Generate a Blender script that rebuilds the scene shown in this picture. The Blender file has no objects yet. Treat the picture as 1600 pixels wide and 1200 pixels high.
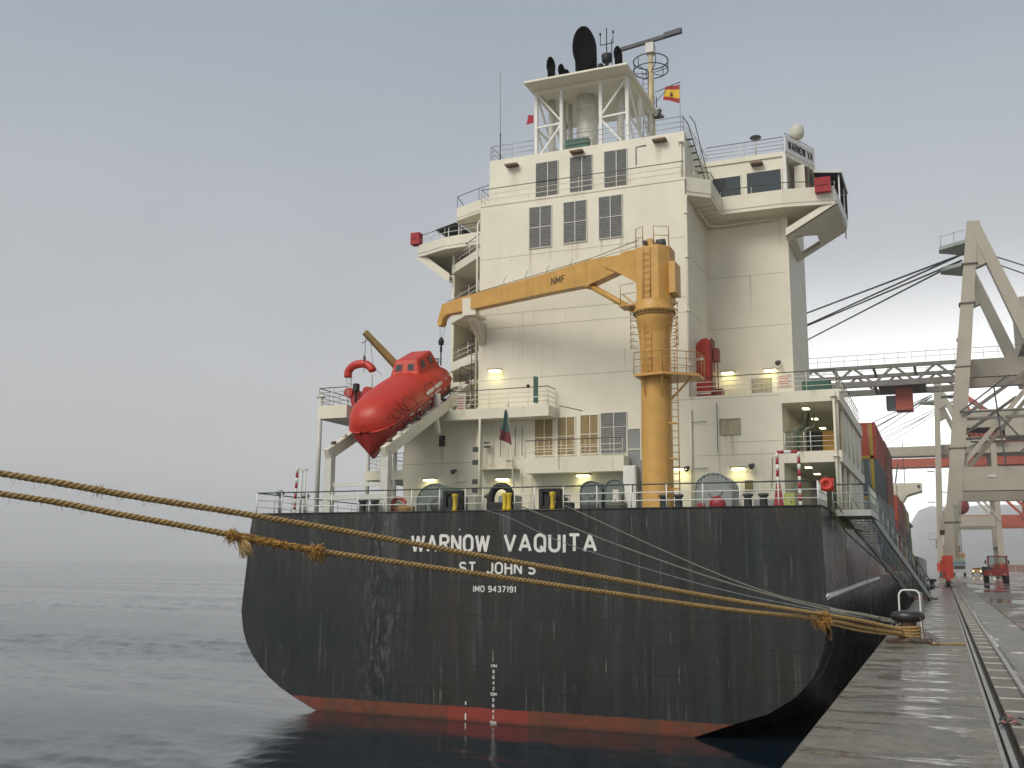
import bpy, bmesh, math, random
from mathutils import Vector, Matrix
random.seed(7)
S = bpy.context.scene
COL = S.collection
PI = math.pi
V = Vector

# ---------------------------------------------------------------- camera
yaw, pit, rol = 0.39599, 0.17428, 0.007756
F = V((-math.sin(yaw)*math.cos(pit), math.cos(yaw)*math.cos(pit), math.sin(pit)))
r0 = V((math.cos(yaw), math.sin(yaw), 0)); u0 = r0.cross(F)
c_, s_ = math.cos(rol), math.sin(rol)
R_ = c_*r0 + s_*u0; U_ = -s_*r0 + c_*u0
cam = bpy.data.objects.new('camera', bpy.data.cameras.new('camera'))
COL.objects.link(cam)
cam.matrix_world = Matrix(((R_.x, U_.x, -F.x, 0), (R_.y, U_.y, -F.y, 0), (R_.z, U_.z, -F.z, 5.75), (0, 0, 0, 1)))
cam.data.sensor_width = 36; cam.data.lens = 35.746
cam.data.clip_start = 0.1; cam.data.clip_end = 20000
S.camera = cam

# ---------------------------------------------------------------- world, sun, exposure
SUN_EL, SUN_AZ = math.radians(42), math.radians(200)      # azimuth clockwise from +Y: behind the camera, a little left
W = bpy.data.worlds.new('World'); S.world = W; W.use_nodes = True
nt = W.node_tree; nt.nodes.clear()
def N(t, **k):
    n = nt.nodes.new(t)
    for a, b in k.items():
        if hasattr(n, a): setattr(n, a, b)
        else: n.inputs[a].default_value = b
    return n
def Lk(a, b): nt.links.new(a, b)
sky = N('ShaderNodeTexSky', sky_type='NISHITA', sun_disc=False, sun_elevation=SUN_EL, sun_rotation=SUN_AZ, altitude=0.0, air_density=1.0, dust_density=4.0)
tc = N('ShaderNodeTexCoord')
sep = N('ShaderNodeSeparateXYZ'); Lk(tc.outputs['Generated'], sep.inputs[0])
# cloud layer: grey overcast, brighter toward the horizon ahead of the bow
ramp = N('ShaderNodeValToRGB')
Lk(sep.outputs['Z'], ramp.inputs[0])
cr = ramp.color_ramp
cr.elements[0].position = 0.0; cr.elements[0].color = (0.64, 0.635, 0.61, 1)
cr.elements[1].position = 0.8; cr.elements[1].color = (0.22, 0.26, 0.32, 1)
for p, c in ((0.05, (0.60, 0.595, 0.575, 1)), (0.13, (0.47, 0.47, 0.465, 1)), (0.25, (0.40, 0.405, 0.42, 1)), (0.5, (0.265, 0.305, 0.352, 1))):
    e = cr.elements.new(p); e.color = c
dot = N('ShaderNodeVectorMath', operation='DOT_PRODUCT'); Lk(tc.outputs['Generated'], dot.inputs[0]); dot.inputs[1].default_value = V((0.06, 0.99, 0.0)).normalized()
mr = N('ShaderNodeMapRange', interpolation_type='SMOOTHSTEP'); Lk(dot.outputs['Value'], mr.inputs[0])
mr.inputs[1].default_value = 0.88; mr.inputs[2].default_value = 1.0; mr.inputs[3].default_value = 0; mr.inputs[4].default_value = 1
low = N('ShaderNodeMapRange', interpolation_type='SMOOTHSTEP'); Lk(sep.outputs['Z'], low.inputs[0]); low.inputs[1].default_value = 0.03; low.inputs[2].default_value = 0.30; low.inputs[3].default_value = 1; low.inputs[4].default_value = 0
gl = N('ShaderNodeMath', operation='MULTIPLY'); Lk(mr.outputs[0], gl.inputs[0]); Lk(low.outputs[0], gl.inputs[1])
glow = N('ShaderNodeMixRGB', blend_type='MIX'); glow.inputs[2].default_value = (2.6, 2.6, 2.52, 1)
Lk(gl.outputs[0], glow.inputs[0]); Lk(ramp.outputs[0], glow.inputs[1])
mp = N('ShaderNodeMapping'); mp.inputs['Scale'].default_value = (1.1, 1.1, 1.8); Lk(tc.outputs['Generated'], mp.inputs[0])
no = N('ShaderNodeTexNoise'); no.inputs['Scale'].default_value = 1.9; no.inputs['Detail'].default_value = 5; no.inputs['Roughness'].default_value = 0.5
Lk(mp.outputs[0], no.inputs[0])
cm = N('ShaderNodeMapRange'); Lk(no.outputs[0], cm.inputs[0]); cm.inputs[1].default_value = 0.3; cm.inputs[2].default_value = 0.7; cm.inputs[3].default_value = 0.93; cm.inputs[4].default_value = 1.07
mul = N('ShaderNodeMixRGB', blend_type='MULTIPLY'); mul.inputs[0].default_value = 1
Lk(glow.outputs[0], mul.inputs[1]); Lk(cm.outputs[0], mul.inputs[2])
bgc = N('ShaderNodeBackground'); bgc.inputs[1].default_value = 1.0; Lk(mul.outputs[0], bgc.inputs[0])
bgs = N('ShaderNodeBackground'); bgs.inputs[1].default_value = 0.05; Lk(sky.outputs[0], bgs.inputs[0])
mixs = N('ShaderNodeMixShader'); mixs.inputs[0].default_value = 0.9
Lk(bgs.outputs[0], mixs.inputs[1]); Lk(bgc.outputs[0], mixs.inputs[2])
wo = N('ShaderNodeOutputWorld'); Lk(mixs.outputs[0], wo.inputs[0])

sun = bpy.data.objects.new('sun', bpy.data.lights.new('sun', 'SUN')); COL.objects.link(sun)
sun.data.energy = 1.5; sun.data.angle = math.radians(30); sun.data.color = (1.0, 0.95, 0.84)
sd = V((math.sin(SUN_AZ)*math.cos(SUN_EL), math.cos(SUN_AZ)*math.cos(SUN_EL), math.sin(SUN_EL)))
sun.rotation_euler = sd.to_track_quat('Z', 'Y').to_euler(); sun.location = sd*100
S.view_settings.view_transform = 'Standard'; S.view_settings.look = 'None'
S.view_settings.exposure = 0.52; S.view_settings.gamma = 1.0; S.view_settings.use_curve_mapping = False
S.cycles.max_bounces = 6; S.cycles.volume_bounces = 2; S.cycles.use_denoising = True

# ---------------------------------------------------------------- materials
MATS = {}
def mat(name, col, rough=0.5, metal=0.0, var=0.12, vscale=1.5, bump=0.0, bscale=8.0, streak=None, streak_amt=0.0, streak_scale=3.0, spec=0.5, emit=None, estr=0.0, alpha=None, rust=0.0, streak_lo=0.55, streak_hi=0.75):
    if name in MATS: return MATS[name]
    m = bpy.data.materials.new(name); m.use_nodes = True; MATS[name] = m
    t = m.node_tree; b = t.nodes['Principled BSDF']
    def n(k): return t.nodes.new(k)
    def l(a, c): t.links.new(a, c)
    b.inputs['Roughness'].default_value = rough; b.inputs['Metallic'].default_value = metal
    b.inputs['Specular IOR Level'].default_value = spec
    if emit:
        b.inputs['Emission Color'].default_value = (*emit, 1); b.inputs['Emission Strength'].default_value = estr
    g = n('ShaderNodeNewGeometry')
    nz = n('ShaderNodeTexNoise'); nz.inputs['Scale'].default_value = vscale; nz.inputs['Detail'].default_value = 6; l(g.outputs['Position'], nz.inputs[0])
    mx = n('ShaderNodeMapRange'); l(nz.outputs[0], mx.inputs[0])
    mx.inputs[1].default_value = 0.3; mx.inputs[2].default_value = 0.7; mx.inputs[3].default_value = 1-var; mx.inputs[4].default_value = 1+var
    c = n('ShaderNodeMixRGB'); c.blend_type = 'MULTIPLY'; c.inputs[0].default_value = 1; c.inputs[1].default_value = (*col, 1); l(mx.outputs[0], c.inputs[2])
    out = c.outputs[0]
    if streak:
        mp = n('ShaderNodeMapping'); mp.inputs['Scale'].default_value = (streak_scale, streak_scale, streak_scale*0.06); l(g.outputs['Position'], mp.inputs[0])
        n2 = n('ShaderNodeTexNoise'); n2.inputs['Scale'].default_value = 1.0; n2.inputs['Detail'].default_value = 4; n2.inputs['Roughness'].default_value = 0.65; l(mp.outputs[0], n2.inputs[0])
        m2 = n('ShaderNodeMapRange'); l(n2.outputs[0], m2.inputs[0]); m2.inputs[1].default_value = streak_lo; m2.inputs[2].default_value = streak_hi; m2.inputs[3].default_value = 0; m2.inputs[4].default_value = streak_amt
        n3 = n('ShaderNodeTexNoise'); n3.inputs['Scale'].default_value = 0.5; n3.inputs['Detail'].default_value = 3; l(g.outputs['Position'], n3.inputs[0])
        m3 = n('ShaderNodeMath'); m3.operation = 'MULTIPLY'; l(m2.outputs[0], m3.inputs[0])
        m4 = n('ShaderNodeMapRange'); l(n3.outputs[0], m4.inputs[0]); m4.inputs[1].default_value = 0.35; m4.inputs[2].default_value = 0.6; l(m4.outputs[0], m3.inputs[1])
        x = n('ShaderNodeMixRGB'); l(m3.outputs[0], x.inputs[0]); l(out, x.inputs[1]); x.inputs[2].default_value = (*streak, 1); out = x.outputs[0]
    if rust > 0:
        n5 = n('ShaderNodeTexNoise'); n5.inputs['Scale'].default_value = 4.0; n5.inputs['Detail'].default_value = 8; n5.inputs['Roughness'].default_value = 0.7; l(g.outputs['Position'], n5.inputs[0])
        m5 = n('ShaderNodeMapRange'); l(n5.outputs[0], m5.inputs[0]); m5.inputs[1].default_value = 0.62; m5.inputs[2].default_value = 0.72; m5.inputs[4].default_value = rust
        x = n('ShaderNodeMixRGB'); l(m5.outputs[0], x.inputs[0]); l(out, x.inputs[1]); x.inputs[2].default_value = (0.16, 0.055, 0.02, 1); out = x.outputs[0]
    l(out, b.inputs['Base Color'])
    if bump > 0:
        nb = n('ShaderNodeTexNoise'); nb.inputs['Scale'].default_value = bscale; nb.inputs['Detail'].default_value = 5; l(g.outputs['Position'], nb.inputs[0])
        bp = n('ShaderNodeBump'); bp.inputs['Strength'].default_value = bump; bp.inputs['Distance'].default_value = 0.02; l(nb.outputs[0], bp.inputs['Height']); l(bp.outputs[0], b.inputs['Normal'])
    return m

cream = mat('cream_paint', (0.71, 0.67, 0.55), 0.48, var=0.06, vscale=0.6, bump=0.5, bscale=1.1, streak=(0.44, 0.36, 0.25), streak_amt=0.35, streak_scale=5, streak_lo=0.58, streak_hi=0.78, rust=0.18)
white = mat('white_paint', (0.72, 0.71, 0.67), 0.45, var=0.05, rust=0.25)
offw = mat('weathered_white_paint', (0.58, 0.57, 0.52), 0.55, var=0.1, rust=0.3)
grey = mat('grey_paint', (0.24, 0.255, 0.25), 0.5, var=0.1, rust=0.2)
winch_green = mat('grey_green_paint', (0.14, 0.17, 0.155), 0.5, var=0.12, rust=0.3)
dgrey = mat('dark_grey_metal', (0.06, 0.065, 0.065), 0.55, var=0.2, rust=0.3)
black = mat('black_paint', (0.012, 0.012, 0.013), 0.6, var=0.3)
rubber = mat('black_rubber', (0.015, 0.015, 0.015), 0.8, var=0.2)
orange = mat('ochre_crane_paint', (0.56, 0.31, 0.075), 0.42, var=0.1, vscale=2.0, streak=(0.30, 0.15, 0.05), streak_amt=0.6, streak_scale=5, rust=0.35)
yellow = mat('yellow_paint', (0.58, 0.42, 0.03), 0.5, var=0.2, rust=0.4)
red = mat('red_paint', (0.42, 0.03, 0.02), 0.45, var=0.15, rust=0.1)
redplain = mat('bright_red_cloth', (0.34, 0.016, 0.024), 0.7, var=0.2)
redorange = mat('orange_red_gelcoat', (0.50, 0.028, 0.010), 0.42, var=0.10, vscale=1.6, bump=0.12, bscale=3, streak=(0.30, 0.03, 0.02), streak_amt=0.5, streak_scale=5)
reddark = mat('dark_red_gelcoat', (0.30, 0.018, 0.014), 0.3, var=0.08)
refl = mat('reflective_tape', (0.75, 0.74, 0.7), 0.35, var=0.05)
glass = mat('dark_glass', (0.03, 0.035, 0.04), 0.07, var=0.1, spec=0.8)
glassb = mat('bridge_glass', (0.04, 0.055, 0.06), 0.08, var=0.1, spec=0.7)
curtain = mat('tan_curtain', (0.30, 0.22, 0.11), 0.9, var=0.15, vscale=8, streak=(0.2, 0.14, 0.06), streak_amt=0.9, streak_scale=18, streak_lo=0.45, streak_hi=0.6)
blind = mat('pale_blind', (0.40, 0.36, 0.25), 0.8, var=0.15, streak=(0.2, 0.17, 0.1), streak_amt=0.9, streak_scale=16, streak_lo=0.45, streak_hi=0.6)
louvm = mat('louvre_grey', (0.17, 0.17, 0.165), 0.5, var=0.2, vscale=6)
louvd = mat('louvre_recess', (0.05, 0.05, 0.05), 0.8, var=0.1)
steel = mat('galvanised_steel', (0.42, 0.42, 0.40), 0.4, metal=0.6, var=0.15)
exh = mat('exhaust_pipe_metal', (0.68, 0.66, 0.60), 0.45, metal=0.1, var=0.12, vscale=3)
soot = mat('sooty_black', (0.004, 0.0035, 0.003), 0.9, var=0.2, spec=0.08)
green = mat('dark_green_paint', (0.02, 0.09, 0.06), 0.5, var=0.15)
gangm = mat('weathered_aluminium', (0.33, 0.37, 0.33), 0.5, metal=0.1, var=0.2, rust=0.2)
lampm = mat('lit_lamp_lens', (0.9, 0.85, 0.5), 0.4, var=0.0, emit=(1.0, 0.93, 0.5), estr=3.5)
beige = mat('beige_crane_paint', (0.40, 0.36, 0.29), 0.5, var=0.07, vscale=0.5, streak=(0.3, 0.25, 0.18), streak_amt=0.4, streak_scale=2, rust=0.2)
redcr = mat('red_crane_paint', (0.42, 0.085, 0.045), 0.5, var=0.12)
chrome = mat('rail_steel', (0.45, 0.44, 0.42), 0.28, metal=0.9, var=0.2, vscale=4)
rustm = mat('rusty_steel', (0.10, 0.055, 0.035), 0.75, var=0.4, vscale=5, bump=0.4, bscale=20)
ropem = mat('golden_hemp_rope', (0.40, 0.26, 0.10), 0.85, var=0.35, vscale=25, bump=0.6, bscale=90, streak=(0.2, 0.12, 0.06), streak_amt=0.0)
ropeo = mat('orange_rope_whipping', (0.46, 0.25, 0.065), 0.85, var=0.6, vscale=18, bump=0.6, bscale=90)
ropeg = mat('weathered_grey_rope', (0.17, 0.165, 0.135), 0.85, var=0.3, vscale=25, bump=0.5, bscale=90)
deckm = mat('deck_paint', (0.10, 0.14, 0.11), 0.6, var=0.2, rust=0.4)
soffitm = cream

def add_runs(m, runs):
    """rust and dirt runs below fittings on the aft walls: (x, z top, length, half width)"""
    t = m.node_tree; b = t.nodes['Principled BSDF']; src = b.inputs['Base Color'].links[0].from_socket
    g = t.nodes.new('ShaderNodeNewGeometry'); sp = t.nodes.new('ShaderNodeSeparateXYZ'); t.links.new(g.outputs['Position'], sp.inputs[0])
    mp = t.nodes.new('ShaderNodeMapping'); mp.inputs['Scale'].default_value = (14, 14, 0.6); t.links.new(g.outputs['Position'], mp.inputs[0])
    nz = t.nodes.new('ShaderNodeTexNoise'); nz.inputs['Scale'].default_value = 1; nz.inputs['Detail'].default_value = 5; t.links.new(mp.outputs[0], nz.inputs[0])
    def rng(v, a, bb, c, d):
        k = t.nodes.new('ShaderNodeMapRange'); t.links.new(v, k.inputs[0])
        for i, q in enumerate((a, bb, c, d)): k.inputs[i+1].default_value = q
        return k.outputs[0]
    def op(o, a, bb):
        k = t.nodes.new('ShaderNodeMath'); k.operation = o
        for i, q in enumerate((a, bb)):
            if isinstance(q, (int, float)): k.inputs[i].default_value = q
            else: t.links.new(q, k.inputs[i])
        return k.outputs[0]
    tot = None; nn = rng(nz.outputs[0], 0.38, 0.62, 0, 1)
    for x, z, L, w in runs:
        q = op('MULTIPLY', rng(op('ABSOLUTE', op('ADD', sp.outputs['X'], -x), 0), w*0.3, w, 1, 0), op('MULTIPLY', rng(sp.outputs['Z'], z-L, z, 0, 1), rng(sp.outputs['Z'], z, z+0.03, 1, 0)))
        tot = q if tot is None else op('MAXIMUM', tot, q)
    f = op('MULTIPLY', op('MULTIPLY', tot, nn), 0.55); mx = t.nodes.new('ShaderNodeMixRGB'); t.links.new(f, mx.inputs[0]); t.links.new(src, mx.inputs[1]); mx.inputs[2].default_value = (0.30, 0.20, 0.11, 1); t.links.new(mx.outputs[0], b.inputs['Base Color'])
add_runs(cream, [(-17.6, 20.8, 1.6, 0.12), (-16.6, 20.8, 0.9, 0.1), (-15.3, 20.85, 1.3, 0.5), (-13.0, 20.85, 1.8, 0.12), (-14.0, 20.85, 0.9, 0.1), (-17.0, 23.5, 0.6, 0.5), (-15.1, 23.5, 0.6, 0.5), (-18.7, 25.2, 1.2, 0.25), (-11.3, 25.2, 1.2, 0.25),
    (-16.9, 9.8, 0.9, 0.1), (-13.2, 10.4, 1.2, 0.08), (-8.2, 11.3, 1.5, 0.4), (-8.7, 10.5, 1.6, 0.08), (-22.2, 11.3, 1.4, 0.16), (-21.35, 10.0, 1.2, 0.08), (-20.0, 17.2, 2.2, 0.2), (-7.5, 23.9, 0.8, 0.5), (-6.4, 22.6, 2.0, 0.15), (-18.0, 17.6, 3.0, 0.06), (-11.2, 19.0, 4.0, 0.07), (-12.9, 15.5, 2.4, 0.06), (-5.2, 10.5, 0.5, 0.3), (-4.6, 13.1, 0.5, 0.2), (-20.6, 12.9, 0.5, 0.2), (-17.5, 12.9, 0.5, 0.1), (-7.9, 19.8, 2.6, 0.08)])
def hull_material():
    m = bpy.data.materials.new('black_hull_paint'); m.use_nodes = True
    t = m.node_tree; b = t.nodes['Principled BSDF']
    n = t.nodes.new
    def l(a, c): t.links.new(a, c)
    def math_(op, a, bb):
        k = n('ShaderNodeMath'); k.operation = op
        for i, q in enumerate((a, bb)):
            if isinstance(q, (int, float)): k.inputs[i].default_value = q
            else: l(q, k.inputs[i])
        return k.outputs[0]
    g = n('ShaderNodeNewGeometry'); P = g.outputs['Position']
    sp = n('ShaderNodeSeparateXYZ'); l(P, sp.inputs[0])
    def noise(scale, detail, rough, sc=(1, 1, 1), off=(0, 0, 0)):
        mp = n('ShaderNodeMapping'); mp.inputs['Scale'].default_value = sc; mp.inputs['Location'].default_value = off; l(P, mp.inputs[0])
        k = n('ShaderNodeTexNoise'); k.inputs['Scale'].default_value = scale; k.inputs['Detail'].default_value = detail; k.inputs['Roughness'].default_value = rough; l(mp.outputs[0], k.inputs[0]); return k.outputs[0]
    def rng(v, a, bb, c=0, d=1):
        k = n('ShaderNodeMapRange'); l(v, k.inputs[0]); k.inputs[1].default_value = a; k.inputs[2].default_value = bb; k.inputs[3].default_value = c; k.inputs[4].default_value = d; return k.outputs[0]
    def mix(f, a, bb):
        k = n('ShaderNodeMixRGB')
        if isinstance(f, (int, float)): k.inputs[0].default_value = f
        else: l(f, k.inputs[0])
        for i, q in ((1, a), (2, bb)):
            if isinstance(q, tuple): k.inputs[i].default_value = (*q, 1)
            else: l(q, k.inputs[i])
        return k.outputs[0]
    c = mix(rng(noise(0.22, 5, 0.6), 0.35, 0.65), (0.032, 0.030, 0.028), (0.016, 0.022, 0.024))
    c = mix(rng(noise(1.0, 3, 0.5, (0.55, 0.55, 0.35), (9, 3, 2)), 0.5, 0.62, 0, 0.45), c, (0.027, 0.028, 0.020))
    # broad dark vertical runs, fine pale streaks, rust weeps
    c = mix(rng(noise(1.0, 3, 0.6, (1.1, 1.1, 0.05)), 0.52, 0.66, 0, 0.55), c, (0.010, 0.012, 0.013))
    c = mix(rng(noise(1.0, 4, 0.65, (1.7, 1.7, 0.07), (2, 9, 4)), 0.54, 0.72, 0, 0.55), c, (0.042, 0.050, 0.054))
    c = mix(rng(noise(1.0, 5, 0.65, (3.2, 3.2, 0.10), (7, 1, 9)), 0.55, 0.68, 0, 0.4), c, (0.008, 0.009, 0.010))
    for x0_, w_, zb_, cc_ in ((-17.2, 0.35, 5.4, (0.10, 0.085, 0.075)), (-15.0, 0.30, 5.8, (0.14, 0.15, 0.155)), (-13.1, 0.4, 4.2, (0.05, 0.07, 0.075)), (-19.9, 0.5, 6.0, (0.12, 0.12, 0.12)), (-7.6, 0.5, 5.0, (0.055, 0.045, 0.04)), (-10.9, 0.7, 3.0, (0.05, 0.06, 0.065)), (-23.5, 0.25, 4.0, (0.09, 0.095, 0.09))):
        side_ = rng(math_('ABSOLUTE', math_('ADD', sp.outputs['X'], -x0_), 0), w_*0.3, w_, 1, 0)
        run_ = math_('MULTIPLY', side_, math_('MULTIPLY', rng(sp.outputs['Z'], zb_-1.2, 7.4, 0, 1), rng(noise(1.0, 5, 0.7, (8, 8, 0.3), (x0_, 1, 2)), 0.42, 0.62, 0, 0.75)))
        c = mix(run_, c, cc_)
    c = mix(math_('MULTIPLY', rng(noise(1.0, 3, 0.6, (11, 11, 0.25), (5, 3, 2)), 0.655, 0.71, 0, 0.3), rng(noise(0.9, 2, 0.5, (1, 1, 1), (8, 2, 7)), 0.48, 0.6)), c, (0.17, 0.18, 0.17))
    c = mix(math_('MULTIPLY', rng(noise(1.0, 6, 0.7, (5, 5, 0.16), (3, 7, 1)), 0.54, 0.72, 0, 0.75), rng(noise(0.5, 3, 0.5, (1, 1, 0.6)), 0.42, 0.6)), c, (0.14, 0.15, 0.145))
    c = mix(math_('MULTIPLY', rng(noise(1.0, 5, 0.7, (9, 9, 0.5), (1, 2, 8)), 0.62, 0.7, 0, 0.7), rng(noise(0.8, 3, 0.5, (1, 1, 1), (5, 5, 5)), 0.5, 0.62)), c, (0.20, 0.20, 0.185))
    # scuffed salt run left of the name
    near = math_('MULTIPLY', rng(math_('ABSOLUTE', math_('ADD', sp.outputs['X'], 20.3), 0), 0.2, 1.3, 1, 0), rng(noise(1.0, 8, 0.8, (7, 7, 1.6), (4, 1, 3)), 0.5, 0.62, 0, 0.55))
    c = mix(near, c, (0.15, 0.155, 0.155))
    c = mix(math_('MULTIPLY', rng(noise(1.0, 4, 0.6, (3, 3, 0.18), (11, 6, 4)), 0.6, 0.72, 0, 0.5), rng(sp.outputs['Z'], 1.0, 7.0)), c, (0.10, 0.055, 0.035))
    # boot-top: red antifouling below the load line, brighter repainted patch by the draught marks
    rd = mix(rng(noise(1.5, 5, 0.6), 0.4, 0.65), (0.17, 0.048, 0.030), (0.10, 0.048, 0.028))
    patch = math_('MULTIPLY', rng(sp.outputs['X'], -17.30, -17.26), rng(sp.outputs['X'], -14.10, -14.06, 1, 0))
    rd = mix(math_('MULTIPLY', patch, 0.7), rd, (0.28, 0.042, 0.032))
    low = math_('ADD', sp.outputs['Z'], rng(noise(2.5, 4, 0.6), 0.3, 0.7, -0.02, 0.02))
    c = mix(rng(low, 0.495, 0.515, 1, 0), c, rd)
    c = mix(rng(low, 0.0, 0.14, 0.55, 0), c, (0.03, 0.025, 0.015))
    l(c, b.inputs['Base Color'])
    l(rng(noise(0.8, 5, 0.6), 0.3, 0.7, 0.22, 0.40), b.inputs['Roughness'])
    b.inputs['Specular IOR Level'].default_value = 0.36
    k = n('ShaderNodeBump'); k.inputs['Strength'].default_value = 0.14; k.inputs['Distance'].default_value = 0.03
    l(noise(0.9, 4, 0.5, (1, 1, 0.7)), k.inputs['Height']); l(k.outputs[0], b.inputs['Normal'])
    return m
hullm = hull_material()

# ---------------------------------------------------------------- mesh helpers
class MB:
    def __init__(s): s.v = []; s.f = []; s.m = []; s.s = []
    def add(s, vs, fs, m=0, smooth=False):
        o = len(s.v); s.v += [tuple(v) for v in vs]
        for f in fs: s.f.append(tuple(i+o for i in f)); s.m.append(m); s.s.append(smooth)
        return s
    def box(s, x0, x1, y0, y1, z0, z1, m=0):
        return s.add([(x, y, z) for z in (z0, z1) for y in (y0, y1) for x in (x0, x1)], [(0, 2, 3, 1), (4, 5, 7, 6), (0, 1, 5, 4), (2, 6, 7, 3), (0, 4, 6, 2), (1, 3, 7, 5)], m)
    def bar(s, a, b, w, h=None, m=0, up=(0, 0, 1), w2=None, h2=None):
        a, b = V(a), V(b); h = h or w; w2 = w2 or w; h2 = h2 or h
        d = (b-a).normalized(); u = V(up)
        if abs(d.dot(u)) > 0.98: u = V((0, 1, 0))
        r = d.cross(u).normalized(); u = r.cross(d)
        vs = [p + r*sx*ww/2 + u*sy*hh/2 for p, ww, hh in ((a, w, h), (b, w2, h2)) for sx, sy in ((-1, -1), (1, -1), (1, 1), (-1, 1))]
        return s.add(vs, [(0, 3, 2, 1), (4, 5, 6, 7), (0, 1, 5, 4), (1, 2, 6, 5), (2, 3, 7, 6), (3, 0, 4, 7)], m)
    def path(s, pts, r, n=8, m=0, rr=None, closed=False, cap=True, smooth=True):
        pts = [V(p) for p in pts]; K = len(pts); o = len(s.v); prev = None
        for i, p in enumerate(pts):
            if closed: d = pts[(i+1) % K]-pts[i-1]
            else: d = pts[min(i+1, K-1)]-pts[max(i-1, 0)]
            d.normalize()
            if prev is None:
                u = V((0, 0, 1)) if abs(d.z) < 0.95 else V((0, 1, 0))
            else: u = prev
            q = d.cross(u)
            if q.length < 1e-5: q = d.cross(V((1, 0, 0)))
            q.normalize(); u = q.cross(d); prev = u
            R = rr[i] if rr else r
            for k in range(n):
                a = 2*PI*(k+0.5)/n; s.v.append(tuple(p + q*math.cos(a)*R + u*math.sin(a)*R))
        for i in range(K if closed else K-1):
            j = (i+1) % K
            for k in range(n):
                k2 = (k+1) % n
                s.f.append((o+i*n+k, o+i*n+k2, o+j*n+k2, o+j*n+k)); s.m.append(m); s.s.append(smooth)
        if cap and not closed:
            s.f.append(tuple(o+k for k in range(n))[::-1]); s.m.append(m); s.s.append(False)
            s.f.append(tuple(o+(K-1)*n+k for k in range(n))); s.m.append(m); s.s.append(False)
        return s
    def tube(s, a, b, r, n=8, m=0, r2=None): return s.path([a, b], r, n, m, rr=[r, r2 if r2 is not None else r])
    def prism(s, poly, ext, m=0):
        e = V(ext); n = len(poly); p = [V(q) for q in poly]
        return s.add(p+[q+e for q in p], [tuple(range(n))[::-1], tuple(range(n, 2*n))] + [(i, (i+1) % n, n+(i+1) % n, n+i) for i in range(n)], m)
    def lathe(s, c, prof, n=20, m=0, axis=(0, 0, 1), smooth=True):
        c = V(c); w = V(axis).normalized(); u = w.orthogonal().normalized(); q = w.cross(u)
        vs = []; fs = []
        for r, z in prof:
            for k in range(n):
                a = 2*PI*k/n; vs.append(c + w*z + (u*math.cos(a)+q*math.sin(a))*max(r, 1e-4))
        for i in range(len(prof)-1):
            for k in range(n): fs.append((i*n+k, i*n+(k+1) % n, (i+1)*n+(k+1) % n, (i+1)*n+k))
        s.add(vs, fs, m, smooth)
        return s
    def build(s, name, mats, parent=None, label=None, kind=None, recalc=True, bevel=0):
        me = bpy.data.meshes.new(name)
        xs, ys, zs = zip(*s.v)
        c = V(((min(xs)+max(xs))/2, (min(ys)+max(ys))/2, min(zs)))
        me.from_pydata([(x-c.x, y-c.y, z-c.z) for x, y, z in s.v], [], s.f)
        if not isinstance(mats, (list, tuple)): mats = [mats]
        for q in mats: me.materials.append(q)
        me.polygons.foreach_set('material_index', s.m); me.polygons.foreach_set('use_smooth', s.s)
        if recalc:
            bm = bmesh.new(); bm.from_mesh(me); bmesh.ops.recalc_face_normals(bm, faces=bm.faces); bm.to_mesh(me); bm.free()
        me.update()
        o = bpy.data.objects.new(name, me); COL.objects.link(o); o.location = c
        if bevel:
            b = o.modifiers.new('bevel', 'BEVEL'); b.width = bevel; b.segments = 2; b.limit_method = 'ANGLE'
        if parent: adopt(o, parent)
        if label: o['label'] = label
        if kind: o['kind'] = kind
        return o
WM = {}
def wmat(o):                                   # world matrix without waiting for a depsgraph update
    L = Matrix.Translation(o.location)
    if o.parent: return wmat(o.parent) @ o.matrix_parent_inverse @ L
    return L
def adopt(o, parent): o.parent = parent; o.matrix_parent_inverse = wmat(parent).inverted()
def tag(o, label, cat, group=None):
    o['label'] = label; o['category'] = cat
    if group: o['group'] = group
    return o
def thing(name, label, cat, loc, group=None):
    o = bpy.data.objects.new(name, None); COL.objects.link(o); o.location = loc; o.empty_display_size = 0.3
    return tag(o, label, cat, group)
def struct(mb, name, mats, parent=None, **k):
    o = mb.build(name, mats, parent, **k); o['kind'] = 'structure'; return o
def kids(o): return [c for c in bpy.data.objects if c.parent == o]
def copy_tree(o, delta=(0, 0, 0), parent=None, label=None):
    c = o.copy(); COL.objects.link(c)
    if parent: c.parent = parent
    else: c.location = V(o.location)+V(delta)
    if label: c['label'] = label
    for ch in kids(o):
        if ch.name in COPIED: continue
        copy_tree(ch, parent=c)
    return c
COPIED = set()
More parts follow.
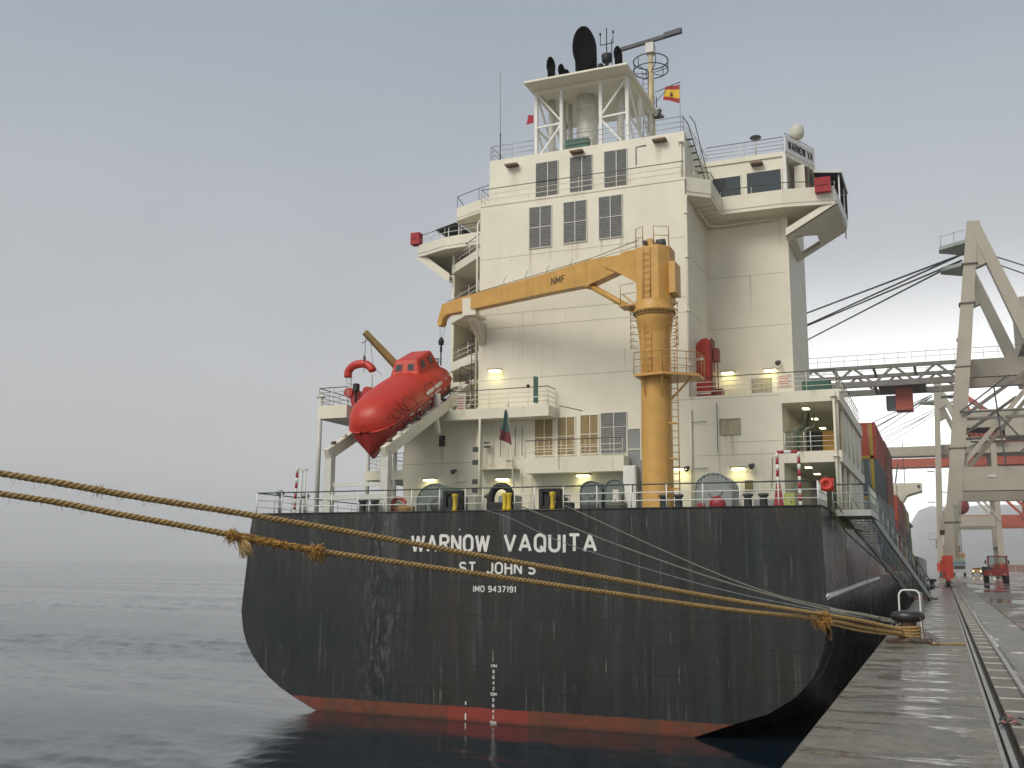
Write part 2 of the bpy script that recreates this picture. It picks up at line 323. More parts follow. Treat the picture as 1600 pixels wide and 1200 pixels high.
def text_mesh(txt, name, mats, parent, origin, xdir, updir, width, height, depth=0.008, bold=0.0, label=None):
    """flat lettering as real raised geometry, scaled to width x height, lower-left corner at origin"""
    cu = bpy.data.curves.new(name, 'FONT'); cu.body = txt; cu.size = 1.0; cu.offset = bold; cu.resolution_u = 4
    ob = bpy.data.objects.new(name, cu); COL.objects.link(ob)
    dg = bpy.context.evaluated_depsgraph_get(); dg.update()
    me = bpy.data.meshes.new_from_object(ob.evaluated_get(dg))
    vs = [v.co.copy() for v in me.vertices]; fs = [tuple(p.vertices) for p in me.polygons]
    bpy.data.objects.remove(ob); bpy.data.curves.remove(cu); bpy.data.meshes.remove(me)
    x0 = min(v.x for v in vs); x1 = max(v.x for v in vs); y0 = min(v.y for v in vs); y1 = max(v.y for v in vs)
    X = V(xdir).normalized(); Y = V(updir).normalized(); Z = X.cross(Y); O = V(origin)
    mb = MB(); k = len(vs)
    P = [O + X*((v.x-x0)/(x1-x0)*width) + Y*((v.y-y0)/(y1-y0)*height) + Z*depth for v in vs]
    mb.add(P, fs, 0)
    # rim down to the surface
    cnt = {}
    for f in fs:
        for i in range(len(f)):
            e = (f[i], f[(i+1) % len(f)]); key = tuple(sorted(e)); cnt.setdefault(key, []).append(e)
    for key, es in cnt.items():
        if len(es) == 1:
            a, b = es[0]; mb.add([P[a], P[b], P[b]-Z*depth, P[a]-Z*depth], [(0, 1, 2, 3)], 0)
    o = mb.build(name, mats, parent, recalc=False)
    if label: o['label'] = label
    return o
def _arc(cx, cy, rx, ry, a0, a1, n=10): return [(cx+rx*math.cos(math.radians(a0+(a1-a0)*k/n)), cy+ry*math.sin(math.radians(a0+(a1-a0)*k/n))) for k in range(n+1)]
GL = {                                              # stroke centre lines on a unit-height grid: (width, strokes)
 'W': (0.80, [[(0, 1), (0.20, 0), (0.40, 0.95), (0.60, 0), (0.80, 1)]]), 'A': (0.60, [[(0, 0), (0.30, 1), (0.60, 0)], [(0.11, 0.30), (0.49, 0.30)]]),
 'R': (0.52, [[(0, 0), (0, 1), (0.30, 1)]+_arc(0.30, 0.76, 0.22, 0.24, 90, -90)+[(0, 0.52)], [(0.28, 0.52), (0.52, 0)]]), 'N': (0.52, [[(0, 0), (0, 1), (0.52, 0), (0.52, 1)]]),
 'O': (0.54, [_arc(0.27, 0.70, 0.27, 0.30, 0, 180)+_arc(0.27, 0.30, 0.27, 0.30, 180, 360)+[(0.54, 0.70)]]), 'V': (0.58, [[(0, 1), (0.29, 0), (0.58, 1)]]),
 'Q': (0.54, [_arc(0.27, 0.70, 0.27, 0.30, 0, 180)+_arc(0.27, 0.30, 0.27, 0.30, 180, 360)+[(0.54, 0.70)], [(0.34, 0.22), (0.58, -0.04)]]), 'U': (0.52, [[(0, 1), (0, 0.28)]+_arc(0.26, 0.28, 0.26, 0.28, 180, 360)+[(0.52, 1)]]),
 'I': (0.02, [[(0.01, 0), (0.01, 1)]]), 'T': (0.54, [[(0, 1), (0.54, 1)], [(0.27, 1), (0.27, 0)]]), 'S': (0.50, [_arc(0.25, 0.75, 0.25, 0.25, 25, 270)+_arc(0.25, 0.25, 0.25, 0.25, 90, -155)]),
 '.': (0.04, [[(0, 0), (0.04, 0)]]), 'J': (0.42, [_arc(0.21, 0.26, 0.21, 0.26, 190, 360)+[(0.42, 1)]]), 'H': (0.50, [[(0, 0), (0, 1)], [(0.5, 0), (0.5, 1)], [(0, 0.5), (0.5, 0.5)]]), "'": (0.06, [[(0.05, 1.02), (0, 0.80)]]),
 'M': (0.60, [[(0, 0), (0, 1), (0.30, 0.25), (0.60, 1), (0.60, 0)]]), 'F': (0.44, [[(0, 0), (0, 1), (0.44, 1)], [(0, 0.52), (0.38, 0.52)]]),
 '9': (0.46, [_arc(0.23, 0.72, 0.23, 0.28, 0, 360), [(0.46, 0.72), (0.46, 0.3)]+_arc(0.23, 0.25, 0.23, 0.25, 0, -150)]), '4': (0.50, [[(0.38, 0), (0.38, 1), (0, 0.28), (0.50, 0.28)]]),
 '3': (0.46, [_arc(0.22, 0.75, 0.22, 0.25, 150, -90)+_arc(0.22, 0.25, 0.24, 0.25, 90, -150)]), '7': (0.46, [[(0, 1), (0.46, 1), (0.14, 0)]]), '1': (0.16, [[(0, 0.82), (0.14, 1), (0.14, 0)]]),
 '8': (0.46, [_arc(0.23, 0.76, 0.20, 0.24, 0, 360), _arc(0.23, 0.26, 0.23, 0.26, 0, 360)]), '6': (0.46, [_arc(0.23, 0.28, 0.23, 0.28, 0, 360), [(0, 0.28), (0, 0.7)]+_arc(0.23, 0.75, 0.23, 0.25, 180, 30)]),
 '2': (0.46, [_arc(0.23, 0.76, 0.23, 0.24, 170, -30)+[(0, 0), (0.46, 0)]]), '0': (0.46, [_arc(0.23, 0.70, 0.23, 0.30, 0, 180)+_arc(0.23, 0.30, 0.23, 0.30, 180, 360)+[(0.46, 0.70)]]), ' ': (0.16, [])}
def stroke_text(txt, name, mats, parent, origin, xdir, updir, width, height, depth=0.01, sw=0.19, gap=0.27):
    """welded plate lettering laid out from stroke centre lines, every stroke a raised flat bar"""
    X = V(xdir).normalized(); Y = V(updir).normalized(); Z = X.cross(Y); O = V(origin); h = sw/2
    tot = sum(GL[c][0] for c in txt)+gap*(len(txt)-1)+sw
    fx = width/(tot); fy = height/(1+sw*0.5); mb = MB(); x = h; q = 0
    sx = sw*fy                                        # stroke thickness in metres
    for c in txt:
        w, st = GL[c]
        for line in st:
            P = [V(((x+a)*fx, (b+sw*0.25)*fy, 0)) for a, b in line]
            for i, (a, b) in enumerate(zip(P, P[1:])):
                d = (b-a)
                if d.length < 1e-6: continue
                d.normalize(); n = V((-d.y, d.x, 0))*sx/2
                e0 = d*sx*(0.5 if i == 0 and len(P) == 2 and c not in "T'" else 0.12 if i else 0.0); e1_ = d*sx*(0.12 if i < len(P)-2 else 0.0)
                c4 = [a-e0-n, b+e1_-n, b+e1_+n, a-e0+n]; q += 1; dz = depth+0.0004*(q % 7)
                lo4 = [O+X*p.x+Y*p.y for p in c4]; mb.add(lo4+[p+Z*dz for p in lo4], [(4, 5, 6, 7), (0, 1, 5, 4), (1, 2, 6, 5), (2, 3, 7, 6), (3, 0, 4, 7)])
        x += w+gap
    return mb.build(name, mats, parent, recalc=False)
def smoothpts(pts, step=0.1):
    """Catmull-Rom through pts, roughly one point per step"""
    P = [V(p) for p in pts]; P = [P[0]*2-P[1]] + P + [P[-1]*2-P[-2]]; out = []
    for i in range(1, len(P)-2):
        a, b, c, d = P[i-1:i+3]; n = max(1, int((c-b).length/step))
        for k in range(n):
            t = k/n; out.append(0.5*((2*b)+(c-a)*t+(2*a-5*b+4*c-d)*t*t+(3*b-a-3*c+d)*t**3))
    out.append(P[-2]); return out
def twist(mb, pts, R, pitch, strands=3, n=6, m=0, seg=10):
    """strands laid round the line pts"""
    step = pitch/seg; C = smoothpts(pts, step)
    for k in range(strands):
        out = []; dist = 0; u = None
        for i, p in enumerate(C):
            d = (C[min(i+1, len(C)-1)]-C[max(i-1, 0)]).normalized()
            if i: dist += (C[i]-C[i-1]).length
            q = d.cross(V((0, 0, 1)))
            if q.length < 0.05: q = d.cross(V((0, 1, 0)))
            q.normalize(); w = q.cross(d)
            a = 2*PI*(dist/pitch + k/strands); out.append(p + (q*math.cos(a)+w*math.sin(a))*R*0.5)
        mb.path(out, R*0.58, n, m)
    return C
def fuzz(mb, C, R, dens, ln, m=0, down=0.5, r=0.0025):
    for i in range(len(C)-1):
        if random.random() < dens:
            d = V((random.uniform(-1, 1), random.uniform(-1, 1), random.uniform(-1, 1)-down)).normalized()
            p = C[i]+d*R*0.8; e = p+d*ln*random.uniform(0.3, 1)+V((0, 0, -ln*0.3*random.random())); mid = (p+e)/2+V((random.uniform(-1, 1), random.uniform(-1, 1), random.uniform(-1, 1)))*ln*0.2
            mb.path([p, mid, e], r, 3, m)
def railing(parent, pts, h=0.85, n=2, post=1.5, r=0.022, rp=0.02, name='railing', m=None, topm=None, label=None):
    mb = MB(); pts = [V(p) for p in pts]
    for k in range(n+1):
        z = h*(k+1)/(n+1); mb.path([p+V((0, 0, z)) for p in pts], r if k == n else r*0.75, 6, 1 if k == n else 0, smooth=True)
    for i in range(len(pts)-1):
        a, b = pts[i], pts[i+1]; L = (b-a).length; q = max(1, round(L/post))
        for j in range(q+1):
            p = a.lerp(b, j/q); mb.tube(p, p+V((0, 0, h)), rp, 6, 0)
    return mb.build(name, [m or white, topm or m or white], parent, label)

# ================================================================ SETTING
QZ = 4.05
def water_material():
    m = bpy.data.materials.new('harbour_water'); m.use_nodes = True
    t = m.node_tree; b = t.nodes['Principled BSDF']; n = t.nodes.new
    def l(a, c): t.links.new(a, c)
    b.inputs['Base Color'].default_value = (0.008, 0.016, 0.024, 1)
    b.inputs['Roughness'].default_value = 0.07; b.inputs['IOR'].default_value = 1.55
    g = n('ShaderNodeNewGeometry')
    def noise(scale, detail, sc, rough=0.55):
        mp = n('ShaderNodeMapping'); mp.inputs['Scale'].default_value = sc; mp.inputs['Rotation'].default_value = (0, 0, 0.35); l(g.outputs['Position'], mp.inputs[0])
        k = n('ShaderNodeTexNoise'); k.inputs['Scale'].default_value = scale; k.inputs['Detail'].default_value = detail; k.inputs['Roughness'].default_value = rough; l(mp.outputs[0], k.inputs[0]); return k.outputs[0]
    def rng(v, a, bb, c=0, d=1):
        k = n('ShaderNodeMapRange'); l(v, k.inputs[0]); k.inputs[1].default_value = a; k.inputs[2].default_value = bb; k.inputs[3].default_value = c; k.inputs[4].default_value = d; return k.outputs[0]
    def mul(a, bb):
        k = n('ShaderNodeMath'); k.operation = 'MULTIPLY'
        for i, q in enumerate((a, bb)):
            if isinstance(q, float): k.inputs[i].default_value = q
            else: l(q, k.inputs[i])
        return k.outputs[0]
    patch = rng(noise(0.045, 6, (0.16, 1.0, 1), 0.6), 0.42, 0.55, 0.16, 1.0)     # wind patches and calm slicks
    # the hull and the quay shelter the water close by
    sp = n('ShaderNodeSeparateXYZ'); l(g.outputs['Position'], sp.inputs[0])
    shel = rng(sp.outputs['X'], -27.0, -17.0, 1.0, 0.25)
    b1 = n('ShaderNodeBump'); b1.inputs['Distance'].default_value = 0.07; l(mul(mul(patch, 0.45), shel), b1.inputs['Strength']); l(noise(2.2, 7, (1.1, 0.7, 1), 0.68), b1.inputs['Height'])
    b2 = n('ShaderNodeBump'); b2.inputs['Distance'].default_value = 0.35; b2.inputs['Strength'].default_value = 0.10; l(noise(0.22, 3, (0.6, 1.2, 1)), b2.inputs['Height']); l(b1.outputs[0], b2.inputs['Normal'])
    l(b2.outputs[0], b.inputs['Normal'])
    l(rng(patch, 0.1, 1.0, 0.03, 0.10), b.inputs['Roughness'])
    return m
FAR = 3600
def build_water():
    """one sheet of water: a far flat sheet with a window of real wavelets where the camera can resolve them"""
    import numpy as np
    rng = np.random.RandomState(11)
    ysr = [6.0]
    while ysr[-1] < 330: ysr.append(ysr[-1]+max(0.20, ysr[-1]*0.0058))
    ysr = np.array(ysr); nx = 360; u = np.linspace(0, 1, nx)
    Xl = -1.28*ysr-6; X = Xl[:, None]+(-1.6-Xl[:, None])*u[None, :]; Y = np.repeat(ysr[:, None], nx, 1)
    dx = (-1.6-Xl)[:, None]/nx; dy = np.maximum(0.20, Y*0.0058)
    Z = np.zeros_like(X)
    def low(k, sx, sy, seed):
        r = np.random.RandomState(seed); o = np.zeros_like(X)
        for i in range(k):
            a = r.uniform(0.4, 2.2); o += np.sin(X*sx*a*r.uniform(0.6, 1.4)+Y*sy*a*r.choice([-1, 1])*r.uniform(0.6, 1.4)+r.uniform(0, 6.28))/a**0.6
        return o/np.sqrt(k)
    p = low(9, 0.022, 0.10, 5); P = np.clip((p+0.55)/0.9, 0, 1); P = P*P*(3-2*P)
    amp = 0.14+0.86*P
    amp *= np.where(X > -27, 0.30+0.70*np.clip((-17-X)/10, 0, 1), 1.0)
    for i in range(95):
        L = 0.5*(7.5/0.5)**(rng.uniform(0, 1)**1.25); th = math.radians(62)+rng.normal(0, 0.55); k = 2*math.pi/L
        kx, ky = k*math.cos(th), k*math.sin(th); ph = rng.uniform(0, 6.28)
        a = 0.0042*(L/1.0)**0.85
        att = np.clip((L/np.maximum(abs(math.cos(th))*dx, abs(math.sin(th))*dy)-2.4)/2.5, 0, 1)
        q = np.sin(kx*X+ky*Y+ph+0.6*np.sin(0.23*X+0.31*Y+i))
        Z += a*att*q
    Z *= amp
    edge = np.minimum(np.clip(u*14, 0, 1)[None, :], np.clip((330-Y)/50, 0, 1)); edge = np.minimum(edge, np.clip((Y-6)/1.5, 0, 1))
    Z = Z*edge-0.16*(1-edge)
    nr = len(ysr); V3 = np.stack([X, Y, Z], -1).reshape(-1, 3)
    i0 = (np.arange(nr-1)[:, None]*nx+np.arange(nx-1)[None, :]).reshape(-1); F = np.stack([i0, i0+1, i0+nx+1, i0+nx], -1)
    nv = len(V3); base = np.array([(-FAR, -40, -0.14), (FAR, -40, -0.14), (FAR, FAR, -0.14), (-FAR, FAR, -0.14)], float)
    # skirt joins the wavelet sheet to the far sheet
    V3 = np.concatenate([V3, base]); F = np.concatenate([F, [[nv, nv+1, nv+2, nv+3]]])
    me = bpy.data.meshes.new('water'); me.vertices.add(len(V3)); me.vertices.foreach_set('co', V3.astype(np.float32).ravel())
    me.loops.add(len(F)*4); me.loops.foreach_set('vertex_index', F.astype(np.int32).ravel()); me.polygons.add(len(F)); me.polygons.foreach_set('loop_start', np.arange(len(F), dtype=np.int32)*4); me.polygons.foreach_set('use_smooth', np.ones(len(F), dtype=bool))
    me.update(calc_edges=True); me.materials.append(water_material())
    o = bpy.data.objects.new('water', me); COL.objects.link(o); o['kind'] = 'structure'; return o
build_water()

# distant hills across the bay
def hills(name, x0, x1, y, hgt, seed, base=0):
    rnd = random.Random(seed); mb = MB(); n = 90; m_ = 10; vs = []
    ph = [rnd.uniform(0, 6) for _ in range(6)]
    for j in range(m_+1):
        v = j/m_
        for i in range(n+1):
            u = i/n; x = x0+(x1-x0)*u
            e = hgt(u)*(0.93+0.05*math.sin(9*u+ph[0])+0.025*math.sin(23*u+ph[1])+0.012*math.sin(61*u+ph[2]))
            z = e*math.sin(min(1, v*1.02)*PI/2)**0.8 + rnd.uniform(-1, 1)*3*v
            vs.append((x, y+v*500+20*math.sin(5*u+ph[3]), base-1 if j == 0 else z))
    mb.add(vs, [(j*(n+1)+i, j*(n+1)+i+1, (j+1)*(n+1)+i+1, (j+1)*(n+1)+i) for j in range(m_) for i in range(n)], 0, True)
    o = struct(mb, name, mat('hillside', (0.07, 0.085, 0.06), 0.9, var=0.3, vscale=0.02)); return o
hills('hills', -110, 2600, 2500, lambda u: 175*min(1, (u*2710/70))**0.6*(1-0.25*u), 3)
0 and hills('far_hills', -3500, -700, 2900, lambda u: 150*math.sin(PI*min(1, u*1.05))**0.7*(0.8+0.2*math.sin(7*u)), 5)

def wet_concrete(name, base, base2, sx, sy, lo, hi, rlo=0.08, rhi=0.55, bump=0.5, stain=True):
    m = bpy.data.materials.new(name); m.use_nodes = True
    t = m.node_tree; b = t.nodes['Principled BSDF']; n = t.nodes.new
    def l(a, c): t.links.new(a, c)
    g = n('ShaderNodeNewGeometry')
    def noise(scale, detail, sc, rough=0.6, off=0):
        mp = n('ShaderNodeMapping'); mp.inputs['Scale'].default_value = sc; mp.inputs['Location'].default_value = (off, off, 0); l(g.outputs['Position'], mp.inputs[0])
        k = n('ShaderNodeTexNoise'); k.inputs['Scale'].default_value = scale; k.inputs['Detail'].default_value = detail; k.inputs['Roughness'].default_value = rough; l(mp.outputs[0], k.inputs[0]); return k.outputs[0]
    def rng(v, a, bb, c=0, d=1):
        k = n('ShaderNodeMapRange'); k.interpolation_type = 'SMOOTHSTEP'; l(v, k.inputs[0]); k.inputs[1].default_value = a; k.inputs[2].default_value = bb; k.inputs[3].default_value = c; k.inputs[4].default_value = d; return k.outputs[0]
    def mix(f, a, bb):
        k = n('ShaderNodeMixRGB'); l(f, k.inputs[0])
        for i, q in ((1, a), (2, bb)):
            if isinstance(q, tuple): k.inputs[i].default_value = (*q, 1)
            else: l(q, k.inputs[i])
        return k.outputs[0]
    wet = rng(noise(1.0, 6, (sx, sy, 1), 0.6), lo, hi)          # 1 = standing water
    c = mix(rng(noise(6.0, 8, (1, 1, 1), 0.7), 0.3, 0.7), base, base2)
    c = mix(rng(noise(1.3, 6, (1, 1, 1), 0.65, 7), 0.5, 0.68, 0, 0.6), c, tuple(x*0.55 for x in base))
    c = mix(rng(noise(60.0, 2, (1, 1, 1), 0.5, 3), 0.62, 0.75, 0, 0.35), c, tuple(x*1.6 for x in base2))
    if stain: c = mix(rng(noise(2.2, 6, (1, 0.6, 1), 0.7, 21), 0.60, 0.70, 0, 0.4), c, (0.13, 0.075, 0.035))
    c = mix(rng(noise(1.0, 6, (sx, sy, 1), 0.6), lo-0.08, hi, 0, 0.6), c, tuple(x*0.42 for x in base))
    l(c, b.inputs['Base Color'])
    k = n('ShaderNodeMath'); k.operation = 'MULTIPLY'; l(rng(wet, 0, 1, rhi, rlo), k.inputs[0]); l(rng(noise(14, 4, (1, 1, 1), 0.6, 2), 0.3, 0.7, 0.85, 1.15), k.inputs[1]); l(k.outputs[0], b.inputs['Roughness'])
    bp = n('ShaderNodeBump'); bp.inputs['Distance'].default_value = 0.012; l(rng(wet, 0, 0.9, bump, 0.02), bp.inputs['Strength']); l(noise(30, 6, (1, 1, 1), 0.7), bp.inputs['Height'])
    b2 = n('ShaderNodeBump'); b2.inputs['Distance'].default_value = 0.03; b2.inputs['Strength'].default_value = 0.5; l(noise(1.0, 4, (sx*0.8, sy*2.2, 1), 0.5, 5), b2.inputs['Height']); l(bp.outputs[0], b2.inputs['Normal'])
    l(b2.outputs[0], b.inputs['Normal'])
    return m
quaym = wet_concrete('wet_quay_concrete', (0.135, 0.122, 0.095), (0.22, 0.20, 0.16), 0.75, 2.1, 0.50, 0.60, 0.04, 0.42, 0.8)
yardm = wet_concrete('wet_yard_asphalt', (0.095, 0.08, 0.066), (0.15, 0.13, 0.11), 0.20, 0.11, 0.46, 0.53, 0.04, 0.42, 0.35, stain=False)
stripm = wet_concrete('pale_worn_concrete', (0.20, 0.19, 0.16), (0.28, 0.265, 0.22), 0.9, 0.5, 0.52, 0.64, 0.08, 0.45)
QE = 340.0
# apron between quay edge and crane rail, chamfered coping, then the trench, then the wide yard
mb = MB(); mb.add([(-1.36, -12, QZ), (0.40, -12, QZ), (0.40, QE, QZ), (-1.36, QE, QZ), (-1.41, -12, QZ-0.05), (-1.41, QE, QZ-0.05), (-1.41, -12, -4), (-1.41, QE, -4), (0.40, -12, QZ-0.35), (0.40, QE, QZ-0.35)],
    [(0, 1, 2, 3), (4, 0, 3, 5), (6, 4, 5, 7), (1, 8, 9, 2)])
quay = struct(mb, 'quay_apron', quaym, recalc=False)
mb = MB(); mb.add([(0.40, -12, QZ-0.17), (0.93, -12, QZ-0.17), (0.93, QE, QZ-0.17), (0.40, QE, QZ-0.17)], [(0, 1, 2, 3)])
trench = struct(mb, 'rail_trench', mat('dirty_trench_floor', (0.035, 0.03, 0.025), 0.5, var=0.4, vscale=5, bump=0.5), recalc=False)
mb = MB(); mb.add([(1.04, -12, QZ+0.004), (1.92, -12, QZ+0.004), (1.92, QE, QZ+0.004), (1.04, QE, QZ+0.004)], [(0, 1, 2, 3)])
struct(mb, 'concrete_kerb_strip', stripm, recalc=False)
mb = MB(); mb.add([(0.93, -12, QZ-0.4), (0.93, QE, QZ-0.4), (0.93, QE, QZ), (0.93, -12, QZ), (420, QE+260, QZ), (420, -12, QZ), (0.93, QE+260, QZ)], [(0, 1, 2, 3), (3, 5, 4, 6)])
yard = struct(mb, 'yard_ground', yardm, recalc=False)
# crane rail, steel angles and the cross ties in the trench: parts of the trench
mb = MB(); mb.box(0.455, 0.505, -12, QE, QZ-0.10, QZ+0.012); mb.box(0.44, 0.52, -12, QE, QZ-0.168, QZ-0.10)
mb.build('crane_rail', chrome, trench)
mb = MB(); mb.box(0.385, 0.425, -12, QE, QZ-0.06, QZ+0.006); mb.build('edge_angle', chrome, trench)
mb = MB(); mb.box(0.92, 0.985, -12, QE, QZ-0.06, QZ+0.008); mb.build('edge_angle', mat('worn_light_steel', (0.5, 0.49, 0.46), 0.35, metal=0.7, var=0.2, vscale=3, rust=0.5), trench)
tie = None
for i in range(75):
    y = 9.6 + i*1.37
    if tie is None:
        mb = MB(); mb.box(0.60, 0.915, y-0.62, y+0.60, QZ-0.168, QZ-0.05, 0); mb.box(0.60, 0.915, y+0.602, y+0.655, QZ-0.168, QZ-0.035, 1); tie = mb.build('cover_slab', [mat('brown_cover_slab', (0.12, 0.10, 0.075), 0.35, var=0.35, vscale=4, bump=0.4, rust=0.4), mat('pale_slab_lip', (0.42, 0.40, 0.35), 0.45, var=0.3, vscale=6)], trench, bevel=0.01); t0 = tie
    else:
        c = t0.copy(); COL.objects.link(c); c.location.y += i*1.37
# hairline joints across the apron
for y in (14.2, 20.6, 31.5, 42.0, 53.0):
    mb = MB(); mb.box(-1.35, 0.38, y-0.008, y+0.008, QZ+0.001, QZ+0.004); mb.build('joint_filler', mat('joint_bitumen', (0.05, 0.045, 0.04), 0.6, var=0.3), quay)
# painted lines on the yard
linem = mat('worn_white_road_paint', (0.55, 0.54, 0.5), 0.45, var=0.25, vscale=3)
for (xa, ya, xb, yb, w) in ((2.11, 170, 2.72, 84, 0.18), (1.75, 130, 3.07, 84.3, 0.05), (6.9, 240, 6.9, 100, 0.15), (11.5, 260, 11.5, 95, 0.15), (16.5, 300, 16.5, 110, 0.15)):
    mb = MB(); mb.bar((xa, ya, QZ+0.006), (xb, yb, QZ+0.006), w, 0.004); struct(mb, 'lane_marking', linem)
mb = MB(); mb.box(1.93, 1.96, -12, QE, QZ+0.001, QZ+0.006); struct(mb, 'yard_joint', MATS['joint_bitumen'])
# debris in the rail trench
mb = MB(); rnd = random.Random(4)
for k in range(14):
    p = V((0.57+rnd.uniform(-.09, .09), 12.9+rnd.uniform(-.35, .3), QZ+0.01+rnd.random()*0.03)); q = p+V((rnd.uniform(-.12, .12), rnd.uniform(-.2, .2), rnd.uniform(-.01, .05)))
    mb.path([p, (p+q)/2+V((0, 0, .02)), q], 0.012, 5, k % 2)
tag(mb.build('rope_scrap', [dgrey, mat('faded_pink_rope', (0.35, 0.16, 0.14), 0.8, var=0.2)]), 'tangled scrap of old rope lying over the crane rail in the foreground', 'rope scrap')
# fenders on the quay wall
for i, y in enumerate((22, 40, 58, 76, 94, 112)):
    mb = MB(); mb.lathe((-1.9, y-0.9, 2.4), [(0.01, 0), (0.48, 0), (0.48, 1.8), (0.01, 1.8)], 16, 0, (0, 1, 0))
    tag(mb.build('dock_fender', rubber), ('nearest', 'second nearest', 'third nearest', 'third farthest', 'second farthest', 'farthest')[i]+' black rubber cylinder fender hanging on the quay wall', 'fender', 'rubber fenders along the quay wall')
# quay ladder hoop at the edge
mb = MB()
for x in (-1.52,): 
    mb.path([(x, 19.4, 2.6), (x, 19.4, 3.75), (x+0.1, 19.4, 3.9), (x+0.13, 19.4, 3.95)], 0.02, 6); mb.path([(x, 19.85, 2.6), (x, 19.85, 3.75), (x+0.1, 19.85, 3.9), (x+0.13, 19.85, 3.95)], 0.02, 6)
    for k in range(4): mb.tube((x, 19.4, 2.75+k*0.3), (x, 19.85, 2.75+k*0.3), 0.014, 6)
tag(mb.build('quay_ladder', steel), 'small steel ladder fixed to the quay wall face beside the stern', 'ladder')

# ================================================================ SHIP
XC = -15.08; TY = 35.4
ship = thing('container_ship', 'black hulled container ship with tall cream superstructure moored stern-on to the quay', 'ship', (XC, TY, 0))
DZ = 7.70
# ---- hull: transom outline lofted forward into full sections
Lp = [(-26.50, 7.70), (-26.62, 6.9), (-26.65, 6.2), (-26.74, 5.1), (-26.80, 4.4), (-26.84, 3.7), (-26.70, 2.94), (-26.48, 2.4), (-26.16, 1.94), (-25.76, 1.5), (-25.33, 1.15), (-24.80, 0.8), (-24.20, 0.49), (-23.15, 0.03), (-21.5, -0.42), (-18.5, -0.8)]
Rp = [(-3.60, 7.72), (-3.60, 6.9), (-3.59, 6.2), (-3.56, 5.1), (-3.56, 4.6), (-3.58, 3.83), (-3.73, 3.05), (-3.90, 2.55), (-4.11, 2.13), (-4.40, 1.78), (-4.74, 1.45), (-5.15, 1.18), (-5.58, 0.92), (-6.85, 0.47), (-8.9, -0.30), (-12.0, -0.8)]
Lf = [(-26.6, 7.70), (-26.6, 6.9), (-26.6, 6.2), (-26.6, 5.1), (-26.6, 4.4), (-26.6, 3.4), (-26.6, 2.4), (-26.6, 1.6), (-26.6, 0.8), (-26.6, 0.1), (-26.6, -0.6), (-26.55, -1.4), (-26.3, -2.4), (-25.6, -3.6), (-24.2, -4.6), (-20, -5.0)]
Rf = [(-53.2+0+26.6-(-53.2+26.6)*0 if False else (-3.58), z) for x, z in Lf]
Rf = [(2*XC - x, z) for x, z in Lf]
Rf = [(min(x, -3.58), z) for x, z in Rf]
def smooth(t): t = max(0, min(1, t)); return t*t*(3-2*t)
def section(y):
    t = smooth((y-TY)/24.0)**0.8; out = []
    for (A, B) in ((Lp, Lf), (Rp[::-1], Rf[::-1])):
        for (a, b) in zip(A, B): out.append((a[0]*(1-t)+b[0]*t, a[1]*(1-t)+b[1]*t))
    if y > 135:                                   # bow taper
        k = (y-135)/48; f = max(0.01, 1-k**2.0); out = [(XC+(x-XC)*max(0.01, f*(0.75+0.25*(z+5)/12.7)), z+2.2*k) for x, z in out]
    return out
ys = [TY, 36, 37, 38.5, 40.5, 43, 46, 50, 54, 59, 66, 75, 90, 110, 135, 145, 155, 163, 170, 176, 180, 183]
mb = MB(); nS = 32; vs = []
for y in ys:
    for (x, z) in section(y):
        if y > 66.5 and y < 160: z = min(z, 5.3 if z > 5.3 else z)
        vs.append((x, y, z))
fs = []
for j in range(len(ys)-1):
    for i in range(nS-1): fs.append((j*nS+i, j*nS+i+1, (j+1)*nS+i+1, (j+1)*nS+i))
mb.add(vs, fs, 0, True)
sec = section(TY)
# transom plate as a strip between port and starboard outline points (flat)
o = len(mb.v); mb.v += [(x, TY, z) for x, z in sec]
for i in range(15): mb.f.append((o+i, o+i+1, o+nS-2-i, o+nS-1-i)); mb.m.append(0); mb.s.append(False)
hull = mb.build('hull', hullm, ship)
# mooring deck and main deck
mb = MB(); mb.box(-26.45, -3.65, TY+0.05, 66, DZ-0.12, DZ-0.04); mb.build('mooring_deck', deckm, ship)
mb = MB(); mb.prism([(-26.5, 66, 5.2), (-3.7, 66, 5.2), (-3.7, 150, 5.2), (-8, 168, 5.6), (-15, 181, 6), (-22, 168, 5.6), (-26.5, 150, 5.2)], (0, 0, 0.08)); mb.build('main_deck', deckm, ship)
# raised weld seams on transom and side: thin plate laps
seamm = mat('hull_seam', (0.012, 0.013, 0.013), 0.6, var=0.2)
def xat(z, side):
    A = Lp if side < 0 else Rp
    for (a, b) in zip(A, A[1:]):
        if a[1] >= z >= b[1]: t = (a[1]-z)/(a[1]-b[1]+1e-9); return a[0]+(b[0]-a[0])*t
    return A[-1][0]
for z, x0, x1 in ((5.02, None, None), (3.80, None, None), (2.95, -13.0, None), (1.92, None, -20.0), (1.98, -19, None), (1.15, None, None), (6.45, -10.5, None)):
    a = (x0 if x0 else xat(z, -1)+0.03); b = (x1 if x1 else xat(z, 1)-0.03)
    mb = MB(); mb.box(a, b, TY-0.007, TY-0.0005, z-0.018, z+0.018); mb.build('weld_seam', seamm, hull)
for i, (x, z0, z1) in enumerate(((-22.6, 1.2, 3.8), (-19.6, 1.95, 5.0), (-16.4, 0.5, 1.15), (-14.1, 0.5, 3.8), (-11.2, 1.15, 3.8), (-8.4, 3.8, 7.6), (-8.4, 1.1, 1.95), (-6.0, 1.2, 3.8), (-24.4, 1.0, 1.9), (-17.8, 5.0, 7.6), (-23.9, 5.0, 7.6))):
    mb = MB(); mb.box(x-0.008, x+0.008, TY-0.0055, TY-0.0005, z0+0.015, z1-0.015); mb.build('weld_seam', seamm, hull)
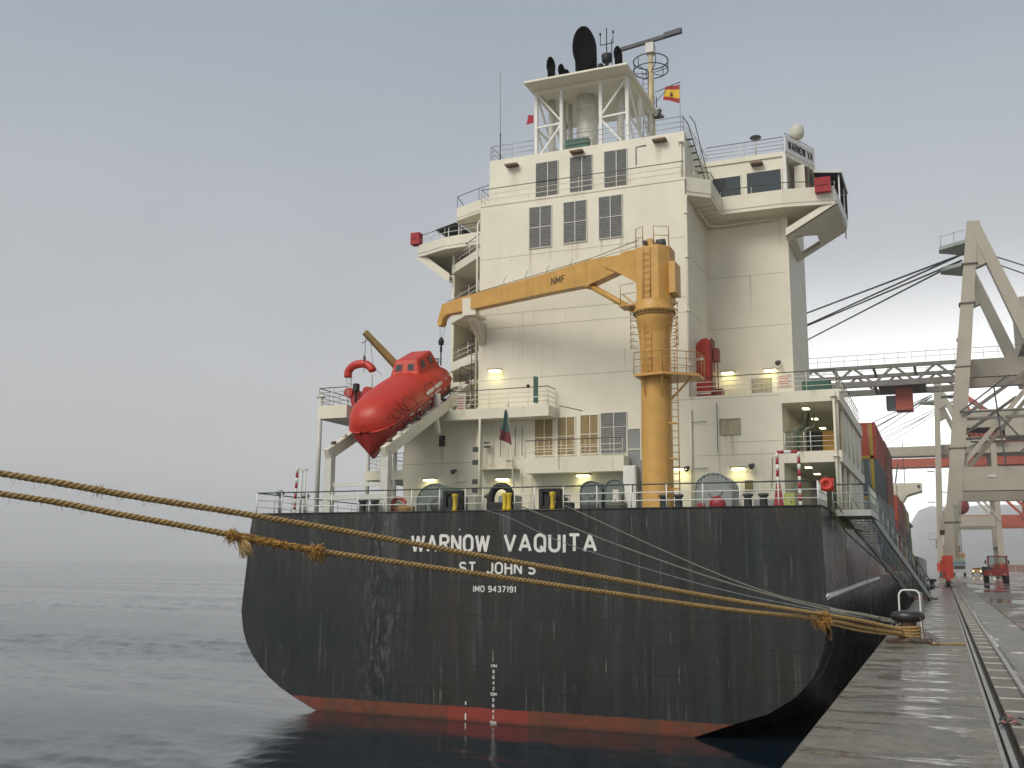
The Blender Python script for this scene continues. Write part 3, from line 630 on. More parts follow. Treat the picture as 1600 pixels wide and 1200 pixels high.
# rubbing bar along the starboard quarter, rising forward
mb = MB(); mb.path([(-3.56, TY+0.02, 4.74), (-3.55, 50, 4.88), (-3.56, 65.8, 5.02)], 0.105, 8); mb.path([(-3.55, TY+0.02, 4.76), (-3.5, TY-0.02, 4.74)], 0.06, 8)
mb.build('rubbing_bar', mat('bright_worn_steel', (0.66, 0.66, 0.65), 0.35, metal=0.2, var=0.15), ship)
mb = MB(); mb.path([(-3.6, TY, DZ+0.01), (-26.5, TY, DZ-0.02)], 0.035, 8); mb.path([(-3.6, TY, DZ+0.01), (-3.6, 58, DZ+0.01)], 0.035, 8); mb.build('deck_edge_rounding', hullm, ship)
# lower aft part of the rudder head box seen as a bulge below the quarter
# ---- names and marks on the transom
X1 = (1, 0, 0); Z1 = (0, 0, 1)
ty = TY-0.001
stroke_text('WARNOW', 'ship_name', white, ship, (-19.0, ty, 6.15), X1, Z1, 3.36, 0.64)
stroke_text('VAQUITA', 'ship_name', white, ship, (-15.10, ty, 6.17), X1, Z1, 3.68, 0.64)
stroke_text("ST. JOHN'S", 'home_port_name', white, ship, (-16.92, ty, 5.35), X1, Z1, 3.13, 0.42)
stroke_text('IMO 9437191', 'registry_number', white, ship, (-16.32, ty, 4.68), X1, Z1, 1.75, 0.22)
for i in range(11):
    z = 2.0-0.2*i - 0.04
    s = {0: '11M', 5: '10M', 10: '9M'}.get(i, ['', '8', '6', '4', '2'][i % 5])
    w = 0.26 if i in (0, 5, 10) else 0.1
    stroke_text(s, 'draught_mark', white, ship, (-15.44-w/2, ty, z), X1, Z1, w, 0.115, sw=0.2)
mb = MB(); mb.box(-15.50, -15.44, TY-0.006, TY-0.0005, 2.15, 2.6); mb.build('paint_streak', mat('thin_grey_overpaint', (0.12, 0.11, 0.105), 0.6, var=0.3), ship)
for z0, z1 in ((0.05, 0.28), (0.58, 0.7)):
    mb = MB(); mb.box(-16.58, -16.53, TY-0.006, TY-0.0005, z0, z1); mb.build('zinc_mark', white, ship)
mb = MB(); mb.lathe((-16.35, TY-0.005, 7.05), [(0.05, 0), (0.05, 0.02)], 8, 0, (0, 1, 0)); mb.tube((-16.9, TY-0.02, 6.95), (-16.9, TY-0.02, 7.02), 0.02); mb.build('stern_light_bracket', white, ship)

# ---- deckhouse (lower house)
HY = 44.3; A1, A2 = 10.02, 10.50; B1, B2 = 12.60, 13.10
def wallbox(name, x0, x1, y0, y1, z0, z1, m=cream, parent=None): mb = MB(); mb.box(x0, x1, y0, y1, z0, z1); return mb.build(name, m, parent or ship)
house = wallbox('deckhouse', -24.3, -5.95, HY, 58, DZ-0.04, B2)
def hseam(parent, x0, x1, y, z): mb = MB(); mb.box(x0, x1, y-0.006, y-0.0005, z-0.010, z+0.010); return mb.build('weld_seam', mat('cream_seam', (0.36, 0.33, 0.25), 0.6, var=0.1), parent)
for x0, x1, z in ((-24.25, -20.5, 10.5), (-9.6, -6.0, 10.45), (-12.0, -6.0, 12.98)): hseam(house, x0, x1, HY, z)
for z in (11.0,): hseam(house, -8.3, -6.0, HY, z)
# starboard side passage: decks, pillars, outer panels
for z0, z1 in ((A1, A2), (B1, B2)):
    mb = MB(); mb.box(-5.95, -3.58, HY-0.03, 58, z0, z1); mb.build('side_deck', cream, ship)
for y in (44.42, 47.0, 49.6, 52.2, 54.8, 57.4):
    mb = MB()
    for z0, z1 in ((DZ, A1), (A2, B1)):
        mb.tube((-3.74, y, z0), (-3.74, y, z1), 0.10, 10)
    mb.build('pillar', cream, ship)
for y0, y1 in ((48.2, 49.3), (50.2, 51.8), (52.9, 54.4), (55.4, 57.6)):
    wallbox('side_screen', -3.78, -3.70, y0, y1, A2, B1); 
for y0, y1 in ((50.4, 51.8), (53.2, 54.5), (55.6, 57.4)): wallbox('side_screen', -3.78, -3.70, y0, y1, DZ, A1)
mb = MB(); mb.tube((-3.80, HY-0.14, DZ), (-3.80, HY-0.14, B2-0.1), 0.055, 8)
for z in (A1+0.2, B2-0.35): mb.tube((-3.80, HY-0.14, z), (-3.80, HY-0.14, z+0.05), 0.14, 10)
mb.build('drain_pipe', cream, ship)
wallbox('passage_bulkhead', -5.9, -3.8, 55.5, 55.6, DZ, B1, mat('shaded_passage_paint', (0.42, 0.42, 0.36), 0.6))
# things in the side passage
def passlamp(x, y, z):
    mb = MB(); mb.box(x-0.16, x+0.16, y-0.3, y+0.3, z-0.08, z, 0); mb.box(x-0.13, x+0.13, y-0.27, y+0.27, z-0.10, z-0.081, 1); o = mb.build('ceiling_lamp', [offw, lampm], ship)
    return o
for y in (45.6, 49.0, 52.5): passlamp(-5.1, y, B1-0.01); passlamp(-5.1, y, A1-0.01)
def cabinet(loc, s, m, name, label, cat):
    x, y, z = loc; mb = MB(); mb.box(x, x+s[0], y, y+s[1], z, z+s[2]); mb.box(x+0.03, x+s[0]/2-0.01, y-0.02, y-0.001, z+0.06, z+s[2]-0.05); mb.box(x+s[0]/2+0.01, x+s[0]-0.03, y-0.02, y-0.001, z+0.06, z+s[2]-0.05)
    return tag(mb.build(name, m), label, cat)
cabinet((-4.55, 46.6, A2), (0.55, 0.5, 1.15), mat('amber_locker_paint', (0.5, 0.27, 0.03), 0.5), 'locker', 'amber locker in the upper starboard passage beside the corner pillar', 'locker')
cabinet((-5.45, 48.4, A2), (0.8, 0.8, 1.3), dgrey, 'machinery_cabinet', 'dark machinery cabinet deep in the upper starboard passage', 'cabinet')
for j, (px_, pm) in enumerate(((-5.7, steel), (-5.45, green), (-5.2, steel))):
    mb = MB(); mb.path([(px_, 45.3, A2), (px_, 45.3, A2+0.9), (px_+0.1, 45.4, A2+1.1), (px_+0.3, 46.3, A2+1.3), (px_+0.3, 47, B1-0.1)], 0.04, 8); mb.lathe((px_, 45.3, A2+0.5), [(0.02, -0.04), (0.09, -0.03), (0.09, 0.03), (0.02, 0.04)], 10); mb.build('service_pipe', pm, ship)
railing(ship, [(-5.9, HY+0.05, A2), (-3.75, HY+0.05, A2)], 0.85, 3, 1.1, 0.016, 0.018, topm=dgrey)

# ---- balconies and shelves projecting aft of the house
def slab(name, x0, x1, y0, y1, z0, z1, m=cream): mb = MB(); mb.box(x0, x1, y0, y1, z0, z1); return mb.build(name, m, ship)
slab('balcony', -24.1, -16.24, 43.2, HY-0.002, 12.42, 12.92)
slab('window_shelf', -17.45, -12.72, 43.3, HY-0.002, 9.80, 10.50)
railing(ship, [(-21.2, 43.24, 12.92), (-16.28, 43.24, 12.92), (-16.28, 44.2, 12.92)], 0.88, 3, 1.0, 0.022, 0.014, topm=dgrey, m=cream)
railing(ship, [(-17.42, 43.34, 10.5), (-12.78, 43.34, 10.5)], 0.80, 2, 0.6, 0.022, 0.012, topm=dgrey, m=cream)
# ladder-platform between them
slab('ladder_platform', -20.0, -18.1, 43.6, HY-0.002, 10.07, 10.12)
def ladder(parent, x, y, z0, z1, w=0.36, m=cream, name='ladder', axis='x', r=0.018, step=0.28, label=None):
    mb = MB(); dx = (w/2, 0) if axis == 'x' else (0, w/2)
    for sgn in (-1, 1): mb.tube((x+sgn*dx[0], y+sgn*dx[1], z0), (x+sgn*dx[0], y+sgn*dx[1], z1), r, 6)
    z = z0+0.1
    while z < z1-0.02: mb.tube((x-dx[0], y-dx[1], z), (x+dx[0], y+dx[1], z), r*0.75, 5); z += step
    return mb.build(name, m, parent, label)
ladder(ship, -19.65, HY-0.15, 10.15, 12.4); ladder(ship, -18.55, HY-0.15, 10.15, 11.3, 0.34); ladder(ship, -17.75, HY-0.15, 8.0, 10.0, 0.5)
for x in (-19.0, -18.25, -17.9):
    mb = MB(); mb.tube((x, HY-0.2, 10.7), (x, HY-0.2, 12.1), 0.018, 6); mb.build('grab_pole', dgrey, ship)
mb = MB(); mb.tube((-20.15, HY-0.3, DZ), (-20.15, HY-0.3, B2), 0.06, 10); mb.tube((-19.55, 42.9, DZ), (-19.55, 42.9, 12.4), 0.05, 10); mb.build('vent_pipe', cream, ship)
for z in (8.95, 9.35, 10.25, 10.85): mb = MB(); mb.box(-19.93, -19.68, 42.95, 43.15, z, z+0.22); mb.build('junction_box', dgrey, ship)
for k, (x, z, w, h) in enumerate(((-19.8, 11.35, 0.26, 0.06), (-19.8, 11.15, 0.26, 0.07), (-18.6, 10.45, 0.3, 0.04))): mb = MB(); mb.box(x, x+w, 43.9, 44.1, z, z+h); mb.build('cable_clip', dgrey, ship)

# ---- windows, louvres, door
def window(x0, x1, z0, z1, y, inner, bars=(), fw=0.055, name='window', framem=None, lab=None, rnd=False):
    mb = MB(); D = 0.05
    mb.box(x0-fw, x0, y-D, y-0.0005, z0-fw, z1+fw); mb.box(x1, x1+fw, y-D, y-0.0005, z0-fw, z1+fw); mb.box(x0, x1, y-D, y-0.0005, z1, z1+fw); mb.box(x0, x1, y-D, y-0.0005, z0-fw, z0)
    w = mb.build(name, framem or cream, ship, lab)
    mb = MB(); mb.box(x0, x1, y-0.022, y-0.0008, z0, z1); mb.build('pane' if inner in (glass, glassb) else 'curtained_pane', inner, w)
    for (ax, p) in bars:
        mb = MB()
        if ax == 'h': mb.box(x0, x1, y-D+0.004, y-0.023, p-0.02, p+0.02)
        else: mb.box(p-0.018, p+0.018, y-D+0.002, y-0.023, z0, z1)
        mb.build('glazing_bar', framem or cream, w)
    return w
window(-17.32, -16.43, 10.72, 12.40, HY, curtain, (('h', 11.55), ('h', 11.0), ('v', -16.85)))
window(-16.18, -15.35, 10.72, 12.45, HY, curtain, (('h', 11.57), ('h', 11.0), ('v', -15.75)))
window(-15.05, -14.22, 10.74, 12.50, HY, curtain, (('h', 11.62), ('h', 11.05), ('v', -14.6)))
window(-22.36, -22.0, 11.32, 11.86, HY, glass, (), 0.03)
window(-8.60, -7.78, 11.36, 12.0, HY, blind, (), 0.045, framem=mat('window_rim', (0.3, 0.29, 0.24), 0.5))
window(-7.13, -6.40, 13.18, 13.70, 49.15, blind, (('h', 13.35),), 0.045, framem=MATS['window_rim']) if False else None
window(-7.62, -7.26, 8.90, 9.32, HY, mat('olive_pane', (0.16, 0.15, 0.06), 0.4), (), 0.03)
for z in (11.2,):
    mb = MB(); mb.box(-12.78, -12.24, HY-0.05, HY-0.0005, 9.98, 11.75); dr = mb.build('door', grey, ship)
    mb = MB(); mb.box(-12.86, -12.80, HY-0.07, HY-0.001, 9.9, 11.82); mb.box(-12.22, -12.16, HY-0.07, HY-0.001, 9.9, 11.82); mb.box(-12.80, -12.22, HY-0.07, HY-0.001, 11.76, 11.82); mb.box(-12.78, -12.24, HY-0.075, HY-0.051, 10.82, 10.87); mb.build('door_frame', cream, dr)
def louvre(x0, x1, z0, z1, y, vb=(), hb=(), label=None):
    mb = MB(); mb.box(x0, x1, y-0.012, y-0.0005, z0, z1, 0)
    f = mb.build('louvre', louvd, ship, label)
    mb = MB(); fw = 0.035; D = 0.055
    mb.box(x0-fw, x0, y-D, y-0.0006, z0-fw, z1+fw); mb.box(x1, x1+fw, y-D, y-0.0006, z0-fw, z1+fw); mb.box(x0, x1, y-D, y-0.0006, z1, z1+fw); mb.box(x0, x1, y-D, y-0.0006, z0-fw, z0)
    for v in vb: mb.box(v-0.022, v+0.022, y-D-0.006, y-0.046, z0, z1)
    for h in hb: mb.box(x0, x1, y-D-0.003, y-0.046, h-0.02, h+0.02)
    mb.build('louvre_frame', offw, f)
    mb = MB(); n = int((z1-z0)/0.085)
    for k in range(n):
        z = z0+(k+0.5)*(z1-z0)/n; mb.add([(x0, y-0.045, z-0.03), (x1, y-0.045, z-0.03), (x1, y-0.014, z+0.035), (x0, y-0.014, z+0.035), (x0, y-0.045, z-0.018), (x1, y-0.045, z-0.018), (x1, y-0.014, z+0.047), (x0, y-0.014, z+0.047)], [(0, 1, 2, 3), (4, 7, 6, 5), (0, 4, 5, 1), (0, 3, 7, 4), (1, 5, 6, 2)])
    mb.build('louvre_slats', louvm, f, kind='stuff')
louvre(-14.06, -12.86, 10.70, 12.55, HY, (-13.45,), (11.9,))

# ---- casing
casing = wallbox('casing', -20.3, -9.95, HY, 50.4, B2, 23.3)
mb = MB(); mb.box(-20.33, -9.92, HY-0.03, 50.43, 23.3, 23.42); mb.build('casing_ledge', cream, ship)
UY = 44.9
upper = wallbox('upper_casing', -20.1, -10.05, UY, 50.4, 23.42, 25.95)
for z in (14.45, 17.0, 20.55): hseam(casing, -20.25, -10.0, HY, z)
hseam(casing, -20.25, -10.0, HY, 17.7)
for x0, x1, z0, z1 in ((-17.64, -16.52, 20.85, 22.90), (-15.86, -14.73, 20.90, 22.93), (-14.08, -12.96, 20.92, 22.96)): louvre(x0, x1, z0, z1, HY, ((x0+x1)/2,), ((z0+z1)/2,))
for x0, x1, z0, z1 in ((-17.54, -16.40, 23.55, 25.42), (-15.74, -14.62, 23.57, 25.45), (-13.98, -12.88, 23.6, 25.48)): louvre(x0, x1, z0, z1, UY, ((x0+x1)/2+0.05,))
railing(ship, [(-20.28, 50, 23.42), (-20.28, HY+0.03, 23.42), (-9.97, HY+0.03, 23.42)], 0.80, 2, 2.6, 0.022, 0.012, topm=dgrey, m=cream)
railing(ship, [(-20.05, 50, 25.95), (-20.05, UY+0.05, 25.95), (-17.7, UY+0.05, 25.95)], 0.78, 2, 1.3, 0.02, 0.014, m=steel)
railing(ship, [(-16.1, UY+0.05, 25.95), (-10.1, UY+0.05, 25.95), (-10.1, 50.2, 25.95)], 0.78, 2, 1.5, 0.02, 0.014, m=steel)
for x, dz in ((-18.8, 0.18), (-15.35, 0.36), (-11.2, 0.30)):
    mb = MB(); mb.box(x-0.33, x+0.33, UY-0.36, UY-0.02, 25.28+dz, 25.35+dz, 0); mb.box(x-0.29, x+0.29, UY-0.34, UY-0.06, 25.22+dz, 25.279+dz, 1); mb.bar((x, UY-0.02, 25.4+dz), (x, UY-0.3, 25.37+dz), 0.04, 0.04, 0); mb.build('floodlight', [mat('brown_lamp_housing', (0.2, 0.13, 0.06), 0.5), rustm], ship)
# casing downpipes
def pipe(name, pts, r, m=cream): mb = MB(); mb.path(pts, r, 8); return mb.build(name, m, ship)
pipe('down_pipe', [(-9.88, HY-0.1, B2), (-9.88, HY-0.1, 22.3), (-9.86, HY, 22.55), (-9.86, HY+0.3, 22.6)], 0.055)
for z in (14.5, 17.0, 19.5, 21.6): mb = MB(); mb.tube((-9.88, HY-0.1, z), (-9.88, HY-0.1, z+0.06), 0.11, 10); mb.build('pipe_flange', cream, ship)
pipe('down_pipe', [(-20.42, HY-0.05, 12.9), (-20.42, HY-0.05, 22.4), (-20.42, HY+0.2, 22.7)], 0.05)
pipe('down_pipe', [(-10.2, UY-0.1, 23.5), (-10.2, UY-0.1, 25.3)], 0.04)
mb = MB(); mb.lathe((-10.2, UY-0.1, 25.3), [(0.05, 0), (0.13, 0.05), (0.13, 0.1), (0.02, 0.14)], 10); mb.build('vent_cap', offw, ship)
pipe('down_pipe', [(-9.9, HY-0.1, DZ), (-9.9, HY-0.1, 12.55)], 0.05)
pipe('hose_rod', [(-8.72, HY-0.12, 10.55), (-8.72, HY-0.12, 12.75)], 0.018, dgrey)
for z in (9.9, 11.95): pipe('stand_off_bracket', [(-9.9, HY-0.1, z), (-9.2, HY-0.1, z)], 0.018, grey)
pipe('cable_run', [(-6.5, HY-0.05, 9.0), (-6.45, HY-0.05, 9.6), (-6.42, HY-0.05, 10.3)], 0.012, dgrey)
pipe('cable_run', [(-20.2, 42.95, 9.45), (-21.3, 43.9, 9.5), (-21.5, HY-0.03, 9.5)], 0.012, dgrey)
pipe('mooring_light_arm', [(-14.6, 43.2, 12.55), (-14.9, 42.7, 12.6), (-15.5, 42.6, 12.75)], 0.02, dgrey)
pipe('window_rod', [(-15.62, 42.9, 9.9), (-15.62, 42.9, 12.7)], 0.014, dgrey)
pipe('cable_conduit', [(-12.4, UY-0.03, 24.6), (-12.4, UY-0.03, 25.5), (-11.9, UY-0.03, 25.52)], 0.02, dgrey)

SZ_ = 22.61
# ---- port stair bay between the casing and the house side wall
side_wall = wallbox('bay_side_wall', -24.14, -23.98, 49, 58, B2, SZ_)
wallbox('bay_back_wall', -24.0, -20.3, 54.0, 54.1, B2, SZ_)
wallbox('wheelhouse_end', -23.4, -20.41, 51.2, 56, 22.8, 24.98)
for z0, z1 in ((15.98, 16.45), (18.69, 19.55), (21.50, 21.95)):
    mb = MB(); mb.prism([(-24.14, 48.96, z0), (-23.4, 48.3, z0), (-20.32, 45.6, z0), (-20.32, 53.9, z0), (-24.14, 53.9, z0)], (0, 0, z1-z0)); mb.build('stair_landing', cream, ship)
for z in (16.45, 19.55, 21.95):
    railing(ship, [(-24.0, 49.0, z), (-23.35, 48.35, z), (-20.45, 45.75, z)], 0.78, 2, 1.4, 0.024, 0.018, topm=dgrey, m=white)
def stair(parent, a, b, w, m, steps, name='stairway'):
    a, b = V(a), V(b); mb = MB(); d = b-a; h = V((d.y, -d.x, 0)).normalized()*w/2
    for s in (-1, 1): mb.bar(a+h*s, b+h*s, 0.05, 0.16)
    for k in range(steps):
        p = a+d*(k+0.5)/steps; mb.bar(p-h, p+h, 0.2, 0.03)
    for s in (-1, 1): mb.path([a+h*s+V((0, 0, .8)), b+h*s+V((0, 0, .8))], 0.02, 6)
    return mb.build(name, m, parent)
stair(ship, (-23.6, 49.3, 13.9), (-21.2, 48.2, 15.9), 0.6, offw, 8); stair(ship, (-20.9, 49.6, 16.5), (-23.4, 50.2, 18.6), 0.6, offw, 8); stair(ship, (-23.5, 50.2, 19.6), (-21.0, 49.6, 21.5), 0.6, offw, 7)
ladder(ship, -20.55, HY+0.05, 12.9, 18.0, 0.3, dgrey, r=0.02)
# bracket that cradles the crane jib
mb = MB(); mb.prism([(-20.25, HY-0.01, 17.35), (-20.25, HY-0.01, 16.2), (-20.25, 42.95, 17.15), (-20.25, 42.95, 17.35)], (0.3, 0, 0)); mb.box(-20.42, -19.72, 42.72, 43.9, 17.35, 17.47); mb.box(-20.42, -19.72, 42.62, 42.70, 17.35, 18.2); mb.build('jib_cradle', cream, ship)

# ---- bridge house
BY = 49.2
bh = wallbox('bridge_house', -20.4, -6.0, BY, 56, B2, 25.72)
for z in (19.8, 17.2, 14.6): hseam(bh, -9.95, -6.05, BY, z)
for z in (19.9, 17.2): mb = MB(); mb.box(-9.9495, -9.944, HY+0.05, BY, z-0.01, z+0.01); mb.build('weld_seam', MATS['cream_seam'], casing)
# bridge deck, wraps the casing's starboard side and runs out into both wings
SZ = 22.62; ST = 22.80
def poly_slab(name, pts, z0, z1, m=cream): mb = MB(); mb.prism([(x, y, z0) for x, y in pts], (0, 0, z1-z0)); return mb.build(name, m, ship)
star = [(-9.94, 44.5), (-8.95, 45.3), (-8.95, 47.8), (-6.0, 47.8), (-3.65, 48.2), (-3.45, 52.4), (-6.0, 52.8), (-9.94, 52.8)]
poly_slab('bridge_deck', star, SZ, ST)
port = [(-20.31, 47.6), (-24.1, 47.9), (-26.15, 48.7), (-26.4, 52.6), (-24.1, 53.0), (-20.31, 53.0)]
poly_slab('bridge_deck', port, SZ, ST)
def bulwark(pts, z0, z1, t=0.06, name='bulwark', m=cream):
    mb = MB(); P = [V((x, y, 0)) for x, y in pts]
    for a, b in zip(P, P[1:]):
        mb.bar(a+V((0, 0, (z0+z1)/2)), b+V((0, 0, (z0+z1)/2)), t, z1-z0)
    return mb.build(name, m, ship)
bulwark([(-8.95, 45.3), (-8.95, 47.8), (-6.0, 47.8), (-3.65, 48.2)], ST, 23.50)
bulwark([(-3.65, 48.2), (-3.45, 52.4)], ST, 23.35, m=white)
bulwark([(-20.4, 47.6), (-24.1, 47.9), (-26.15, 48.7), (-26.4, 52.6)], ST, 23.30)
bulwark([(-9.94, 44.5), (-8.95, 45.3)], ST, 23.50)
railing(ship, [(-9.6, 44.8, 23.5), (-8.95, 45.3, 23.5), (-8.95, 47.8, 23.5), (-6.0, 47.8, 23.5), (-3.65, 48.2, 23.4)], 0.35, 0, 1.8, 0.022, 0.014, topm=dgrey, m=white)
railing(ship, [(-22.0, 47.7, 23.3), (-24.1, 47.9, 23.3), (-26.1, 48.7, 23.3)], 0.55, 1, 1.0, 0.022, 0.018, topm=dgrey, m=white)
# steps from bridge deck up past the casing corner
mb = MB()
for dx in (0.0, 0.32): mb.path([(-10.12+dx, 45.0, 26.72), (-10.0+dx, 45.6, 26.6), (-9.75+dx*0.6, 48.0, 24.6)], 0.02, 6)
for k in range(9): mb.bar((-10.05+0.03*k, 45.5+0.28*k, 25.75-0.24*k), (-9.75+0.03*k, 45.5+0.28*k, 25.75-0.24*k), 0.14, 0.025)
mb.build('inclined_ladder', dgrey, ship)
# soffit stiffeners
for y in (45.9, 46.5, 47.1, 47.7, 48.3): mb = MB(); mb.box(-9.9, -9.0, y-0.02, y+0.02, SZ-0.09, SZ-0.001); mb.build('soffit_stiffener', cream, ship)
pipe('soffit_pipe', [(-9.75, 46.2, SZ-0.2), (-9.75, 48.6, SZ-0.2), (-9.4, 48.95, SZ-0.2), (-6.4, 48.95, SZ-0.16), (-6.3, 48.3, SZ-0.05)], 0.05)
# wing braces: sloping plates with lightening holes
def brace(xt, xw, ya, yb, zt, zb, m=cream):
    mb = MB(); e = 0.05
    def P(u, y, off=0): return V((xt+(xw-xt)*u, y, zt+(zb-zt)*u))
    def quad(u0, u1, y0, y1, y0b=None, y1b=None):
        y0b = y0 if y0b is None else y0b; y1b = y1 if y1b is None else y1b
        a = [P(u0, y0), P(u0, y1), P(u1, y1b), P(u1, y0b)]; n = (a[1]-a[0]).cross(a[3]-a[0]).normalized()*e
        mb.prism(a, n)
    quad(0, 1, ya, ya+0.42); quad(0, 1, yb-0.42, yb); quad(0, 0.5, ya+0.42, yb-0.42); quad(0.5, 0.86, (ya+0.42), (ya+yb)/2+0.2, ya+0.42, ya+0.7)
    quad(0.86, 1, ya+0.42, yb-0.42)
    # web plates standing between brace and deck at both ends
    for y in (ya, yb-0.05):
        top = zt+0.02
        pts = [(xt, y, zt), (xw, y, zb), (xw, y, zb+0.42), (xt+(xw-xt)*0.30, y, zt-0.02+(zb-zt)*0.0), (xt, y, zt-0.0)]
        mb.prism(pts[:4], (0, 0.05, 0))
    return mb.build('wing_brace', m, ship)
brace(-3.52, -5.98, 48.2, 52.7, SZ-0.002, 21.25)
brace(-26.25, -24.16, 48.7, 52.9, SZ-0.002, 21.05)
# bridge windows
window(-9.60, -8.20, 23.98, 25.02, BY, glassb, (), 0.06); window(-7.88, -6.22, 24.0, 25.08, BY, glassb, (), 0.06)
mb = MB(); mb.box(-9.55, -8.95, BY-0.03, BY-0.0225, 24.5, 24.98); mb.box(-9.5, -9.2, BY-0.032, BY-0.0225, 24.0, 24.45); mb.build('window_shade', black, ship)
wallbox('corner_pillar', -6.08, -5.92, BY-0.25, BY-0.06, 23.5, 25.7, white)
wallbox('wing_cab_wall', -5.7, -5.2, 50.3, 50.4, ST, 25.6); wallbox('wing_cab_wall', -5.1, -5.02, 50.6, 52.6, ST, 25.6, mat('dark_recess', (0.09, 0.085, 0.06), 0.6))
poly_slab('wheelhouse_roof', [(-10.1, BY-0.06), (-5.98, BY-0.08), (-4.85, 51.7), (-4.85, 56), (-10.1, 56)], 25.73, 25.98)
poly_slab('wheelhouse_roof', [(-20.12, 48.4), (-22.7, 49.3), (-24.3, 50.0), (-24.5, 50.15), (-24.5, 56), (-20.12, 56)], 24.98, 25.12)
bulwark([(-20.2, 48.4), (-22.7, 49.3), (-24.4, 50.05)], 25.12, 25.72)
railing(ship, [(-9.9, BY, 25.98), (-6.05, BY, 25.98)], 0.78, 3, 1.9, 0.02, 0.014, m=steel, topm=dgrey)
nb = MB(); nb.bar((-5.96, BY-0.04, 26.40), (-4.84, 51.72, 26.40), 0.04, 0.84); name_board = nb.build('name_board', white, ship)
d = V((-4.84+5.96, 51.72-BY+0.04, 0)).normalized(); nrm = d.cross(V((0, 0, 1)))
q = V((-5.96, BY-0.04, 26.18))+d*0.25+nrm*0.022
stroke_text('WARNOW VA', 'board_lettering', black, name_board, q, d, Z1, 2.35, 0.44, 0.006, sw=0.2)
railing(ship, [(-5.96, BY-0.04, 26.82), (-4.84, 51.72, 26.82)], 0.1, 0, 1.2, 0.018, 0.012, m=dgrey)
railing(ship, [(-20.3, 48.45, 25.72), (-22.7, 49.3, 25.72), (-24.4, 50.05, 25.72), (-24.4, 51.2, 25.4)], 0.7, 0, 1.4, 0.024, 0.014, m=dgrey)
# black awnings over the wing ends
poly_slab('wing_awning', [(-4.9, 51.6), (-3.62, 52.1), (-3.58, 55.5), (-4.84, 55.5)], 25.62, 25.66, black); poly_slab('wing_awning', [(-4.84, 55.5), (-3.58, 55.5), (-3.58, 55.54), (-4.84, 55.54)], 24.2, 25.61, black)
mb = MB(); mb.bar((-4.9, 51.57, 25.66), (-3.60, 52.07, 25.66), 0.05, 0.14); mb.bar((-3.58, 52.1, 25.66), (-3.54, 55.5, 25.66), 0.05, 0.14); mb.build('awning_edge', white, ship)
poly_slab('wing_awning', [(-26.2, 50.9), (-24.52, 50.15), (-24.52, 53.6), (-26.2, 53.6)], 24.90, 24.94, black)
for x, y in ((-3.72, 52.2), (-3.66, 54.4)): mb = MB(); mb.tube((x, y, ST), (x, y, 25.6), 0.04, 8); mb.build('awning_post', white, ship)
for x, y in ((-26.1, 51.1), (-25.2, 50.6), (-24.4, 50.3)): mb = MB(); mb.tube((x, y, ST), (x, y, 24.9), 0.03, 8); mb.build('awning_post', white, ship)
# wing side boxes (red liferings in canvas covers)
def canvas_box(x, y, z, w, d, h, label):
    mb = MB(); mb.box(x, x+w, y, y+d, z, z+h); mb.box(x+0.1, x+w-0.12, y-0.012, y-0.002, z+h*0.42, z+h*0.5, 1)
    o = mb.build('lifebuoy_cover', [redplain, mat('dark_red_fold', (0.12, 0.01, 0.012), 0.8)], bevel=0.06); return tag(o, label, 'lifebuoy cover', 'red covers at the bridge wing ends')
canvas_box(-4.50, 47.72, 23.12, 0.72, 0.28, 0.72, 'red canvas lifebuoy cover on the starboard bridge wing under the black awning')
canvas_box(-26.55, 48.5, 23.35, 0.55, 0.45, 0.68, 'red canvas lifebuoy cover at the port bridge wing tip')
# starboard bridge roof gear
mb = MB(); mb.tube((-5.62, 51.5, 25.98), (-5.62, 51.5, 27.50), 0.09, 10); sd_ = mb.build('radome_pedestal', cream, ship)
mb = MB(); mb.lathe((-5.62, 51.5, 27.50), [(0.12, 0), (0.30, 0.06), (0.36, 0.22), (0.37, 0.45), (0.34, 0.62), (0.2, 0.75), (0.0, 0.79)], 20); mb.build('radome', mat('radome_ivory', (0.6, 0.58, 0.48), 0.4), ship)
mb = MB(); mb.tube((-7.45, BY+0.4, 25.98), (-7.45, BY+0.4, 27.02), 0.035, 8); mb.lathe((-7.45, BY+0.4, 27.02), [(0.05, 0), (0.27, 0.03), (0.29, 0.08), (0.24, 0.14), (0.0, 0.15)], 18, 1); mb.build('satellite_antenna', [offw, dgrey], ship)
mb = MB(); mb.box(-7.65, -7.05, BY-0.4, BY-0.02, 25.45, 25.52); mb.box(-7.6, -7.1, BY-0.38, BY-0.05, 25.38, 25.449, 1); mb.build('floodlight', [MATS['brown_lamp_housing'], rustm], ship)

# ---- funnel frame and exhausts
RZ = 29.85; FZ = 25.95
mb = MB(); mb.box(-18.25, -12.78, 44.85, 50.9, RZ, RZ+0.10); mb.box(-18.05, -13.05, 45.9, 46.1, RZ-0.2, RZ-0.001); mb.box(-13.2, -13.05, 46.1, 50.6, RZ-0.2, RZ-0.001); mb.box(-18.05, -17.9, 46.1, 50.6, RZ-0.2, RZ-0.001)
mb.build('funnel_roof', cream, ship)
fx = (-17.98, -16.6, -14.5, -13.12); FY = 46.0
for x in fx:
    mb = MB(); mb.box(x-0.08, x+0.08, FY-0.08, FY+0.08, FZ, RZ); mb.build('frame_post', white, ship)
for y in (48.3, 50.5):
    for x in (fx[0], fx[3]): mb = MB(); mb.box(x-0.08, x+0.08, y-0.08, y+0.08, FZ, RZ); mb.build('frame_post', white, ship)
def fb(a, b, w=0.09): mb = MB(); mb.bar(a, b, w, w); mb.build('frame_brace', white, ship)
zm = 27.85
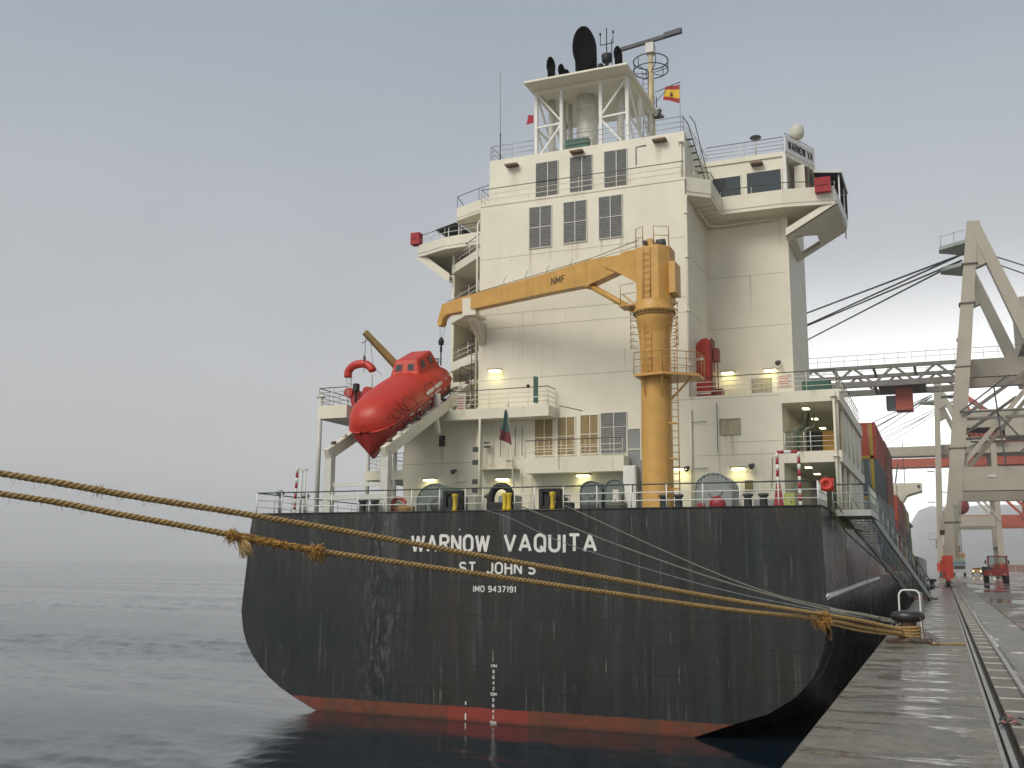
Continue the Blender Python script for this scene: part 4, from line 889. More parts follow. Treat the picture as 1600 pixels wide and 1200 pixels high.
fb((fx[0], FY, RZ-0.1), (fx[1], FY, zm+0.15)); fb((fx[0], FY, zm), (fx[1], FY, zm+0.05)); fb((fx[1], FY, zm), (fx[0], FY, FZ+0.1))
fb((fx[3], FY, RZ-0.1), (fx[2], FY, zm+0.1)); fb((fx[2], FY, zm), (fx[3], FY, zm+0.05)); fb((fx[2], FY, zm-0.1), (fx[3], FY, FZ+0.1))
fb((fx[0], FY, RZ-0.12), (fx[3], FY, RZ-0.12), 0.12)
for x in (fx[0], fx[3]):
    fb((x, FY, RZ-0.1), (x, 48.3, zm)); fb((x, 48.3, RZ-0.1), (x, 50.5, zm)); fb((x, FY, zm), (x, 50.5, zm)); fb((x, FY, zm), (x, 48.3, FZ)); fb((x, 48.3, zm), (x, 50.5, FZ))
def exhaust(x, y, r, mc, mh, mw=None):
    """round flue up to the roof, then a mitred mouth raked aft: mc = mouth centre, mh = half height"""
    mb = MB(); mb.tube((x, y, FZ), (x, y, RZ), r*0.93, 20, 0)
    for z in (26.6, 27.9, 29.2): mb.path([(x, y, z), (x, y, z+0.03)], r*0.96, 20, 0)
    o = mb.build('exhaust_pipe', exh, ship)
    mb = MB(); n = 28; c = V(mc); up = V((-0.09, 0.16, 0.98)).normalized(); mw = mw or r; vs = []
    for k in range(n): a = 2*PI*k/n; vs.append(V((x+r*math.cos(a), y-r*math.sin(a)*-1*0+ -r*math.sin(a)*-1, RZ+0.05)))
    def ring(f, off):
        for k in range(n): a = 2*PI*k/n; vs.append(c+V((1, 0.1, 0))*mw*f*math.cos(a)+up*mh*f*math.sin(a)+V((0, off, 0)))
    # back ring gives the mouth its body; then lip, then recessed black throat
    base = vs[:]; vs.clear()
    for k in range(n): a = 2*PI*k/n; vs.append(V((x+r*math.cos(a), y+r*math.sin(a), RZ+0.05)))
    ring(0.97, mw*0.55); ring(1.0, 0.0); ring(0.9, 0.0); ring(0.86, 0.25)
    fs = [(i*n+k, i*n+(k+1) % n, (i+1)*n+(k+1) % n, (i+1)*n+k) for i in range(4) for k in range(n)]+[tuple(range(4*n, 5*n))]
    mb.add(vs, fs, 0, True); mb.build('exhaust_mouth', soot, o, recalc=False)
exhaust(-15.75, 47.6, 0.60, (-15.56, 46.5, 32.14), 1.34, 0.60)
exhaust(-17.6, 47.3, 0.2, (-17.51, 46.8, 31.64), 0.56, 0.22); exhaust(-17.1, 47.7, 0.16, (-17.06, 47.2, 31.5), 0.38, 0.17); exhaust(-16.85, 48.1, 0.13, (-16.85, 47.4, 31.35), 0.26, 0.17); exhaust(-13.85, 47.3, 0.2, (-13.83, 46.8, 31.57), 0.50, 0.21)
mb = MB(); mb.box(-16.05, -14.85, 45.0, 45.35, 25.97, 26.45); mb.build('green_locker_box', green, ship)
# ---- masts
mb = MB(); mastm = mat('mast_buff_paint', (0.50, 0.42, 0.24), 0.5, var=0.2, rust=0.4)
mb.path([(-13.2, 51, 25.9), (-13.2, 51, 30.5), (-13.18, 51, 33.6)], 0.2, 12, 0, rr=[0.26, 0.2, 0.13]); mast = mb.build('radar_mast', mastm, ship)
mb = MB(); mb.box(-13.4, -12.96, 50.75, 51.25, 33.5, 34.08); mb.build('radar_gearbox', offw, ship)
mb = MB(); mb.bar((-14.9, 51.2, 34.2), (-11.35, 50.5, 34.2), 0.16, 0.2, 0); mb.bar((-12.3, 50.63, 34.22), (-11.3, 50.42, 34.22), 0.2, 0.27, 0); mb.build('radar_scanner', dgrey, ship)
mb = MB()
for z in (32.5, 33.05): mb.path([(-13.18+0.95*math.cos(2*PI*k/20), 51+0.95*math.sin(2*PI*k/20), z) for k in range(20)], 0.035, 6, closed=True)
for k in range(6):
    a = 2*PI*k/6; mb.tube((-13.18+0.95*math.cos(a), 51+0.95*math.sin(a), 32.5), (-13.18+0.95*math.cos(a), 51+0.95*math.sin(a), 33.05), 0.025, 6); mb.tube((-13.18, 51, 32.35), (-13.18+0.95*math.cos(a), 51+0.95*math.sin(a), 32.5), 0.025, 6)
mb.build('mast_basket', dgrey, ship)
mb = MB(); mb.tube((-12.95, 51, 31.2), (-11.55, 51, 31.55), 0.025, 6); mb.tube((-12.95, 51, 30.6), (-12.2, 51, 31.35), 0.02, 6); mb.tube((-12.9, 51, 30.3), (-12.9, 51, 30.9), 0.03, 6); mb.build('signal_yard', dgrey, ship)
mb = MB(); mb.lathe((-12.75, 51, 29.75), [(0.02, 0), (0.15, 0.05), (0.1, 0.22), (0.16, 0.35), (0.04, 0.45)], 10); mb.box(-13.0, -12.5, 50.85, 51.1, 29.66, 29.75); mb.build('navigation_light', dgrey, ship)
ladder(ship, -13.45, 50.85, 26, 32.4, 0.3, dgrey)
mb = MB()
mb.tube((-15.24, 49.5, RZ+0.1), (-15.24, 49.5, 33.2), 0.10, 8); mb.tube((-15.24, 49.5, 33.2), (-15.24, 49.5, 34.7), 0.03, 6); mb.tube((-15.62, 49.5, 33.75), (-14.85, 49.5, 33.75), 0.028, 6)
for x in (-15.6, -14.87): mb.tube((x, 49.5, 33.75), (x, 49.5, 34.3), 0.02, 6); mb.lathe((x, 49.5, 34.3), [(0.01, 0), (0.06, 0.04), (0.05, 0.16), (0.01, 0.2)], 8)
mb.tube((-15.5, 49.5, 33.2), (-15.0, 49.5, 33.2), 0.03, 6); mb.lathe((-15.24, 49.5, 32.6), [(0.02, 0), (0.26, 0.1), (0.3, 0.5), (0.05, 0.6)], 10); mb.lathe((-15.6, 49.5, 32.3), [(0.02, 0), (0.16, 0.1), (0.16, 0.3), (0.02, 0.4)], 10); mb.tube((-15.6, 49.5, 32.5), (-15.24, 49.5, 32.5), 0.03, 6); mb.tube((-14.95, 49.5, RZ), (-14.95, 49.5, 34.0), 0.025, 6)
mb.build('light_mast', black, ship)
mb = MB(); mb.tube((-20.0, 46, 25.9), (-20.0, 46, 27.9), 0.03, 6); mb.path([(-20.0, 46, 27.9), (-20.05, 46, 31.3)], 0.012, 5); mb.lathe((-20.0, 46, 27.7), [(0.01, 0), (0.05, 0.1), (0.01, 0.25)], 8); mb.build('whip_antenna', dgrey, ship)

# ---- flags
def flag(name, label, corners, bands, group=None, wav=0.1, waves=2.0, vertical=False, emblem=None):
    """cloth from hoist line (a->b) to fly line (d->c), bands = [(share, material)]"""
    a, b, c, d = [V(p) for p in corners]; mb = MB(); nu, nv = 16, 12; th = 0.008
    nrm = (b-a).cross(d-a).normalized()
    def P(u, v): p = a.lerp(b, v).lerp(d.lerp(c, v), u); return p + nrm*wav*u*math.sin(waves*2*PI*(u+0.25*v))
    cum = []; s_ = 0
    for sh, m in bands: s_ += sh; cum.append(s_)
    for side in (0, 1):
        vs = [P(i/nu, j/nv)+nrm*th*side for j in range(nv+1) for i in range(nu+1)]; o = len(mb.v); mb.v += [tuple(v) for v in vs]
        for j in range(nv):
            t = (j+0.5)/nv; k = next(i for i, q in enumerate(cum) if t <= q+1e-6)
            for i in range(nu):
                mb.f.append((o+j*(nu+1)+i, o+j*(nu+1)+i+1, o+(j+1)*(nu+1)+i+1, o+(j+1)*(nu+1)+i)); mb.m.append(k); mb.s.append(True)
    return mb
t = thing('courtesy_flag', 'red and yellow striped flag flying from the halyard below the radar mast', 'flag', (-11.6, 51, 29.0))
mb = flag('', '', ((-11.62, 51, 31.40), (-11.62, 51, 30.32), (-12.55, 51, 30.72), (-12.4, 51, 31.40)), [(0.25, 0), (0.5, 0), (0.25, 0)], wav=0.07, waves=1.0)
mb.build('flag_cloth', [redplain, mat('flag_yellow', (0.7, 0.45, 0.02), 0.7, var=0.1), redplain], t, recalc=False)
mb = MB(); mb.lathe((-12.06, 50.96, 30.86), [(0.01, -0.03), (0.085, -0.03), (0.085, 0.0), (0.01, 0)], 10, 0, (0, 1, 0)); mb.box(-12.12, -12.0, 50.93, 50.955, 30.93, 31.0); mb.build('flag_emblem', mat('emblem_brown', (0.2, 0.05, 0.02), 0.7), t)
mb = MB(); mb.tube((-11.6, 51, 26.0), (-11.6, 51, 31.55), 0.01, 5); mb.build('halyard', dgrey, t)
t = thing('signal_flag', 'small plain red flag on the port side of the funnel frame', 'flag', (-18.1, 46, 27.9))
mb = flag('', '', ((-18.1, 45.9, 28.55), (-18.1, 45.9, 28.12), (-18.5, 45.9, 28.1), (-18.42, 45.9, 28.6)), [(1, 0)], wav=0.04, waves=1.2); mb.build('flag_cloth', redplain, t, recalc=False)
t = thing('stern_ensign', 'limp dark ensign hanging from the staff at the stern rail', 'flag', (-14.82, 35.75, DZ))
mb = MB(); mb.tube((-14.75, 35.75, DZ), (-15.14, 35.75, 11.75), 0.035, 8, r2=0.022); mb.box(-15.2, -15.08, 35.72, 35.78, 11.75, 11.79); mb.build('flagstaff', cream, t)
mb = flag('', '', ((-14.90, 35.68, 10.2), (-15.14, 35.68, 11.6), (-15.20, 35.68, 11.5), (-15.40, 35.68, 10.42)), [(0.32, 0), (0.36, 1), (0.32, 0)], wav=0.10, waves=1.3)
mb.build('flag_cloth', [mat('faded_maroon_cloth', (0.16, 0.03, 0.04), 0.8, var=0.3), mat('faded_teal_cloth', (0.06, 0.12, 0.11), 0.8, var=0.4)], t, recalc=False)

# ---- lamps on the house (lit)
def tube_lamp(x, y, z, w=0.55):
    mb = MB(); mb.box(x-w/2-0.06, x+w/2+0.06, y-0.34, y-0.02, z, z+0.05, 0); mb.box(x-w/2, x+w/2, y-0.32, y-0.06, z-0.07, z-0.001, 1); o = mb.build('deck_lamp', [MATS['brown_lamp_housing'], lampm], ship)
    L = bpy.data.objects.new('lamp_light', bpy.data.lights.new('lamp_light', 'AREA')); COL.objects.link(L); L.data.shape = 'RECTANGLE'; L.data.size = w; L.data.size_y = 0.2
    L.data.energy = 5.5; L.data.color = (1.0, 0.9, 0.42); L.location = (x, y-0.22, z-0.09); L.rotation_euler = (math.radians(-25), 0, 0); adopt(L, o)
for x, y, z in ((-22.75, HY, 9.72), (-18.9, HY, 9.66), (-14.9, HY, 9.73), (-7.85, HY, 9.85), (-10.35, HY, 9.9), (-19.35, HY, 14.9), (-9.1, BY, 14.98), (-7.05, BY, 14.98)): tube_lamp(x, y, z)
for z in (15.9, 18.62): mb = MB(); mb.lathe((-20.8, 46.8, z-0.14), [(0.02, 0), (0.12, 0.02), (0.12, 0.12), (0.02, 0.13)], 10); mb.build('bay_lamp', lampm, ship)
# searchlights, speakers, small fittings
for x, y, z in ((-21.35, HY, 10.12), (-10.0, HY, 9.95), (-7.2, HY, 9.98), (-6.6, BY, 15.35)):
    mb = MB(); mb.tube((x, y-0.02, z), (x, y-0.3, z+0.03), 0.025, 6); mb.lathe((x, y-0.22, z), [(0.02, 0), (0.08, 0.02), (0.13, 0.22), (0.02, 0.221)], 12, 0, (-0.4, -0.8, -0.5)); mb.build('deck_speaker', dgrey, ship)
mb = MB(); mb.path([(-11.35, HY-0.4, DZ), (-11.35, HY-0.4, 11.1), (-11.45, HY-0.45, 11.55), (-11.75, HY-0.5, 11.85)], 0.10, 10, 0); mb.lathe((-11.75, HY-0.5, 11.85), [(0.02, -0.02), (0.2, 0), (0.24, 0.16), (0.1, 0.161)], 14, 1, (-0.85, -0.3, 0.3)); mb.build('gooseneck_vent', [grey, black], ship)
# upper starboard deck
slab('upper_deck_edge', -24.3, -3.55, HY-0.05, HY+0.0, B2+0.0, B2+0.12, cream) if False else None
railing(ship, [(-9.7, HY+0.08, B2), (-3.7, HY+0.08, B2), (-3.7, 57.5, B2)], 0.85, 3, 1.2, 0.022, 0.014, topm=dgrey, m=cream)
window(-7.95, -7.08, 13.95, 14.60, BY, blind, (('h', 14.15),), 0.045, framem=MATS['window_rim'])
mb = MB(); mb.box(-6.75, -6.1, BY-0.03, BY-0.002, 14.1, 14.75, 0)
for k in range(5): mb.box(-6.70, -6.15-0.1*(k % 2), BY-0.034, BY-0.0305, 14.16+k*0.12, 14.20+k*0.12, 1)
mb.build('notice_board', [offw, mat('faded_red_print', (0.45, 0.1, 0.09), 0.6)], ship)
mb = MB(); mb.box(-21.05, -20.6, 43.5, 43.53, 12.95, 13.75, 0)
for k in range(6): mb.box(-21.0, -20.66-0.06*(k % 2), 43.494, 43.4995, 13.0+k*0.12, 13.05+k*0.12, 1)
mb.build('notice_board', [offw, MATS['faded_red_print']], ship)
mb = MB(); mb.lathe((-4.6, 45.6, B2+0.12), [(0.02, -0.5), (0.28, -0.5), (0.3, 0), (0.28, 0.5), (0.02, 0.5)], 14, 0, (1, 0, 0)); mb.box(-5.15, -4.05, 45.4, 45.8, B2, B2+0.1, 1); mb.box(-5.2, -4.0, 45.3, 45.9, B2+0.12, B2+0.62, 0)
tag(mb.build('tarpaulin_box', [green, steel], bevel=0.05), 'dark green tarpaulin covered box on the upper starboard deck behind the rail', 'box')
mb = MB(); mb.prism([(-16.98, 43.18, 13.05), (-16.75, 43.18, 13.0), (-16.75, 43.18, 14.25), (-16.98, 43.18, 14.3)], (0, 0.03, 0)); mb.box(-16.98, -16.75, 43.165, 43.179, 13.3, 13.34, 1)
tag(mb.build('stretcher_board', [green, white]), 'upright dark green board lashed to the balcony rail', 'board')
mb = MB(); mb.lathe((-17.25, 43.2, 13.85), [(0.01, -0.06), (0.09, -0.04), (0.09, 0.06), (0.01, 0.08)], 10); mb.tube((-17.25, 43.2, 13.75), (-17.25, 43.2, 13.82), 0.03, 6); tag(mb.build('alarm_bell', mat('maroon_paint', (0.12, 0.02, 0.02), 0.5)), 'small maroon bell lamp on top of the balcony rail', 'lamp')

# ---- port lifeboat platform
poly_slab('boat_platform', [(-26.6, 40.0), (-25.0, 40.0), (-25.0, 43.2), (-24.1, 43.2), (-24.1, 47.8), (-26.6, 47.8)], 12.32, 12.92)
railing(ship, [(-25.0, 40.05, 12.92), (-26.55, 40.05, 12.92), (-26.55, 47.8, 12.92)], 0.85, 3, 0.9, 0.022, 0.014, topm=dgrey, m=steel)
for y in (40.1, 47.2): mb = MB(); mb.tube((-26.5, y, DZ), (-26.5, y, 13.4 if y < 41 else 12.3), 0.11, 10); mb.box(-26.72, -26.3, y-0.14, y+0.14, 13.35, 13.41) if y < 41 else None; mb.build('pillar', offw, ship)
slab('side_deck', -26.6, -24.31, 44.4, 57, 9.78, 10.25)
railing(ship, [(-24.4, 44.45, 10.25), (-26.5, 44.45, 10.25), (-26.5, 56, 10.25)], 0.85, 3, 1.0, 0.018, 0.018, topm=dgrey)
for x, y in ((-24.9, 44.5), (-26.45, 44.5)): mb = MB(); mb.tube((x, y, DZ), (x, y, 12.3), 0.10, 10); mb.build('pillar', offw, ship)
# ---- launching ramp (two inclined beams, four legs, rollers)
rampt = thing('lifeboat_ramp', 'cream inclined launching ramp with rollers and legs carrying the orange lifeboat', 'ramp', (-22.8, 37.6, DZ))
al = math.atan2(4.24, 8.56)
def RP(x, y, dz=0): return (x, y, 10.60+(y-37.5)*math.tan(al)+dz)
for x, tag_ in ((-21.42, 0), (-24.22, 1)):
    y1 = 46.2
    mb = MB(); mb.bar(RP(x, 37.3, -0.22), RP(x, y1, -0.22), 0.24, 0.50); mb.build('ramp_beam', cream, rampt)
    mb = MB(); mb.bar((x, 37.55, DZ), (x, 37.55, 10.42), 0.34, 0.34, up=(0, 1, 0)); mb.build('ramp_leg', offw, rampt)
    mb = MB(); mb.bar((x, 42.3, 11.7) if tag_ == 0 else (x, 42.3, DZ), (x, 42.0, 12.5), 0.2, 0.2, up=(0, 1, 0)); mb.build('ramp_leg', cream, rampt)
    for k in range(10):
        y = 37.8+k*0.85
        xi = x+(0.0)
        mb = MB(); mb.lathe((xi, y, RP(x, y)[2]+0.10), [(0.01, -0.09), (0.09, -0.08), (0.09, 0.08), (0.01, 0.09)], 10, 0, (1, 0, 0)); mb.box(xi-0.11, xi-0.08, y-0.07, y+0.07, RP(x, y)[2]-0.05, RP(x, y)[2]+0.1); mb.build('ramp_roller', rustm if k % 3 == 0 else offw, rampt)
mb = MB(); mb.bar((-24.22, 37.6, 9.0), (-21.42, 37.6, 9.0), 0.12, 0.16); mb.build('cross_beam', offw, rampt)
mb = MB(); mb.bar((-24.2, 37.5, DZ+0.75), (-21.4, 37.5, DZ+0.75), 0.3, 0.22); mb.build('cross_beam', offw, rampt)
mb = MB(); mb.bar(RP(-24.22, 46.1, -0.2), RP(-21.42, 46.1, -0.2), 0.2, 0.3); mb.build('cross_beam', cream, rampt)
mb = MB(); mb.bar(RP(-21.3, 42.0, 0.1), RP(-21.3, 41.9, 0.75), 0.3, 0.08, up=(0, 1, 0)); mb.build('ramp_stopper', offw, rampt)
# boarding platform behind the boat
poly_slab('embarkation_platform', [(-23.4, 46.3), (-20.5, 45.2), (-20.5, 49), (-23.4, 49)], 14.55, 14.67)
railing(ship, [(-21.0, 45.4, 14.67), (-22.0, 45.8, 14.67), (-22.0, 47.5, 14.67)], 0.85, 1, 0.9, 0.028, 0.022, m=dgrey)

# ---- free-fall lifeboat
boat = thing('lifeboat', 'enclosed orange-red free-fall lifeboat pointing nose down on its ramp', 'lifeboat', (-22.8, 41.5, 12.5))
e1 = V((0, -math.cos(al), -math.sin(al))); e3 = V((0, -math.sin(al), math.cos(al))); e2 = V((1, 0, 0))
BO = V((-22.82, 45.15, RP(0, 45.15)[2]+0.16)) + e1*0.35 - e3*0.52
def BP(s, x, h): return BO + e1*s + e2*x + e3*h
#        s     w     zk    zch   zg    zt   wt
St = [(0.00, 0.85, 0.20, 0.40, 0.95, 1.55, 0.60), (0.25, 1.02, 0.06, 0.30, 0.96, 1.75, 0.74), (1.2, 1.24, 0.0, 0.24, 0.98, 2.0, 0.90), (2.4, 1.36, 0.0, 0.24, 1.0, 2.14, 0.98), (3.6, 1.40, -0.02, 0.24, 1.02, 2.18, 0.98), (4.8, 1.39, -0.06, 0.24, 1.0, 2.16, 0.98), (5.6, 1.35, -0.16, 0.24, 0.96, 2.10, 0.96), (6.3, 1.26, -0.30, 0.24, 0.90, 2.0, 0.92), (6.8, 1.12, -0.44, 0.22, 0.84, 1.86, 0.84), (7.15, 0.92, -0.54, 0.22, 0.78, 1.66, 0.70), (7.38, 0.62, -0.50, 0.26, 0.74, 1.40, 0.48), (7.46, 0.22, -0.36, 0.3, 0.72, 1.12, 0.16)]
def bsec(w, zk, zc, zg, zt, wt):
    h = [(0, zk), (w*0.35, zk+(zc-zk)*0.45), (w*0.78, zc), (w*0.96, (zc+zg)/2), (w, zg)]
    c = [(w*1.03, zg+0.02), (w*0.99, zg+(zt-zg)*0.35), (w*0.86, zg+(zt-zg)*0.68), (wt*0.72, zg+(zt-zg)*0.92), (wt*0.3, zt), (0, zt)]
    return h, c
def half_loft(which, mats, name):
    mb = MB(); rows = []
    for (s, w, zk, zc, zg, zt, wt) in St:
        p = bsec(w, zk, zc, zg, zt, wt)[which]
        full = [(-x, z) for x, z in p[::-1]] + [(x, z) for x, z in p[1:]] if which == 0 else [(x, z) for x, z in p] + [(-x, z) for x, z in p[-2::-1]]
        rows.append([BP(s, x, z) for x, z in full])
    n = len(rows[0]); vs = [v for r in rows for v in r]
    fs = [(j*n+i, j*n+i+1, (j+1)*n+i+1, (j+1)*n+i) for j in range(len(rows)-1) for i in range(n-1)]
    mb.add(vs, fs, 0, True); mb.add(rows[0], [tuple(range(n))], 0); mb.add(rows[-1], [tuple(range(n))], 0)
    o = mb.build(name, mats, boat)
    return o
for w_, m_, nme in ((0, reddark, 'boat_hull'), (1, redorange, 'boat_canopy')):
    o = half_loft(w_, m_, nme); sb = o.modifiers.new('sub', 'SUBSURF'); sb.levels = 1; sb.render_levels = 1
def bsurf(s, h, out=0.0):
    for A, B in zip(St, St[1:]):
        if A[0] <= s <= B[0]:
            t = (s-A[0])/(B[0]-A[0]); w, zk, zc, zg, zt, wt = [A[i]+(B[i]-A[i])*t for i in range(1, 7)]
            lo_, up_ = bsec(w, zk, zc, zg, zt, wt); pts = lo_+up_
            for p, q in zip(pts, pts[1:]):
                if p[1] <= h <= q[1] and q[1] > p[1]:
                    u = (h-p[1])/(q[1]-p[1]); x = p[0]+(q[0]-p[0])*u; return BP(s, x+out, h)
            return BP(s, 0.0, zt+out)
    return BP(s, 0, h)
# beak keel under the bow
mb = MB(); mb.prism([BP(5.6, -0.07, -0.10), BP(6.9, -0.07, -0.50), BP(7.2, -0.07, -0.56), BP(7.38, -0.07, -0.3), BP(7.2, -0.07, 0.3), BP(5.6, -0.07, 0.2)], (0.14, 0, 0)); mb.build('boat_stem', reddark, boat)
# fender strake at the gunwale
for sgn in (-1, 1): mb = MB(); mb.path(smoothpts([BP(s, sgn*w*1.0, zg+0.01) for (s, w, zk, zc, zg, zt, wt) in St], 0.3), 0.045, 6); mb.build('boat_strake', redorange, boat)
# steering tower near the stern
mb = MB()
lo = [BP(0.55, -0.76, 1.6), BP(0.55, 0.76, 1.6), BP(3.25, 0.86, 1.78), BP(3.25, -0.86, 1.78)]; hi = [BP(0.95, -0.56, 2.68), BP(0.95, 0.56, 2.68), BP(2.60, 0.60, 2.68), BP(2.60, -0.60, 2.68)]
mb.add(lo+hi, [(0, 1, 2, 3), (4, 5, 6, 7), (0, 1, 5, 4), (1, 2, 6, 5), (2, 3, 7, 6), (3, 0, 4, 7)]); mb.build('steering_tower', redorange, boat, bevel=0.12)
def towerwin(a, b, c, d, name='boat_window'):
    n = (b-a).cross(d-a).normalized()*0.02; 
    mb = MB(); mb.prism([a-n, b-n, c-n, d-n], n*2.2); w = mb.build(name, mat('boat_window_rim', (0.25, 0.03, 0.02), 0.5), boat)
    q = (a+b+c+d)/4; s = 0.78; mb = MB(); mb.prism([q+(p-q)*s+n*1.1 for p in (a, b, c, d)], n*0.3); mb.build('boat_glass', glass, w)
    mb = MB(); mb.prism([q+(p-q)*s-n*1.4 for p in (a, b, c, d)], n*0.3); mb.build('boat_glass', glass, w)
def lerp(a, b, t): return a+(b-a)*t
F0, F1, F2, F3 = lo[3], lo[2], hi[2], hi[3]           # forward face
for u0, u1 in ((0.14, 0.40), (0.60, 0.86)):
    q = [lerp(lerp(F0, F1, u), lerp(F3, F2, u), v) for u, v in ((u0, 0.48), (u1, 0.48), (u1, 0.80), (u0, 0.80))]; towerwin(*q)
G0, G1, G2, G3 = lo[2], lo[1], hi[1], hi[2]           # starboard face
for u0, u1 in ((0.16, 0.36), (0.62, 0.80)):
    q = [lerp(lerp(G0, G1, u), lerp(G3, G2, u), v) for u, v in ((u0, 0.45), (u1, 0.45), (u1, 0.85), (u0, 0.85))]; towerwin(*q)
# side hatch, ports, hand lines, reflective dashes, lettering
mb = MB(); mb.path(smoothpts([bsurf(2.9, 1.12, 0.01), bsurf(3.75, 1.12, 0.01), bsurf(3.7, 1.6, 0.01), bsurf(2.95, 1.6, 0.01), bsurf(2.9, 1.12, 0.01)], 0.2), 0.018, 6); mb.build('side_hatch', reddark, boat)
for s in (1.4, 3.3, 4.6, 5.6): mb = MB(); mb.lathe(bsurf(s, 0.62, -0.02), [(0.01, 0), (0.10, 0), (0.12, 0.04), (0.01, 0.05)], 14, 0, e2+e3*-0.15); mb.build('boat_port', reddark, boat)
for s_ in (0.9, 2.2, 4.95, 6.05):
    mb = MB(); mb.path(smoothpts([bsurf(s_, h, 0.008) for h in (0.3, 0.6, 0.95, 1.2, 1.5, 1.75)], 0.15), 0.012, 5); mb.build('moulded_seam', reddark, boat)
def strip(s0, L, h, wd=0.045):
    mb = MB()
    for k in range(3):
        a, b = bsurf(s0+L*k/3, h, 0.012), bsurf(s0+L*(k+1)/3, h, 0.012); mb.bar(a, b, 0.02, wd, up=e3)
    mb.build('reflective_strip', refl, boat)
for a_ in ((0.5, 0.28, 0.82), (1.5, 0.3, 0.84), (2.5, 0.2, 0.84), (3.4, 0.3, 0.84), (4.5, 0.4, 0.84), (5.3, 0.35, 0.86), (6.1, 0.3, 0.3), (1.2, 0.2, 1.3), (0.5, 0.25, 1.25), (5.6, 0.3, 0.45)): strip(*a_)
for (s, x) in ((3.9, 0.45), (4.7, 0.35), (4.2, -0.35), (5.3, 0.25)):
    zt_ = 2.06-0.25*x*x-max(0, s-4.8)*0.11
    mb = MB(); mb.bar(BP(s, x-0.12, zt_), BP(s+0.05, x+0.12, zt_-0.05), 0.05, 0.03, up=e3); mb.build('reflective_strip', refl, boat)
nn = V((0.9, 0, 0))
stroke_text('WARNOW VAQUITA', 'boat_name', refl, boat, bsurf(3.9, 1.22, 0.03), (bsurf(1.9, 1.22, 0.03)-bsurf(3.9, 1.22, 0.03)), (bsurf(3, 1.45, 0.03)-bsurf(3, 1.2, 0.03)), 1.9, 0.16, 0.02, sw=0.24)
stroke_text("ST. JOHN'S", 'boat_home_port', refl, boat, bsurf(3.6, 1.04, 0.03), (bsurf(2.4, 1.04, 0.03)-bsurf(3.6, 1.04, 0.03)), (bsurf(3, 1.2, 0.03)-bsurf(3, 1.04, 0.03)), 1.2, 0.09, 0.02, sw=0.24)
mb = MB(); mb.path(smoothpts([bsurf(s, h, 0.03) for s, h in ((0.8, 1.0), (1.6, 0.8), (2.4, 1.0), (3.2, 0.8), (4.0, 1.0), (4.8, 0.8), (5.6, 1.0), (6.3, 0.82), (6.8, 0.98))], 0.12), 0.012, 5); mb.build('grab_line', reddark, boat)
ml = mat('maroon_line', (0.07, 0.012, 0.01), 0.7)
for P_ in ([(5.2, 1.5), (5.5, 1.7), (5.9, 1.5), (5.7, 1.2), (6.2, 1.25)], [(6.2, 1.7), (6.1, 1.3), (5.4, 1.05)], [(6.5, 1.5), (6.3, 1.15), (6.6, 0.95)], [(4.3, 1.15), (5.0, 1.12), (5.9, 1.08)], [(6.75, 1.35), (6.7, 1.1), (6.4, 1.0)]):
    mb = MB(); mb.path(smoothpts([bsurf(s, h, 0.02) for s, h in P_], 0.08), 0.014, 5); mb.build('bow_line', ml, boat)
for P_ in ([(5.0, 0.9), (5.0, -0.5)], [(6.0, 0.7), (6.0, -0.6)]): pass
for s, h in ((6.9, 0.75), (6.6, 0.6), (6.95, 1.2), (5.0, 0.7), (6.2, 0.7)): mb = MB(); mb.lathe(bsurf(s, h, 0.0), [(0.01, 0), (0.045, 0), (0.03, 0.05), (0.01, 0.05)], 8, 0, e2+e1*0.4); mb.build('deck_eye', ml, boat)
mb = MB(); mb.path([BP(0.15, -0.35, 1.7), BP(-0.1, -0.35, 1.95), BP(-0.1, 0.35, 1.95), BP(0.15, 0.35, 1.7)], 0.04, 8); mb.build('stern_frame', dgrey, boat)
mb = MB(); mb.lathe(BP(-0.22, 0, 0.55), [(0.36, -0.1), (0.40, 0), (0.36, 0.12), (0.34, 0.0)], 18, 0, e1); mb.build('propeller_guard', rustm, boat)
for sgn in (-1.22, 1.22): mb = MB(); mb.bar(BP(0.9, sgn, 0.56), BP(6.0, sgn, 0.56), 0.16, 0.1, up=e3); mb.build('launch_skid', dgrey, boat)

# ---- rescue boat with righting bag, on the port platform
rb = thing('rescue_boat', 'small red rescue boat stern-on with arched righting bag over black outboard', 'rescue boat', (-26.0, 43.0, 13.3))
mb = MB()
for sgn, L in ((-1, 0.62), (1, 0.62)):
    mb.path(smoothpts([(-25.95+sgn*0.52, 42.4, 13.95), (-25.95+sgn*0.55, 44.5, 14.0), (-25.95+sgn*0.3, 45.8, 14.2), (-25.95, 46.2, 14.3)], 0.3), 0.24, 12)
mb.build('rubber_tube', red, rb)
mb = MB(); mb.prism([(-26.45, 42.5, 13.85), (-26.3, 42.5, 13.3), (-25.6, 42.5, 13.3), (-25.45, 42.5, 13.85)], (0, 3.2, 0)); mb.build('boat_hull', mat('crimson_gelcoat', (0.36, 0.02, 0.03), 0.4), rb)
mb = MB(); mb.box(-26.1, -25.85, 42.2, 42.5, 13.95, 14.35); mb.box(-26.02, -25.93, 42.25, 42.4, 13.4, 13.95); mb.build('outboard_motor', black, rb, bevel=0.04)
mb = MB(); mb.path(smoothpts([(-26.62, 42.6, 14.75), (-26.60, 42.6, 15.05), (-26.35, 42.6, 15.3), (-25.95, 42.6, 15.38), (-25.6, 42.6, 15.33), (-25.3, 42.6, 15.12), (-25.22, 42.6, 14.98)], 0.08), 0.2, 12); mb.build('righting_bag', redorange, rb)
mb = MB()
for x in (-26.5, -25.3): mb.path([(x, 42.7, 13.9), (x, 42.7, 14.8)], 0.025, 6)
